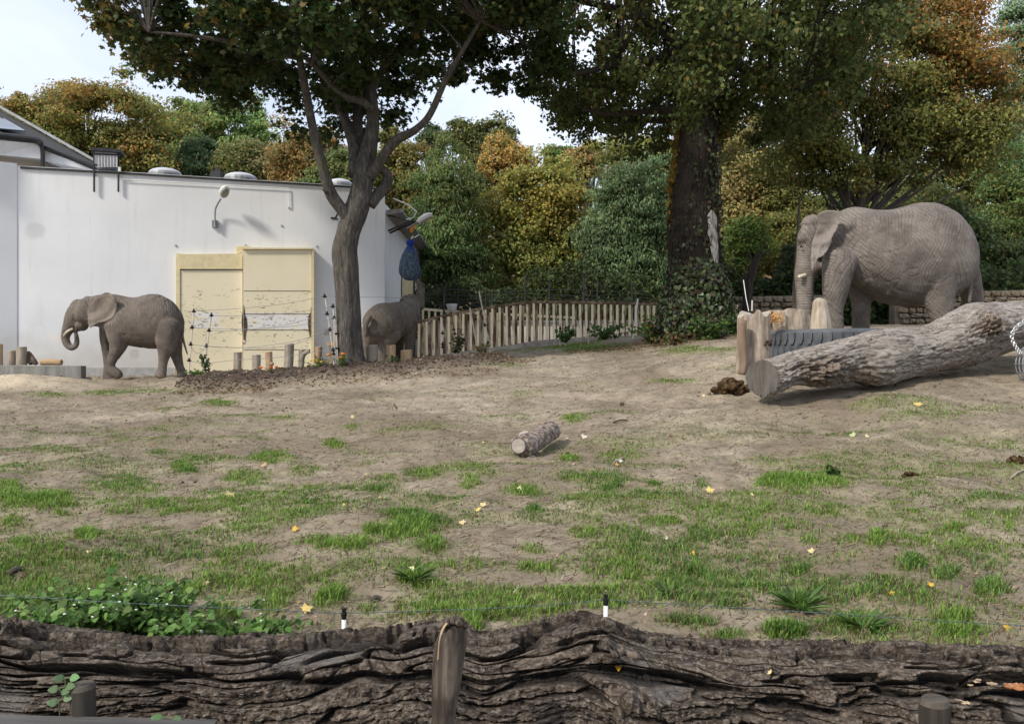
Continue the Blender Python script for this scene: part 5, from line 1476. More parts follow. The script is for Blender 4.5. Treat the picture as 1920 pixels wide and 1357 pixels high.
t = NT('blue_green_wire'); M_BWIRE = t.out(t.ramp(t.noise(t.coord((60, 60, 60)), 1, 2), (.45, (.04, .06, .065)), (.6, (.11, .16, .15))), None, .5)
fw = thing('stretched_wire', P(645, 1150, 4.55), 'thin blue green wire stretched above the grass behind the bark log', 'wire')
wire([(-300, 1100, 4.6), (0, 1115, 4.6), (200, 1128, 4.57), (400, 1138, 4.56), (645, 1149, 4.55)], .0024, fw, M_BWIRE)
wire([(645, 1149, 4.55), (760, 1146, 4.6), (900, 1141, 4.65), (1050, 1132, 4.7), (1136, 1124, 4.75)], .0024, fw, M_BWIRE)
wire([(1136, 1124, 4.75), (1350, 1137, 4.7), (1550, 1149, 4.65), (1760, 1163, 4.6), (1930, 1173, 4.55), (2200, 1190, 4.5)], .0024, fw, M_BWIRE)

# ------------------------------------------------------------------ foreground bark log
LD = 2.75
prof = [(-900, 1190), (-300, 1172), (-60, 1160), (20, 1163), (100, 1184), (250, 1190), (400, 1189), (520, 1187), (640, 1180), (740, 1168), (815, 1162), (860, 1172), (905, 1186), (960, 1178), (1020, 1163), (1075, 1149), (1110, 1150), (1160, 1166), (1220, 1186),
        (1300, 1198), (1400, 1204), (1550, 1206), (1700, 1206), (1800, 1210), (1950, 1216), (2300, 1224), (2800, 1230)]
pxg = np.concatenate([np.linspace(-900, -40, 160)[:-1], np.linspace(-40, 1960, 1500), np.linspace(1960, 2800, 160)[1:]])
topy = np.interp(pxg, [p[0] for p in prof], [p[1] for p in prof])
ks = np.hanning(25); ks /= ks.sum(); topy = np.convolve(np.pad(topy, 12, 'edge'), ks, 'valid')
ratio = (topy - CY) / FPX                         # downward slope of the sight line that grazes the top
zbot = -.05
NS = 430
XL = (pxg - CX) * LD / FPX
# circle of radius R with its foot at zbot, tangent to that line: solve for R
ang = np.arctan(ratio)
# distance from the centre (LD, zbot+R) to the line z = EYE - ratio*y equals R
R = (EYE - ratio * LD - zbot) * np.cos(ang) / (1 + np.cos(ang))
th = np.concatenate([np.linspace(-.30 * math.pi, .22, 40)[:-1], np.linspace(.22, 1.42, 330)[:-1], np.linspace(1.42, 1.12 * math.pi, 40)])   # from the front underside over the top to the back
NS = len(th)
XX = np.repeat(XL[:, None], NS, 1); TT = np.repeat(th[None, :], len(XL), 0); RR = np.repeat(R[:, None], NS, 1)
arc = .42 * (TT - .235 * np.clip(TT, 0, 1.7) ** 2)          # furrows are wider on the top of the log than on its face
wx = .25 * fbm(XX * .9, arc * 1.6, seed=301, octv=3); wa = .050 * fbm(XX * .8 + 5, arc * 2.2, seed=307, octv=3) + .024 * fbm(XX * 3.6, arc * 8, seed=309, octv=2)
BURL = [(1185, .93, .12), (1110, 1.25, .09), (1640, .80, .13), (300, .25, .10)]
for bx, ba, br_ in BURL:
    X0 = (bx - CX) * LD / FPX; d2 = ((XX - X0) / (br_ * 1.7)) ** 2 + ((TT - ba) * .30 / br_) ** 2
    wa = wa - (arc - .42 * (ba - .235 * ba ** 2)) * .28 * np.exp(-d2 * .8)
u_, v_ = XX * 1.0 + wx, (arc + wa)
n_a = vnoise(u_ * 2.3 + v_ * 3, v_ * 33.0, seed=311) + .30 * vnoise(u_ * 7, v_ * 60, seed=312); n_b = vnoise(u_ * 3.4 + 3 - v_ * 5, v_ * 66.0, seed=317) + .30 * vnoise(u_ * 12, v_ * 90, seed=318); topw = 1 + .9 * sstep(.85, 1.25, TT); n_c = vnoise(u_ * 16 + 1, v_ * 75.0, seed=319)
crev_a = 1 - sstep(.04, .27, np.abs(n_a)); crev_b = 1 - sstep(.02, .19, np.abs(n_b))
crev_c = 1 - sstep(0, .16, np.abs(n_c))
jag = fbm(XX * 52, v_ * 75, seed=337, octv=3, gain=.7); jag2 = fbm(XX * 14, v_ * 70, seed=338, octv=3, gain=.6)
crossn = vnoise(XX * 17 + v_ * 22, v_ * 20, seed=331); crack = (1 - sstep(.0, .09, np.abs(crossn))) * (1 - crev_a)
layer = vnoise(u_ * 5, v_ * 30, seed=333)                     # bark breaks off in plates of different height
lay = np.round(layer * 2.2) / 2.2
disp = .010 * np.abs(n_a) - (.036 * crev_a + .024 * crev_b * (1 - crev_a * .7)) * topw - .004 * crev_c + (.015 * jag + .008 * jag2) * (1 - .65 * sstep(.85, 1.25, TT)) - .011 * crack + .012 * lay
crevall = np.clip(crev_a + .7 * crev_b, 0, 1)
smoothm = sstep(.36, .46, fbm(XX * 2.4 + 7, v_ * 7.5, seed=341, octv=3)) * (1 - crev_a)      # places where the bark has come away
disp = disp * (1 - .6 * smoothm) - .010 * smoothm
for bx, ba, br_ in BURL:
    X0 = (bx - CX) * LD / FPX; d2 = ((XX - X0) / br_) ** 2 + ((TT - ba) * .42 / (br_ * .8)) ** 2
    disp = disp + .045 * np.exp(-d2) * (1 + .9 * fbm(XX * 20, arc * 22, seed=347, octv=3))
T2 = TT - .85 * (disp + .02) / .42               # the ridges hang over the furrows below them
YY = LD - (RR + disp) * np.cos(T2); ZZ = zbot + RR + (RR + disp) * np.sin(T2)
n0, n1_ = len(XL), NS
i, j = np.meshgrid(np.arange(n0 - 1), np.arange(n1_ - 1), indexing='ij')
LF = np.stack([i * n1_ + j, (i + 1) * n1_ + j, (i + 1) * n1_ + j + 1, i * n1_ + j + 1], -1).reshape(-1, 4)
t = NT('deep_bark'); v = t.coord((5, 26, 26)); vv = t.coord((.7, 1, 1))
n1 = t.noise(v, 1.6, 8, .74, .4); n2 = t.noise(vv, 75, 5, .75); n3 = t.noise(vv, 2.3, 5)
c = t.ramp(n1, (.36, (.020, .014, .010)), (.52, (.076, .055, .038)), (.66, (.215, .168, .125)))
c = t.mix(t.ramp(n2, (.5, 0.0), (.62, .75)), c, (.30, .25, .20))
c = t.mix(t.ramp(n2, (.34, .7), (.46, 0.0)), c, (.016, .012, .009))
c = t.mix(t.ramp(n3, (.45, 0.0), (.7, .5)), c, (.055, .037, .025))
c = t.mix(t.math('MULTIPLY', t.attr('bare', 'Fac'), .6), c, t.ramp(n1, (.3, (.095, .085, .074)), (.7, (.23, .21, .19))))
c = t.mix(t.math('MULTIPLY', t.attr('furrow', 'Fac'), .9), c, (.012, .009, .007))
t.b.inputs['Specular IOR Level'].default_value = .3
M_DBARK = t.out(c, t.bump(t.math('ADD', n1, n2), 1.0, .012), t.ramp(n1, (.3, .75), (.7, .5)))
blog = thing('bark_log', (0, LD, zbot), 'long dark log with deeply furrowed bark across the foreground', 'log')
VL = np.stack([XX, YY, ZZ], -1).reshape(-1, 3)
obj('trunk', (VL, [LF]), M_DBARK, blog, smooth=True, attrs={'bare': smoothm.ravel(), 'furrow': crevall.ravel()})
def on_log(px, py):
    """point of the log's skin on the line of sight through a photo point"""
    ppx, ppy = CX + FPX * XX / YY, CY - FPX * (ZZ - EYE) / YY
    d = (ppx - px) ** 2 + (ppy - py) ** 2 + np.where(TT > 1.2, 1e6, 0)
    k_ = np.argmin(d); return VL[k_].copy()
# knots in the burls
for (px, py, r) in ((1165, 1215, .012), (1187, 1222, .014), (1150, 1226, .010), (1622, 1258, .015), (1655, 1262, .012)):
    c_ = on_log(px, py)
    V_ = MB().ell(c_, (r * 1.3, r, r), 12, 8); a_ = np.vstack(V_.v); a_ = a_ + .008 * np.stack([vnoise(a_[:, 0] * 90, a_[:, 1] * 60, a_[:, 2] * 60, s_) for s_ in (1, 2, 3)], 1)
    obj('knot', (a_, V_.f), mat_plain('knot_wood', (.13, .10, .075), .9, .5, 30) if px == 1165 else bpy.data.materials['knot_wood'], blog, smooth=True)
# torn wood at the far left knob
kb_ = P(12, 1168, 2.75); mb = MB(); r_ = np.random.default_rng(4)
for q in range(18):
    p0 = kb_ + np.array([r_.uniform(-.06, .04), r_.uniform(-.05, .05), -.03]); mb.tube([p0, p0 + np.array([r_.uniform(-.04, .03), r_.uniform(-.03, .03), r_.uniform(.02, .055)])], [.018, .006], 5)
obj('torn_knob', mb, M_DBARK, blog)
# bracket fungi at the right end
M_FUNGUS = mat_plain('pale_fungus', (.42, .31, .20), .8, .35, 30)
M_FUNGO = mat_plain('orange_fungus', (.30, .12, .045), .8, .4, 30)
r_ = np.random.default_rng(9)
for (px, py, rr, o_) in ((1898, 1252, 16, 0), (1912, 1247, 14, 0), (1890, 1262, 15, 1), (1905, 1266, 17, 1), (1885, 1274, 14, 0), (1900, 1279, 16, 0), (1916, 1275, 15, 0), (1850, 1277, 9, 0), (1821, 1273, 6, 0), (1811, 1278, 5, 0), (1828, 1263, 5, 0), (1785, 1308, 9, 0), (1800, 1311, 8, 0)):
    c_ = on_log(px, py); rad_ = rr * 2.9 / FPX; c_ = c_ + np.array([0, -.018, .004])
    mb = MB(); a = np.linspace(0, 2 * math.pi, 22, endpoint=False)
    e_ = 1 + .12 * np.sin(a * 7 + px)
    prof_ = []
    rings = []
    for f, zz in ((1.0, 0), (.8, .25), (.45, .38), (.1, .42)):
        rings.append(np.stack([c_[0] + rad_ * f * e_ * np.cos(a), c_[1] - .012 + rad_ * .75 * f * e_ * np.sin(a), c_[2] + zz * rad_ * .6 + .1 * rad_ * np.sin(a * 5 + py) * f], 1))
    i, j = np.meshgrid(np.arange(3), np.arange(22), indexing='ij'); j2 = (j + 1) % 22
    mb.add(np.vstack(rings), np.stack([i * 22 + j, i * 22 + j2, (i + 1) * 22 + j2, (i + 1) * 22 + j], -1).reshape(-1, 4), (np.arange(22) + 66)[None, :], np.arange(22)[::-1][None, :])
    obj('bracket_fungus', mb, M_FUNGO if o_ else M_FUNGUS, blog, smooth=True)

# wooden slab leaning on the log, two round posts and a plank
t = NT('slab_wood'); v = t.coord((26, 26, 3)); n1 = t.noise(v, 1, 6, .6, .8); n2 = t.noise(t.coord(), 9, 5, .6)
c = t.ramp(n1, (.36, (.022, .017, .013)), (.52, (.072, .057, .044)), (.68, (.15, .122, .098)))
c = t.mix(t.ramp(n2, (.36, .8), (.5, 0.0)), c, (.028, .020, .015))
M_SLAB = t.out(c, t.bump(n1, 1.0, .01), .8)
slab = thing('wooden_slab', P(832, 1420, 2.15), 'upright split wooden slab with a chipped pointed top before the log', 'wooden slab')
SH = [(1458, 812, 846), (1380, 811, 850), (1320, 810, 856), (1270, 809, 866), (1225, 812, 873), (1195, 821, 876), (1182, 830, 875), (1170, 838, 871), (1164, 845, 861)]
sh = catmull(np.array(SH, float), 4); V = []; a = np.linspace(0, 2 * math.pi, 32, endpoint=False)
for py, xl, xr in sh:
    D = 2.17 + (py - 1163) / 1500 * -.2; c_ = P((xl + xr) / 2, py, D); w_ = (xr - xl) / 2 * D / FPX
    rr = 1 + .06 * vnoise(np.cos(a) * 2, np.sin(a) * 2, np.full(32, py * .02), 3) + .03 * vnoise(np.cos(a) * 6, np.sin(a) * 6, np.full(32, py * .03), 5)
    V.append(np.stack([c_[0] + w_ * rr * np.sign(np.cos(a)) * np.abs(np.cos(a)) ** .8, c_[1] + .045 * rr * np.sin(a), np.full(32, c_[2])], 1))
n = len(V); i, j = np.meshgrid(np.arange(n - 1), np.arange(32), indexing='ij'); j2 = (j + 1) % 32
obj('slab', MB().add(np.vstack(V), np.stack([i * 32 + j, i * 32 + j2, (i + 1) * 32 + j2, (i + 1) * 32 + j], -1).reshape(-1, 4), (np.arange(32) + (n - 1) * 32)[None, :]), M_SLAB, slab, smooth=True)
obj('splinter', MB().tube(catmull([P(821, 1236, 2.09), P(824, 1200, 2.09), P(831, 1178, 2.10), P(838, 1168, 2.11)], 4), [.0018] * 6 + [.003] * 7, 6), M_FRESH, slab)
mb = MB(); r_ = np.random.default_rng(12)
for q in range(26):
    f = q / 25; p0 = P(828 + 44 * f, 1172 - 10 * math.sin(f * 3.1), 2.16 + r_.uniform(-.03, .03)); mb.ell(p0, (.012, .02, .010), 7, 5, Matrix.Rotation(r_.uniform(-1, 1), 3, 'Y'))
V_ = np.vstack(mb.v); V_ = V_ + .004 * np.stack([vnoise(V_[:, 0] * 90, V_[:, 1] * 90, V_[:, 2] * 90, s_) for s_ in (1, 2, 3)], 1)
obj('bark_rim', (V_, mb.f), M_DBARK, slab)
M_DPOST = mat_wood('dark_post_wood', (.028, .023, .019), (.060, .051, .041), 'z', 40, .004)
M_DCUT = mat_wood('dark_post_top', (.06, .051, .040), (.105, .09, .07), 'x', 30, .003)
post('round_post', 155, 1290, 1440, 45, 2.02, 'small round post with green sprig beside it at the lower left', 'post', M_DPOST, 'round posts in front of the bark log', 0, None, M_DCUT)
post('round_post', 1753, 1318, 1440, 54, 2.02, 'small round post below the fungi at the lower right', 'post', M_DPOST, 'round posts in front of the bark log', 0, None, M_DCUT)
mb = MB().beam(P(-300, 1370, 1.92), P(395, 1384, 1.96), .10, .05)
pk = obj('plank', mb, mat_wood('grey_plank_wood', (.06, .056, .052), (.12, .112, .104), 'x', 40, .004)); tag(pk, 'grey weathered plank along the bottom left edge', 'plank')
mb = MB().beam(P(-300, 1400, 2.0), P(2250, 1400, 2.0), .08, .05)

# ------------------------------------------------------------------ small plants and fallen leaves
def leaf_shape(kind):
    if kind == 'oval':
        return np.array([(0, 0), (.30, .22), (.36, .48), (.22, .78), (0, 1), (-.22, .78), (-.36, .48), (-.30, .22)])
    if kind == 'maple':
        return np.array([(0, 0), (.16, .12), (.42, .02), (.34, .24), (.60, .50), (.25, .58), (0, 1.0), (-.25, .58), (-.60, .50), (-.34, .24), (-.42, .02), (-.16, .12)])
    if kind == 'heart':
        return np.array([(0, 0), (.34, .06), (.42, .34), (0, 1), (-.42, .34), (-.34, .06)])
    if kind == 'narrow':
        return np.array([(0, 0), (.16, .45), (0, 1), (-.16, .45)])
    return np.array([(0, 0), (.32, .42), (0, 1), (-.32, .42)])

def leaves(c, size, nrm, kind, rng, droop=.35, fold=.18):
    """many single leaves: position, size and facing per leaf"""
    N = len(c); sh = leaf_shape(kind); K = len(sh)
    nrm = nrm / (np.linalg.norm(nrm, axis=1)[:, None] + 1e-9)
    t_ = rng.normal(0, 1, (N, 3)); t_[:, 2] -= droop * 2
    t_ = t_ - nrm * (t_ * nrm).sum(1)[:, None]; t_ /= np.linalg.norm(t_, axis=1)[:, None] + 1e-9
    b_ = np.cross(nrm, t_)
    V = c[:, None, :] + size[:, None, None] * (sh[None, :, 0, None] * b_[:, None, :] + (sh[None, :, 1, None] - .3) * t_[:, None, :] + (fold * np.abs(sh[None, :, 0, None]) - .15 * sh[None, :, 1, None] ** 2) * nrm[:, None, :])
    return V.reshape(-1, 3), np.arange(N * K).reshape(N, K), K

def palette(rng, N, cols, jit=.22, weights=None):
    cols = np.array(cols, float); k = rng.choice(len(cols), N, p=weights)
    return np.clip(cols[k] * (1 + rng.normal(0, jit, (N, 1))) * (1 + rng.normal(0, .07, (N, 3))), .004, .9)

rl_ = np.random.default_rng(77)
YEL = [(.62, .46, .16), (.66, .52, .26), (.58, .36, .06)]; BRN = [(.30, .19, .09), (.42, .30, .16)]
FL = [(735, 990, 17, YEL[1]), (906, 952, 14, YEL[1]), (897, 960, 13, YEL[0]), (866, 981, 13, YEL[1]), (779, 1072, 22, (.70, .62, .36)), (1157, 873, 11, (.5, .26, .09)), (1160, 866, 15, (.55, .50, .44)), (573, 1151, 24, YEL[0]), (1745, 1103, 14, YEL[2]), (1671, 1117, 11, YEL[2]),
      (1885, 1179, 18, YEL[2]), (1720, 759, 16, YEL[0]), (1330, 922, 18, YEL[0]), (430, 931, 20, (.46, .40, .16)), (495, 875, 14, BRN[1]), (385, 1098, 16, BRN[1]), (552, 997, 15, YEL[2]), (1270, 1115, 15, YEL[2]), (1300, 1042, 12, YEL[2]), (660, 783, 10, YEL[1]), (284, 833, 9, BRN[0]),
      (1410, 930, 9, YEL[1]), (1522, 1037, 14, YEL[1]), (973, 920, 15, (.62, .60, .32)), (712, 935, 9, BRN[1]), (1165, 760, 16, (.07, .05, .03)), (1320, 743, 7, YEL[1]), (1448, 1205, 12, YEL[1]), (1600, 818, 14, (.42, .46, .22)), (1625, 820, 10, (.5, .5, .28)), (165, 1040, 10, YEL[1]), (40, 1080, 22, (.12, .08, .055)), (905, 832, 7, BRN[1]), (1250, 1012, 10, (.6, .55, .4)), (1095, 820, 14, (.62, .56, .45)), (645, 948, 7, YEL[0]), (560, 1135, 8, BRN[0])]
FLAB = ['pale leaf on the dark green tuft left of the middle', 'cream leaf on bare soil, upper of two side by side', 'yellow leaf just below another on bare soil near the middle', 'narrow cream leaf below the pair near the middle', 'large whitish maple leaf resting on a leaf rosette', 'orange brown leaf under the pale stick', 'pale grey leaf beside the pale stick', 'large yellow leaf left of the frayed stake', 'bright yellow leaf on the bare patch at the right', 'bright yellow leaf in grass left of the right bare patch',
        'bright yellow leaf behind the wire at the far right', 'yellow leaf on bare earth below the grey log', 'long yellow leaf between two tufts right of the middle', 'crumpled olive leaf cluster on the bare ground at the left', 'brown leaf above the left grass strip', 'tan leaf above the weed clump', 'small orange leaf left of the bright grass', 'orange leaf low behind the right stake', 'faint orange leaf above the small leaf rosette', 'small pale leaf on the bare upper slope', 'tiny brown leaf on the worn left bank',
        'small yellow leaf below the bright grass crescent', 'tan leaf on bare soil right of the middle', 'light green leaf in the grass below the short log', 'brown leaf in the tuft above the large grass patch', 'dark curled leaf on the slope above the short log', 'tiny pale leaf beside the dung heap', 'pale scrap of leaf at the back of the bark log', 'greenish leaf on the dry slope below the grey log', 'second greenish leaf on the dry slope below the grey log', 'pale leaf on the left sandy mound', 'dark bark coloured leaf at the far left mound', 'brown leaf left of the short log', 'pale leaf between tufts right of the right mound', 'whitish leaf right of the short log', 'tiny yellow leaf on the left grass slope', 'small brown leaf near the yellow leaf by the frayed stake']
flat = mat_leaf('fallen_leaf', .15, .6, .2)
for k_, (px, py, sz, col) in enumerate(FL):
    on_l = py > 1190
    c_ = on_log(px, py) + np.array([0, -.008, .008]) if on_l else hit_ground(px, py + 1) + np.array([0, 0, .018])
    s_ = sz * c_[1] / FPX * .95
    nr = np.array([[rl_.normal(0, .35), -.75 if not on_l else -.4, 1.0]])
    V, F, K = leaves(c_[None, :], np.array([s_]), nr, 'maple', rl_, 0, .3)
    o = obj('fallen_leaf', (V, [F]), flat, None, np.tile(col, (K, 1)), origin=c_)
    tag(o, FLAB[k_], 'leaf', 'single fallen leaves')
c_ = on_log(1157, 1253) + np.array([0, -.012, .012])
V, F, K = leaves(c_[None, :], np.array([.032]), np.array([[.1, -.2, 1.0]]), 'oval', rl_, 0, .5)
tag(obj('fallen_leaf', (V, [F]), flat, None, np.tile((.62, .33, .03), (K, 1)), origin=c_), 'curled orange leaf stuck to the bark log', 'leaf')

def plant(name, base, label, cat, H, spread, n_stem, n_leaf, lsize, kind, cols, seed, flowers=None, fl_size=.03, nflow=0, group=None, mat=None, droop=.5):
    r = np.random.default_rng(seed); root = thing(name, base, label, cat, group)
    mb = MB(); tips = []
    for q in range(n_stem):
        d = r.normal(0, spread, 2); h = H * r.uniform(.55, 1.0)
        p = catmull([base, base + np.array([d[0] * .35, d[1] * .35, h * .55]), base + np.array([d[0], d[1], h])], 4)
        mb.tube(p, np.linspace(.006, .0025, len(p)) * (1 + H), 5, False); tips.append(p)
    obj('stem', mb, None, root, tint=np.tile((.07, .09, .03), (mb.n, 1))).data.materials.append(mat or M_LEAF)
    pts = np.vstack([tp[r.integers(2, len(tp), n_leaf // n_stem + 1)] for tp in tips])[:n_leaf] + r.normal(0, lsize * .5, (n_leaf, 3)) * (1, 1, .6)
    nr = r.normal(0, .5, (n_leaf, 3)) + (0, -.35, .9)
    V, F, K = leaves(pts, lsize * r.uniform(.6, 1.25, n_leaf), nr, kind, r, droop)
    obj('leaves', (V, [F]), mat or M_LEAF, root, np.repeat(palette(r, n_leaf, cols), K, 0))
    for q in range(nflow):
        tp = tips[q % n_stem][-1] + r.normal(0, spread * .25, 3) * (1, 1, .3)
        m = MB(); m.ell(tp, (fl_size, fl_size, fl_size * .55), 10, 6)
        obj('flower', m, flowers, root, smooth=True)
    return root
GRN = [(.060, .120, .022), (.085, .16, .03), (.045, .085, .018), (.11, .19, .045)]
DGR = [(.035, .065, .02), (.05, .09, .025), (.09, .09, .03)]
M_ORFL = mat_plain('marigold_orange', (.70, .22, .015), .6, .2, 30); M_YEFL = mat_plain('marigold_yellow', (.72, .42, .02), .6, .2, 30); M_WHFL = mat_plain('small_white_flower', (.72, .72, .66), .6, .1, 30)
plant('marigold', P(604, 697, 18.9), 'bushy yellow marigold beside the log posts', 'flower', .34, .17, 10, 260, .07, 'narrow', GRN, 1, M_YEFL, .035, 7)
plant('marigold', P(643, 694, 18.9), 'orange marigold with bright heads at the maple foot', 'flower', .42, .16, 9, 200, .07, 'narrow', GRN, 2, M_ORFL, .05, 6)
plant('marigold', P(510, 700, 18.2), 'low plant with two red orange blooms on the dark soil', 'flower', .16, .10, 5, 70, .05, 'narrow', DGR, 3, mat_plain('red_orange_flower', (.70, .12, .01), .6, .2), .045, 3)
plant('leafy_stalk', P(385, 700, 19.2), 'dark leafy seedling at the slim rods before the yellow door', 'plant', .42, .10, 4, 60, .10, 'oval', DGR, 4)
plant('leafy_stalk', P(380, 706, 18.9), 'low green creeper on the left end of the dark soil', 'plant', .16, .25, 8, 140, .08, 'oval', GRN, 5)
plant('leafy_stalk', P(858, 664, 21.3), 'dark brown leafy stalk beside the corral fence', 'plant', .62, .10, 5, 90, .13, 'oval', [(.05, .035, .025), (.045, .055, .025), (.09, .08, .04)], 6)
plant('leafy_stalk', P(741, 690, 19.6), 'small dark sapling in the soil between the log posts', 'plant', .32, .12, 5, 80, .08, 'oval', DGR, 7)
plant('leafy_stalk', P(1063, 640, 24), 'green weed before the two short rods at the corral', 'plant', .42, .22, 6, 120, .15, 'oval', GRN, 8)
plant('leafy_stalk', P(905, 664, 21.5), 'reddish brown dry plant at the end of the dark soil', 'plant', .25, .2, 6, 80, .09, 'oval', [(.20, .10, .05), (.16, .11, .05), (.07, .09, .03)], 9)
plant('leafy_stalk', hit_ground(1562, 896) , 'small broad leaved weed on the bright grass patch', 'plant', .14, .10, 6, 40, .075, 'oval', GRN, 10)
plant('leafy_stalk', P(1330, 645, 20.8), 'green bush growing at the foot of the ivy tree', 'plant', .75, .38, 12, 420, .10, 'oval', GRN, 41)
plant('leafy_stalk', P(1222, 648, 21.6), 'reddish green shrub at the left foot of the ivy tree', 'plant', .8, .35, 14, 420, .11, 'oval', GRN + [(.16, .09, .04)], 43)
plant('leafy_stalk', P(1366, 648, 21.2), 'green shrub at the right foot of the ivy tree', 'plant', .85, .26, 14, 380, .11, 'oval', GRN + DGR, 44)
plant('leafy_stalk', P(1270, 652, 20.9), 'low dry reddish plants below the ivy of the thick trunk', 'plant', .4, .4, 12, 260, .10, 'oval', [(.20, .11, .05), (.12, .10, .04), (.08, .10, .03)], 45)
plant('leafy_stalk', P(1135, 640, 24.6), 'tall green weed before the corral fence end', 'plant', .55, .5, 12, 300, .12, 'oval', GRN, 42)
for q, (px, py, s_) in enumerate(((1500, 1142, .26), (778, 1090, .22), (1620, 1180, .2), (1255, 1120, .16))):
    c_ = hit_ground(px, py); r = np.random.default_rng(50 + q); n = 34
    an = r.uniform(0, 2 * math.pi, n); d = np.stack([np.cos(an), np.sin(an), r.uniform(.15, .7, n)], 1)
    V_, F_ = [], []; mb = MB()
    for k_ in range(n):
        b0 = c_ + d[k_] * .02; e = c_ + d[k_] * s_ * r.uniform(.6, 1.0); side = np.cross(d[k_], (0, 0, 1)); side /= np.linalg.norm(side)
        mid = (b0 + e) / 2 + np.array([0, 0, .05 * s_]); w_ = s_ * .075
        mb.add([b0, mid + side * w_, e, mid - side * w_], [(0, 1, 2, 3)])
    lab = ('dandelion rosette right of the middle behind the wire', 'leaf rosette holding a pale maple leaf', 'dandelion rosette nearest the log at the right', 'small leaf rosette above the right stake')[q]
    tag(obj('leaf_rosette', mb, M_GRASS, None, np.repeat(palette(r, n, GRN), 4, 0)), lab, 'plant')
# clump of broad-leaved weeds behind the log, left
r = np.random.default_rng(21); k_ = 0
for (px, py, H_, n_) in ((75, 1178, .20, 60), (130, 1165, .32, 110), (185, 1172, .36, 130), (240, 1165, .42, 140), (290, 1172, .40, 130), (335, 1178, .30, 90), (165, 1150, .34, 90), (265, 1145, .38, 100), (480, 1178, .16, 45), (415, 1180, .14, 35)):
    lab = ('leftmost low', 'bushy pale', 'broad leaved', 'tallest', 'dense dark', 'right hand leafy', 'rear left', 'rear tall', 'separate right', 'small low')[k_] + ' weed in the green clump behind the bark log'
    b_ = hit_ground(px, py + 26)
    plant('weed', b_, lab, 'weed', H_ * .72, .15, 11, n_ * 4, .055, 'oval', [(.10, .19, .045), (.14, .25, .06), (.075, .14, .03), (.18, .29, .08)], 60 + k_, M_WHFL, .008, 9 if px < 320 else 3, 'weeds behind the bark log')
    k_ += 1
for q, (px, py) in enumerate(((360, 1150), (355, 1160), (374, 1181))):
    c_ = hit_ground(px, py + 20); top = P(px, py, c_[1])
    w = thing('yarrow', c_, ('upper', 'middle', 'lowest')[q] + ' small white flower head right of the weed clump', 'flower', 'white yarrow heads')
    obj('stem', MB().tube([c_, top], .004, 5), mat_plain('green_stem', (.07, .10, .03)), w)
    m = MB(); 
    for _ in range(9): m.ell(top + r.normal(0, .012, 3) * (1.4, 1, .3), (.008, .008, .004), 7, 5)
    obj('flower_head', m, M_WHFL, w)
# sprigs in front of the log: each leaf is its own part
def sprig(base, pts, lsz, label, seed):
    r = np.random.default_rng(seed); root = thing('seedling', base, label, 'seedling')
    obj('stem', MB().tube(catmull([base] + [p for p, _ in pts], 4), .0016, 5, False), mat_plain('sprig_stem', (.10, .12, .05)), root)
    for p, sg in pts:
        V, F, K = leaves((p + np.array([sg * lsz * .4, -.01, 0]))[None, :], np.array([lsz]), np.array([[sg * .2, -.75, .7]]), 'oval', r, 0, .2)
        # lay the leaf along its own side of the stem
        sh = leaf_shape('oval'); d = np.array([sg, -.15, .35 * r.uniform(-.3, 1)]); d /= np.linalg.norm(d); nn = np.array([0, -.8, .6]); b_ = np.cross(nn, d); b_ /= np.linalg.norm(b_)
        V = p + lsz * (sh[:, 0, None] * b_ + sh[:, 1, None] * d) + lsz * .2 * np.abs(sh[:, 0, None]) * nn
        obj('leaf', (V, [F]), M_GRASS, root, np.repeat(palette(r, 1, [(.10, .19, .07), (.085, .16, .06)]), K, 0))
D_ = 2.0
sprig(P(112, 1340, D_), [(P(110, 1316, D_), -1), (P(118, 1308, D_), 1), (P(114, 1296, D_), 1), (P(112, 1290, D_), -1), (P(122, 1286, D_), 1), (P(122, 1272, D_), -1), (P(130, 1270, D_), 1)], .029, 'green seedling climbing beside the left round post', 5)
sprig(P(315, 1375, D_), [(P(306, 1345, D_), -.8), (P(322, 1347, D_), 1)], .030, 'two leaved green seedling at the bottom left', 6)
# twigs and bark scraps lying on the ground
G_TW = 'dry sticks on the grassy ground'
for q, (xa, ya, xb, yb, w_, lab) in enumerate(((1150, 872, 1168, 862, .010, 'pale bent stick right of the short log'), (1062, 1085, 1052, 1092, .006, 'thin straw right of the middle'), (980, 1108, 962, 1118, .006, 'grey straw left of the right stake'), (1895, 900, 1920, 885, .009, 'pale stick at the right edge'), (15, 1082, 42, 1073, .02, 'dark bark scrap at the left edge'), (695, 1130, 714, 1129, .016, 'dark bark scrap above the wooden slab'), (1150, 794, 1176, 790, .014, 'dark stick on the bare earth above the short log'))):
    a_, b_ = hit_ground(xa, ya) + (0, 0, .02), hit_ground(xb, yb) + (0, 0, .02)
    m_ = (a_ + b_) / 2 + np.array([0, 0, .015])
    tag(obj('stick', MB().tube(catmull([a_, m_, b_], 4), w_, 6), mat_plain('dry_stick', (.40, .34, .26), .9, .3) if q == 0 else bpy.data.materials['dry_stick'] if 'dark' not in lab else M_DCUT), lab, 'stick')
# ------------------------------------------------------------------ the maple in the middle
def chain_px(pts, D, n=6):
    q = catmull(np.array([(x, y, r, (d[0] if d else 0)) for x, y, r, *d in pts], float), n)
    return np.array([P(x, y, D + dd) for x, y, r, dd in q]), q[:, 2] * D / FPX

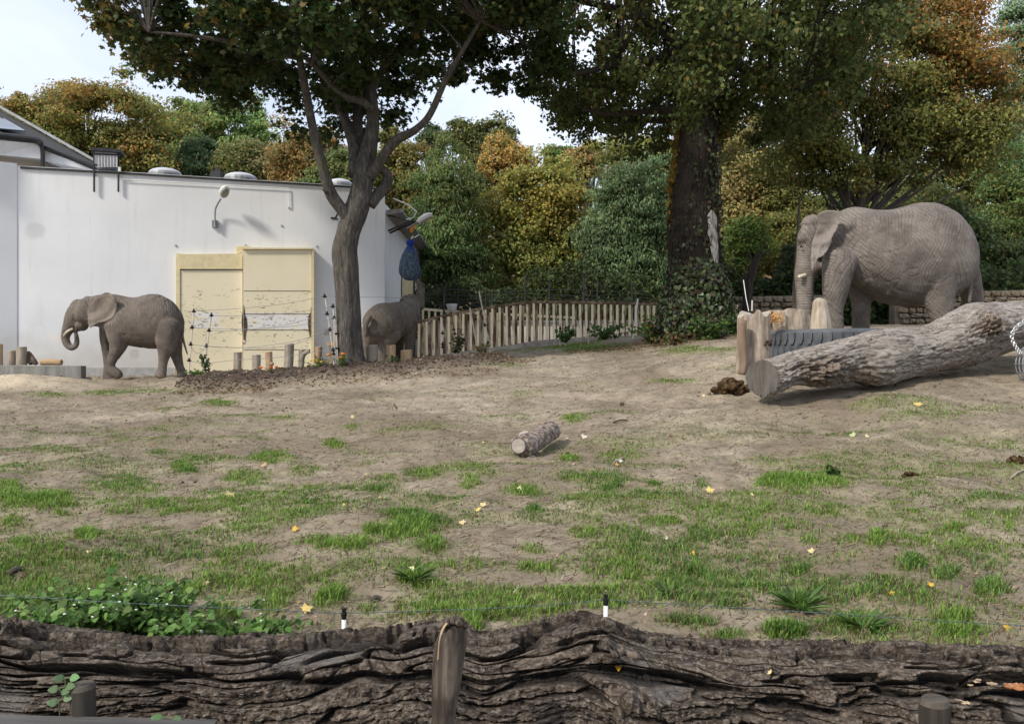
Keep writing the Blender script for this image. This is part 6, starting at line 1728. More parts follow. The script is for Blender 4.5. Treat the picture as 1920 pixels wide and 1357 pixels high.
def bark_tube(pts, rad, sides=40, amp=.06, fr=9, seed=1):
    """limb with furrows running along it, as real relief"""
    mb = MB().tube(pts, rad, sides)
    V = mb.v[0].reshape(len(pts), sides, 3); c = V.mean(1, keepdims=True); n = (V - c); r = np.linalg.norm(n, axis=2, keepdims=True) + 1e-6
    a = np.linspace(0, 2 * math.pi, sides, endpoint=False)[None, :]; L = np.concatenate([[0], np.cumsum(np.linalg.norm(np.diff(pts, axis=0), axis=1))])[:, None]
    w = .5 * vnoise(np.cos(a) * 2 + 0 * L, np.sin(a) * 2 + 0 * L, L * 1.2, seed)
    d = amp * (-np.abs(vnoise(np.cos(a) * fr + w, np.sin(a) * fr + w, L * 1.7, seed + 1)) + .35) + amp * 1.1 * vnoise(np.cos(a) * 1.6 + 0 * L, np.sin(a) * 1.6, L * 1.1, seed + 2)
    mb.v[0] = (V + n * d[..., None]).reshape(-1, 3)
    return mb

M_MBARK = mat_bark('maple_bark', (.024, .021, .019), (.165, .148, .130), 13, 2.6, 1.0, .04, (.10, .085, .045))
MD = 19.5
maple = thing('maple_tree', P(658, 690, MD), 'large dark maple with forked limbs in front of the white house', 'tree')
pts, rad = chain_px([(660, 705, 31), (659, 685, 27), (657, 655, 23.5), (654, 600, 22), (651, 545, 21.5), (648, 500, 22), (646, 470, 22.5), (653, 435, 22), (664, 405, 23), (674, 375, 22), (681, 340, 19.5), (686, 310, 18), (693, 275, 15), (699, 235, 12), (697, 190, 11), (690, 140, 10), (682, 60, 8), (690, -60, 6), (680, -160, 3)], MD)
obj('trunk', bark_tube(pts, rad, 72, .10, 8, 5), M_MBARK, maple, smooth=True)
LIMBS = [[(668, 330, 14, 0), (668, 305, 14, .1), (664, 270, 12, .3), (653, 240, 10, .5), (643, 215, 9, .6), (628, 180, 8, .9), (600, 120, 6, 1.5), (560, 40, 4, 2), (520, -40, 2, 2.4)],
         [(672, 300, 12, .2), (671, 260, 11, .5), (670, 220, 10, .8), (668, 170, 9, 1.2), (655, 90, 7, 1.6), (640, -20, 4, 2)],
         [(655, 412, 12, -.1), (640, 392, 11, -.2), (622, 366, 11, -.35), (612, 340, 9.5, -.5), (601, 300, 9, -.6), (591, 262, 8.3, -.7), (584, 228, 7.8, -.8), (574, 175, 7, -1.0), (562, 110, 6, -1.3), (550, 30, 4.5, -1.6), (545, -60, 3, -1.9)],
         [(693, 330, 12, -.1), (706, 312, 10, -.2), (720, 292, 9.5, -.35), (736, 270, 9, -.5), (750, 259, 8.5, -.6), (775, 246, 7, -.8), (798, 226, 6.2, -.9), (813, 202, 5.8, -1.0), (826, 172, 5.4, -1.1), (840, 142, 5, -1.2), (868, 95, 4, -1.4), (900, 40, 3, -1.6)],
         [(693, 384, 12, .05), (706, 368, 11, .1), (720, 352, 10, .15), (727, 338, 9.5, .15), (725, 326, 8.5, .1), (716, 316, 7, .0), (706, 314, 5, -.1)],
         [(697, 205, 8, -.2), (678, 190, 7, -.4), (650, 182, 6, -.7), (622, 160, 5, -1.0), (585, 120, 4, -1.4), (520, 70, 3, -1.8), (440, 40, 2, -2)],
         [(695, 170, 7, .1), (730, 110, 6, .3), (780, 60, 5, .5), (850, 10, 3.5, .8), (930, -30, 2.5, 1)],
         [(600, 120, 5, 1.5), (520, 90, 4, 2.2), (420, 60, 3, 2.6), (330, 40, 2, 2.8)],
         [(562, 110, 5, -1.3), (480, 90, 4, -1.8), (380, 70, 3, -2.2), (280, 60, 2, -2.4)]]
for q, L in enumerate(LIMBS):
    p_, r_ = chain_px(L, MD)
    obj('limb', bark_tube(p_, r_, 26, .08, 6, 20 + q), M_MBARK, maple, smooth=True)
st = P(612, 359, MD - .5); obj('cut_stub', MB().tube([st, st + np.array([-.07, -.04, .05])], [.05, .04], 10), M_MBARK, maple)

def crown_points(rng, n_cl, sampler, rcl, n_leaf, flat=.6, shell=.5):
    cl = sampler(n_cl); N = n_cl * n_leaf
    d = rng.normal(0, 1, (N, 3)); d /= np.linalg.norm(d, axis=1)[:, None]
    rr = rcl * rng.uniform(.5, 1.55, n_cl)
    r = np.repeat(rr, n_leaf) * rng.uniform(shell, 1.0, N)
    pos = np.repeat(cl, n_leaf, 0) + d * r[:, None] * (1, 1, flat)
    return cl, pos, d, np.repeat(np.arange(n_cl), n_leaf)

r = np.random.default_rng(101)
km = MD / FPX
mb_x = [150, 205, 250, 330, 420, 500, 560, 610, 650, 700, 722, 760, 830, 900, 1000, 1060]
mb_y = [25, 75, 135, 165, 185, 205, 232, 245, 225, 205, 150, 152, 130, 140, 145, 165]
def maple_sampler(n):
    out = np.empty((0, 3))
    while len(out) < n:
        px = r.uniform(150, 1060, n); dy = r.uniform(-4.2, 4.2, n); z = r.uniform(6.5, 15.5, n)
        zb = EYE - (np.interp(px, mb_x, mb_y) - CY) * km + .32
        zb = zb - .22 + .12 * np.abs(dy) ** 1.15 + .35 * (vnoise(px * .011, dy * .6, None, 3))
        cxp, cz = 600, 8.8
        e = ((px - cxp) / 470) ** 2 + (dy / 4.3) ** 2 + ((z - 9.3) / 6.0) ** 2
        ok = (z > zb) & (e < 1)
        ok &= (r.uniform(0, 1, n) < np.where((z - zb < 1.5) | (e > .6), 1.0, .45))
        q = np.stack([(px - CX) * km, MD + dy, z], 1)[ok]
        out = np.vstack([out, q])
    return out[:n]
cl, pos, d, ci = crown_points(r, 640, maple_sampler, .62, 125, .5, .1)
N = len(pos)
nr = d * .55 + r.normal(0, .45, (N, 3)) + (0, 0, .75)
V, F, K = leaves(pos, r.uniform(.10, .18, N), nr, 'maple', r, .5)
col = palette(r, N, [(.044, .076, .022), (.058, .095, .027), (.036, .058, .019), (.075, .090, .028)])
pxp, pyp = to_px(pos[:, 0], pos[:, 1], pos[:, 2])
yel = sstep(520, 180, pxp) * .55 + sstep(120, -40, pyp) * .20
yel = yel * sstep(-.35, .5, vnoise(cl[ci, 0] * .9, cl[ci, 2] * .9, cl[ci, 1] * .6, 7) + .25)
alt = palette(r, N, [(.155, .140, .036), (.19, .165, .045), (.11, .115, .032), (.17, .12, .035)])
m = (r.uniform(0, 1, N) < yel)[:, None]
col = np.where(m, alt, col)
obj('crown', (V, [F]), M_LEAF, maple, np.repeat(col, K, 0))
mb = MB(); anchors = [P(x, y, MD + dd) for L in LIMBS for x, y, _, dd in L[3:]] + [P(690, y, MD) for y in (100, 0, -100)]
anchors = np.array(anchors)
for c in cl[::2]:
    a_ = anchors[np.argmin(np.linalg.norm(anchors - c, axis=1))]
    mb.tube(catmull([a_, (a_ + c) / 2 + (0, 0, .12), c], 3), np.linspace(.028, .008, 7), 5, False)
o = obj('twigs', mb, M_MBARK, maple); o['kind'] = 'stuff'

# ------------------------------------------------------------------ the ivy-clad tree
PD = 22.0; kp = PD / FPX
M_PBARK = mat_bark('dark_furrowed_bark', (.022, .017, .014), (.070, .056, .046), 10, 1.6, 1.0, .04)
ivyt = thing('ivy_clad_tree', P(1303, 645, PD), 'thick dark trunk wrapped in ivy with a pale bark wound and leafy crown', 'tree')
pts, rad = chain_px([(1303, 665, 54), (1303, 640, 50), (1302, 580, 46), (1300, 500, 43), (1299, 420, 41.5), (1303, 350, 38), (1308, 280, 35), (1312, 220, 33.5), (1317, 150, 31), (1324, 60, 27), (1332, -60, 20), (1335, -160, 10)], PD)
obj('trunk', bark_tube(pts, rad, 110, .085, 9, 31), M_PBARK, ivyt, smooth=True)
PLIMB = [[(1295, 215, 14, 0), (1260, 205, 10, -.4), (1210, 208, 6, -.8), (1150, 215, 4, -1.2), (1090, 205, 2.5, -1.6)], [(1290, 225, 10, .1), (1250, 226, 7, .0), (1200, 226, 4.5, -.4), (1150, 228, 3, -.8)],
         [(1320, 120, 18, 0), (1390, 60, 13, .3), (1470, 25, 9, .6), (1540, 30, 6, .8), (1590, 45, 4, 1)], [(1318, 130, 16, 0), (1250, 60, 12, .4), (1160, 20, 8, .8), (1080, 0, 5, 1)], [(1325, 80, 14, 0), (1380, 120, 9, -.9), (1440, 150, 6, -1.5), (1500, 170, 4, -2)],
         [(1320, 100, 14, .2), (1250, 110, 9, -1), (1160, 120, 6, -1.8), (1080, 140, 4, -2.2)]]
for q, L in enumerate(PLIMB):
    p_, r_ = chain_px(L, PD); obj('limb', bark_tube(p_, r_, 22, .07, 6, 50 + q), M_PBARK, ivyt, smooth=True)
# pale wound down the right of the trunk
r = np.random.default_rng(102)
wy = np.linspace(402, 535, 40); V = []; na = 12
for y in wy:
    f = (y - 402) / 133; cx_ = np.interp(y, [402, 440, 480, 535], [1326, 1329, 1333, 1341]); hw = np.interp(y, [402, 412, 440, 470, 500, 535], [3, 10, 12, 9, 6, 1.5]) * (1 + .25 * vnoise(np.array([y * .09]), np.array([2.]), None, 3)[0])
    tc_ = np.interp(y, [350, 420, 500, 580], [1303, 1299, 1300, 1302]); tr_ = np.interp(y, [350, 420, 500, 580], [38, 41.5, 43, 46])
    row = []
    for s_ in np.linspace(-1, 1, na):
        x_ = cx_ + s_ * hw; u = np.clip((x_ - tc_) / (tr_ * 1.10), -.999, .999)
        row.append(P(tc_ + tr_ * 1.10 * u, y, PD) + np.array([0, -tr_ * 1.14 * kp * math.sqrt(1 - u * u) - .03 * (1 - s_ * s_) - .015 * vnoise(np.array([x_ * .3]), np.array([y * .16]), None, 9)[0], 0]))
    V.append(row)
V = np.array(V); i, j = np.meshgrid(np.arange(39), np.arange(na - 1), indexing='ij')
t = NT('pale_wound'); n1 = t.noise(t.coord((6, 6, 3)), 2.2, 6, .7)
obj('bark_wound', (V.reshape(-1, 3), [np.stack([i * na + j, i * na + j + 1, (i + 1) * na + j + 1, (i + 1) * na + j], -1).reshape(-1, 4)]), t.out(t.ramp(n1, (.32, (.17, .14, .12)), (.5, (.40, .36, .31)), (.7, (.55, .51, .46))), t.bump(n1, 1.0, .03), .9), ivyt, smooth=True)
# crown
pb_x = [985, 1005, 1040, 1075, 1140, 1200, 1260, 1300, 1345, 1400, 1450, 1500, 1560, 1620, 1665]
pb_y = [140, 195, 215, 245, 255, 268, 288, 215, 262, 252, 235, 255, 235, 160, 60]
def ivy_sampler(n):
    out = np.empty((0, 3))
    while len(out) < n:
        px = r.uniform(985, 1665, n); dy = r.uniform(-4.5, 4.5, n); z = r.uniform(6.5, 16.5, n)
        zb = EYE - (np.interp(px, pb_x, pb_y) - CY) * kp + .10 + .12 * np.abs(dy) ** 1.2 + .3 * vnoise(px * .012, dy * .6, None, 5)
        e = ((px - 1325) / 365) ** 2 + (dy / 4.6) ** 2 + ((z - 10) / 6.8) ** 2
        ok = (z > zb) & (e < 1) & (r.uniform(0, 1, n) < np.where((z - zb < 1.6) | (e > .6), 1, .45))
        out = np.vstack([out, np.stack([(px - CX) * kp, PD + dy, z], 1)[ok]])
    return out[:n]
cl, pos, d, ci = crown_points(r, 640, ivy_sampler, .60, 150, .75, .1)
N = len(pos); nr = d * .8 + r.normal(0, .5, (N, 3)) + (0, 0, .3)
V, F, K = leaves(pos, r.uniform(.085, .145, N), nr, 'heart', r, 1.3)
col = palette(r, N, [(.085, .118, .034), (.11, .145, .042), (.068, .092, .030), (.14, .155, .045)])
tone = vnoise(cl[ci, 0] * .6, cl[ci, 2] * .6, cl[ci, 1] * .4, 12)
pxp, pyp = to_px(pos[:, 0], pos[:, 1], pos[:, 2])
alt = palette(r, N, [(.15, .11, .03), (.13, .09, .03), (.20, .15, .03)])
m = (r.uniform(0, 1, N) < (.28 * sstep(1260, 1080, pxp) * sstep(180, 40, pyp) + .12 * sstep(.2, .6, tone)))[:, None]
col = np.where(m, alt, col)
obj('crown', (V, [F]), M_LEAF, ivyt, np.repeat(col, K, 0))
mb = MB(); anchors = np.array([P(x, y, PD + dd) for L in PLIMB for x, y, _, dd in L[1:]] + [P(1330, y, PD) for y in (60, 0, -80)])
for c in cl[::2]:
    a_ = anchors[np.argmin(np.linalg.norm(anchors - c, axis=1))]
    mb.tube(catmull([a_, (a_ + c) / 2 + (0, 0, .12), c], 3), np.linspace(.026, .007, 7), 5, False)
o = obj('twigs', mb, M_PBARK, ivyt); o['kind'] = 'stuff'
# ivy: dense skirt at the foot, thinning up the trunk, with bare vines
def trunk_xr(y):
    return np.interp(y, [150, 220, 280, 350, 420, 500, 580, 640], [1317, 1312, 1308, 1303, 1299, 1300, 1302, 1303]), np.interp(y, [150, 220, 280, 350, 420, 500, 580, 640], [31, 33.5, 35, 38, 41.5, 43, 46, 50])
n = 9500
y = np.concatenate([640 - 150 * r.uniform(0, 1, 6400) ** 1.25, r.uniform(170, 520, n - 6400)])
an = r.uniform(0, 2 * math.pi, n); tx, trr = trunk_xr(y)
bush = np.where(np.arange(n) < 6400, np.interp(y, [480, 520, 560, 600, 645], [1.05, 1.25, 1.45, 1.65, 1.55]), np.interp(y, [170, 300, 420, 520], [1.02, 1.05, 1.12, 1.22]))
rr = trr * kp * (1 + (bush - 1) * r.uniform(.0, 1.15, n) + .03)
pos = np.stack([(tx - CX) * kp + rr * np.cos(an) + .08, PD + rr * np.sin(an), EYE - (y - CY) * kp], 1)
pos = pos[~((np.abs(tx + rr / kp * np.cos(an) - 1331) < 11) & (y > 400) & (y < 500) & (np.sin(an) < 0))]
keep = np.where(pos[:, 2] > EYE - (500 - CY) * kp, r.uniform(0, 1, len(pos)) < .55, True); pos = pos[keep]
n = len(pos); ax_ = np.stack([pos[:, 0] - (1302 - CX) * kp, pos[:, 1] - PD, np.zeros(n)], 1); ax_ /= np.linalg.norm(ax_, axis=1)[:, None]
V, F, K = leaves(pos, r.uniform(.08, .15, n), ax_ + r.normal(0, .5, (n, 3)) + (0, 0, .3), 'heart', r, .9)
obj('ivy', (V, [F]), M_GLOSSLEAF, ivyt, np.repeat(palette(r, n, [(.048, .075, .026), (.070, .105, .034), (.034, .048, .020), (.12, .14, .055), (.06, .042, .024)], .25), K, 0))
mb = MB()
for q in range(230):
    y0 = r.uniform(330, 600); a0 = r.uniform(math.pi, 2 * math.pi); p_ = []
    for k_ in range(6):
        yy = y0 - k_ * r.uniform(3, 12) * r.choice([-1, 1]); a0 += r.normal(0, .18); tx, trr = trunk_xr(yy); R_ = trr * kp * (1.02 + r.uniform(0, .16))
        p_.append(np.array([(tx - CX) * kp + R_ * math.cos(a0), PD + R_ * math.sin(a0), EYE - (yy - CY) * kp]))
    mb.tube(catmull(p_, 3), r.uniform(.004, .009), 4, False)
o = obj('bare_vines', mb, mat_plain('dry_vine', (.055, .040, .030), .9, .4), ivyt); o['kind'] = 'stuff'
# yellow creeper hanging at the left of the trunk and a few right
n = 420; y = r.uniform(225, 420, n); x = np.interp(y, [225, 300, 350, 420], [1272, 1268, 1258, 1262]) + r.normal(0, 5.5, n) * (.6 + .5 * np.sin(y * .11) ** 2)
pos = np.array([P(a_, b_, PD + .15 + c_) for a_, b_, c_ in zip(x, y, r.normal(0, .15, n))])
p2 = np.array([P(1350 + r.normal(0, 8), 235 + abs(r.normal(0, 12)), PD + .6 + r.normal(0, .2)) for _ in range(200)])
pos = np.vstack([pos, p2]); n = len(pos)
V, F, K = leaves(pos, r.uniform(.09, .15, n), r.normal(0, .6, (n, 3)) + (-.3, -.7, .4), 'heart', r, 1.0)
obj('yellow_creeper', (V, [F]), M_LEAF, ivyt, np.repeat(palette(r, n, [(.42, .25, .045), (.32, .19, .04), (.34, .26, .06), (.16, .15, .04)], .2), K, 0))

# ------------------------------------------------------------------ trees beyond the enclosure
M_BGBARK = mat_bark('grey_bark', (.05, .042, .035), (.12, .105, .09), 10, 2, .7, .03)
def bg_tree(name, label, D, ell, cols, seed, ncl=150, nl=110, lsz=.24, kind='quad', rcl=None, droop=.6, flat=.5, trunk_px=None, alt=None, altf=None, depth=None, group=None, trunk_w=9, weights=None, bark=None, hang=0.0, lump=.42):
    r = np.random.default_rng(seed); k = D / FPX
    E = [np.array([(cx - CX) * k, 0, EYE - (cy - CY) * k, rx * k, ry * k]) for cx, cy, rx, ry in ell]
    depth = depth or .8
    vol = np.array([e[3] * e[4] for e in E]); pr = vol / vol.sum()
    tx = trunk_px if trunk_px is not None else ell[0][0]
    base = np.array([(tx - CX) * k, D, gz((tx - CX) * k, D) - .1])
    nl = int(nl * 1.75); lsz = lsz * .78; ncl = int(ncl * .8)
    rcl = rcl * 1.1 if rcl else 1.18 * .17 * float(np.mean([min(e[3], e[4]) for e in E])) + .38
    def sampler(n):
        q = r.choice(len(E), n, p=pr); d = r.normal(0, 1, (n, 3)); d /= np.linalg.norm(d, axis=1)[:, None]
        d[:, 1] = np.where(r.uniform(0, 1, n) < .72, -np.abs(d[:, 1]), d[:, 1])
        rad = r.uniform(.25, 1.0, n) ** .45 * np.where(r.uniform(0, 1, n) < .10, 1.16, 1.0)
        rad = rad * (1 + lump * vnoise(d[:, 0] * 2.1 + seed, d[:, 1] * 2.1, d[:, 2] * 2.1, seed))
        A = np.array([(e[0], D, e[2]) for e in E])[q]; S_ = np.array([(e[3], min(e[3], e[4] * 1.1) * depth, e[4]) for e in E])[q]
        c = A + d * rad[:, None] * (S_ - rcl * .55)
        c[:, 2] = np.maximum(c[:, 2], base[2] + .4)
        return c
    cl, pos, d, ci = crown_points(r, ncl, sampler, rcl, nl, flat, .25)
    N = len(pos)
    pos[:, 2] -= hang * np.linalg.norm(d[:, :2], axis=1) * rcl
    pos[:, 2] = np.maximum(pos[:, 2], base[2] + .1)
    V, F, K = leaves(pos, lsz * r.uniform(.6, 1.3, N), d * .8 + r.normal(0, .42, (N, 3)) + (0, -.15, .45), kind, r, droop)
    col = palette(r, N, cols, .2, weights) * 1.95
    # whole sprays of leaves turn colour together
    col = col * (1 + .38 * vnoise(cl[ci, 0] * .8, cl[ci, 2] * .8, cl[ci, 1] * .8, seed + 3))[:, None]
    if alt is None:
        alt, altf = [(.13, .14, .04), (.16, .15, .045), (.10, .13, .035)], (lambda x, y: .12 + 0 * x)
    if alt is not None:
        f = altf(*to_px(pos[:, 0], pos[:, 1], pos[:, 2])) + .7 * vnoise(cl[ci, 0] * .45, cl[ci, 2] * .45, cl[ci, 1] * .45, seed + 5)
        m = (r.uniform(0, 1, N) < np.clip(f, 0, 1))[:, None]
        col = np.where(m, palette(r, N, alt, .2) * 1.5, col)
    root = thing(name, base, label, 'tree', group)
    top = np.array([E[0][0], D, E[0][2] + E[0][4] * .55])
    tw = trunk_w * k
    tp = catmull([base, base + (top - base) * .4 + (r.normal(0, .15), 0, 0), top], 6)
    obj('trunk', MB().tube(tp, np.linspace(tw, tw * .25, len(tp)), 10), bark or M_BGBARK, root, smooth=True)
    mb = MB()
    for c in cl[:min(46, ncl)]:
        a_ = tp[int(np.clip((c[2] - base[2]) / max(top[2] - base[2], .1) * .75, .30, .9) * (len(tp) - 1))]
        mb.tube(catmull([a_, a_ * .5 + c * .5 + (0, 0, -.12 * rcl), c], 3), np.linspace(tw * .32, tw * .05, 7), 5, False)
    o = obj('branches', mb, bark or M_BGBARK, root); o['kind'] = 'stuff'
    obj('crown', (V, [F]), M_LEAF, root, np.repeat(np.clip(col, .004, .9), K, 0))
    return root
OR = [(.27, .165, .045), (.31, .19, .05), (.22, .15, .05), (.17, .14, .045)]
OLV = [(.130, .135, .036), (.105, .115, .032), (.16, .15, .04)]
BRN2 = [(.18, .12, .045), (.14, .11, .04), (.22, .14, .045), (.10, .10, .035)]
GR = [(.072, .105, .036), (.095, .135, .045), (.052, .080, .03)]
GLT = [(.12, .175, .055), (.15, .21, .07), (.095, .14, .045)]
GBL = [(.085, .125, .058), (.11, .155, .072), (.062, .095, .044)]
DG = [(.040, .062, .022), (.055, .080, .028), (.032, .048, .018)]
YG = [(.22, .205, .040), (.17, .175, .04), (.29, .24, .045), (.12, .14, .035)]
GG = 'autumn trees beyond the enclosure'
bg_tree('maple_tree', 'tall orange and olive autumn maple behind the white house', 44, [(165, 235, 165, 105), (240, 290, 105, 80), (80, 260, 80, 80)], OLV, 201, 300, 130, .24, 'quad', alt=OR, altf=lambda x, y: .60 * sstep(300, 60, x) * sstep(330, 150, y) + .12, group=GG)
bg_tree('poplar_tree', 'pale grey green treetop at the far left edge', 60, [(0, 240, 70, 60), (-60, 230, 90, 90)], [(.15, .17, .09), (.18, .18, .10)], 202, 90, 90, .3, group=GG)
bg_tree('poplar_tree', 'light green poplar left of the maple limbs', 56, [(350, 240, 55, 62), (335, 300, 60, 60)], GLT, 203, 120, 110, .28, group=GG)
bg_tree('poplar_tree', 'light green poplar with a broad top behind the house roof', 54, [(440, 235, 78, 66), (470, 290, 80, 60)], GLT, 204, 150, 120, .28, group=GG)
bg_tree('locust_tree', 'grey green feathery tree behind the dome rooflights', 46, [(375, 315, 62, 72), (330, 330, 40, 50)], [(.070, .105, .05), (.09, .125, .06), (.055, .085, .04)], 205, 130, 120, .26, 'narrow', hang=.25, group=GG)
bg_tree('ash_tree', 'thin olive brown tree between the grey green and orange ones', 45, [(462, 315, 60, 62)], [(.12, .115, .05), (.10, .105, .045), (.16, .13, .06)], 206, 100, 110, .22, group=GG)
bg_tree('maple_tree', 'rusty orange tree seen through the left maple limbs', 43, [(580, 300, 80, 72), (545, 320, 45, 50)], BRN2, 207, 150, 120, .22, alt=OR, altf=lambda x, y: .3 + 0 * x, group=GG)
bg_tree('hornbeam_tree', 'small green tree behind the roof edge and maple trunk', 40, [(615, 335, 48, 45), (650, 330, 50, 60)], GR, 208, 90, 110, .2, group=GG)
bg_tree('maple_tree', 'olive brown tree right of the forked maple trunk', 42, [(742, 320, 62, 88), (765, 390, 55, 80)], OLV, 209, 190, 120, .22, alt=BRN2, altf=lambda x, y: .5 + 0 * x, group=GG)
bg_tree('oak_tree', 'small dark treetop standing behind the long curved limb', 60, [(812, 265, 30, 44)], DG, 210, 60, 90, .3, group=GG)
bg_tree('oak_tree', 'dark olive round treetop in the middle gap of sky', 56, [(905, 262, 76, 52), (930, 320, 80, 60)], [(.075, .085, .030), (.055, .068, .025), (.10, .10, .035)], 211, 170, 110, .28, group=GG)
bg_tree('locust_tree', 'big green feathery locust right behind the corner lamp', 37, [(838, 350, 72, 95), (825, 450, 85, 110), (880, 500, 60, 80)], GR, 212, 280, 130, .24, 'narrow', hang=.35, droop=1.0, group=GG)
bg_tree('maple_tree', 'bright orange round treetop in the middle', 50, [(948, 302, 56, 48)], OR, 213, 110, 120, .24, group=GG)
bg_tree('aspen_tree', 'yellow green tree reaching down to the corral fence', 39, [(1010, 370, 92, 90), (960, 440, 85, 90), (1060, 420, 70, 100), (1000, 510, 80, 70)], [(.13, .14, .035), (.10, .115, .032), (.16, .16, .04)], 214, 330, 130, .22, alt=[(.25, .215, .055), (.21, .20, .055), (.28, .22, .05)], altf=lambda x, y: .75 * sstep(500, 300, y), group=GG)
bg_tree('poplar_tree', 'light green treetop between the orange and the brown one', 58, [(1048, 292, 42, 26), (1050, 330, 50, 40)], GLT, 215, 70, 100, .28, group=GG)
bg_tree('maple_tree', 'rusty brown treetop left of the ivy tree crown', 52, [(1100, 300, 42, 38)], BRN2, 216, 80, 100, .26, group=GG)
bg_tree('oak_tree', 'dark brown green tree behind the blue green locust', 47, [(1180, 290, 75, 50), (1240, 320, 60, 80)], OLV, 217, 120, 110, .24, alt=BRN2, altf=lambda x, y: .25 + 0 * x, group=GG)
bg_tree('locust_tree', 'blue green feathery locust left of the ivy clad trunk', 36, [(1190, 355, 90, 85), (1160, 440, 78, 90), (1225, 450, 60, 100), (1180, 515, 80, 60)], GBL, 218, 330, 130, .25, 'narrow', hang=.4, droop=1.0, group=GG)
bg_tree('lime_tree', 'tan yellow tree right of the ivy clad trunk', 35, [(1415, 330, 85, 110), (1390, 420, 60, 80), (1460, 410, 70, 70)], [(.22, .18, .075), (.19, .155, .065), (.16, .145, .05)], 219, 280, 130, .2, alt=OLV, altf=lambda x, y: .8 * sstep(1400, 1480, x), group=GG)
bg_tree('lime_tree', 'yellow olive bushy tree above the big elephant head', 33, [(1480, 440, 75, 60), (1560, 430, 60, 45), (1430, 480, 50, 40)], [(.19, .155, .04), (.14, .125, .035), (.10, .10, .03)], 220, 200, 120, .19, group=GG)
bg_tree('hazel_bush', 'bright green low bush right of the ivy clad trunk', 31, [(1395, 450, 45, 50), (1380, 510, 40, 40)], [(.10, .15, .03), (.075, .115, .025), (.06, .09, .02)], 221, 90, 110, .2, group=GG)
bg_tree('maple_tree', 'large orange topped maple above the big elephant', 28, [(1650, 130, 190, 140), (1600, 250, 200, 110), (1780, 210, 130, 150), (1730, 40, 130, 90), (1500, 270, 110, 90)], [(.095, .100, .028), (.075, .082, .024), (.125, .120, .032)], 222, 520, 130, .17, 'quad', trunk_px=1590, trunk_w=15, alt=[(.27, .14, .038), (.22, .13, .038), (.18, .125, .04)], altf=lambda x, y: .46 * sstep(230, 60, y) * sstep(1560, 1680, x) + .15 * sstep(330, 180, y) + .04, rcl=.72, group=GG)
bg_tree('oak_tree', 'dark green tree directly behind the big elephant back', 34, [(1720, 430, 130, 90), (1640, 460, 90, 70), (1790, 480, 90, 70)], DG, 223, 300, 120, .21, alt=OLV, altf=lambda x, y: .55 * sstep(460, 350, y), group=GG)
bg_tree('locust_tree', 'green feathery tree at the right edge', 36, [(1890, 320, 75, 100), (1860, 420, 60, 60), (1950, 400, 80, 120)], [(.070, .125, .045), (.095, .155, .055), (.055, .095, .035)], 224, 260, 120, .22, 'narrow', hang=.35, group=GG)
bg_tree('poplar_tree', 'pale silvery poplar in the upper right corner', 42, [(1905, 70, 65, 110), (1890, 200, 55, 80), (1980, 100, 80, 160)], [(.13, .18, .10), (.16, .21, .12), (.10, .15, .075)], 225, 230, 120, .2, bark=mat_bark('pale_bark', (.20, .19, .17), (.34, .33, .30), 8, 2, .5, .02), group=GG)
bg_tree('oak_tree', 'shaded green tree low at the right edge behind the wall', 33, [(1850, 490, 90, 60), (1920, 510, 80, 50)], DG, 226, 170, 110, .2, group=GG)
bg_tree('locust_tree', 'tall green tree beyond the right edge', 45, [(2080, 250, 150, 220)], GR, 227, 120, 110, .32, group=GG)
bg_tree('maple_tree', 'tall olive tree beyond the left edge', 48, [(-260, 220, 160, 150)], OLV, 228, 120, 110, .32, group=GG)
bg_tree('beech_tree', 'shaded olive tree filling the gap behind the orange maple stems', 46, [(1650, 350, 150, 90), (1780, 330, 100, 110), (1560, 380, 90, 80)], DG, 231, 200, 110, .28, alt=OLV, altf=lambda x, y: .5 + 0 * x, group=GG)
bg_tree('beech_tree', 'mid green tree glimpsed right of the ivy clad trunk top', 48, [(1350, 330, 90, 100)], GR, 232, 110, 110, .28, alt=OLV, altf=lambda x, y: .4 + 0 * x, group=GG)
bg_tree('beech_tree', 'dark green tree behind the corner of the white house', 46, [(770, 420, 90, 110), (690, 360, 60, 70)], DG, 233, 140, 110, .28, group=GG)
# dead leaning trunk near the stumps
dt = thing('dead_tree', P(1402, 590, 24.0), 'bare dark leaning trunk with a fork left of the big elephant', 'dead tree')
p_, r_ = chain_px([(1400, 600, 9.5), (1401, 570, 9), (1403, 540, 8.5), (1409, 515, 7.5), (1417, 490, 6), (1422, 478, 5)], 24.0)
obj('trunk', bark_tube(p_, r_, 28, .08, 6, 91), M_PBARK, dt, smooth=True)
p_, r_ = chain_px([(1399, 545, 5), (1397, 525, 4), (1398, 512, 3)], 24.0); obj('limb', bark_tube(p_, r_, 16, .08, 5, 92), M_PBARK, dt, smooth=True)
for (xa, ya, xb, yb) in ((1415, 492, 1437, 440), (1420, 482, 1445, 465), (1412, 500, 1400, 470)):
    p_, r_ = chain_px([(xa, ya, 2.5), ((xa + xb) / 2 + 3, (ya + yb) / 2, 1.6), (xb, yb, .8)], 24.0); obj('branch', MB().tube(p_, r_, 8), M_PBARK, dt, smooth=True)
# pale slim trunk behind the elephant's trunk
tt_ = thing('slim_tree', P(1490, 600, 22.5), 'slim pale tree trunk right behind the big elephant trunk', 'tree')
p_, r_ = chain_px([(1489, 610, 6.5), (1490, 570, 5), (1492, 500, 3.5), (1496, 430, 2.5), (1500, 370, 1.5)], 22.5); obj('trunk', bark_tube(p_, r_, 24, .06, 5, 95), M_BGBARK, tt_, smooth=True)

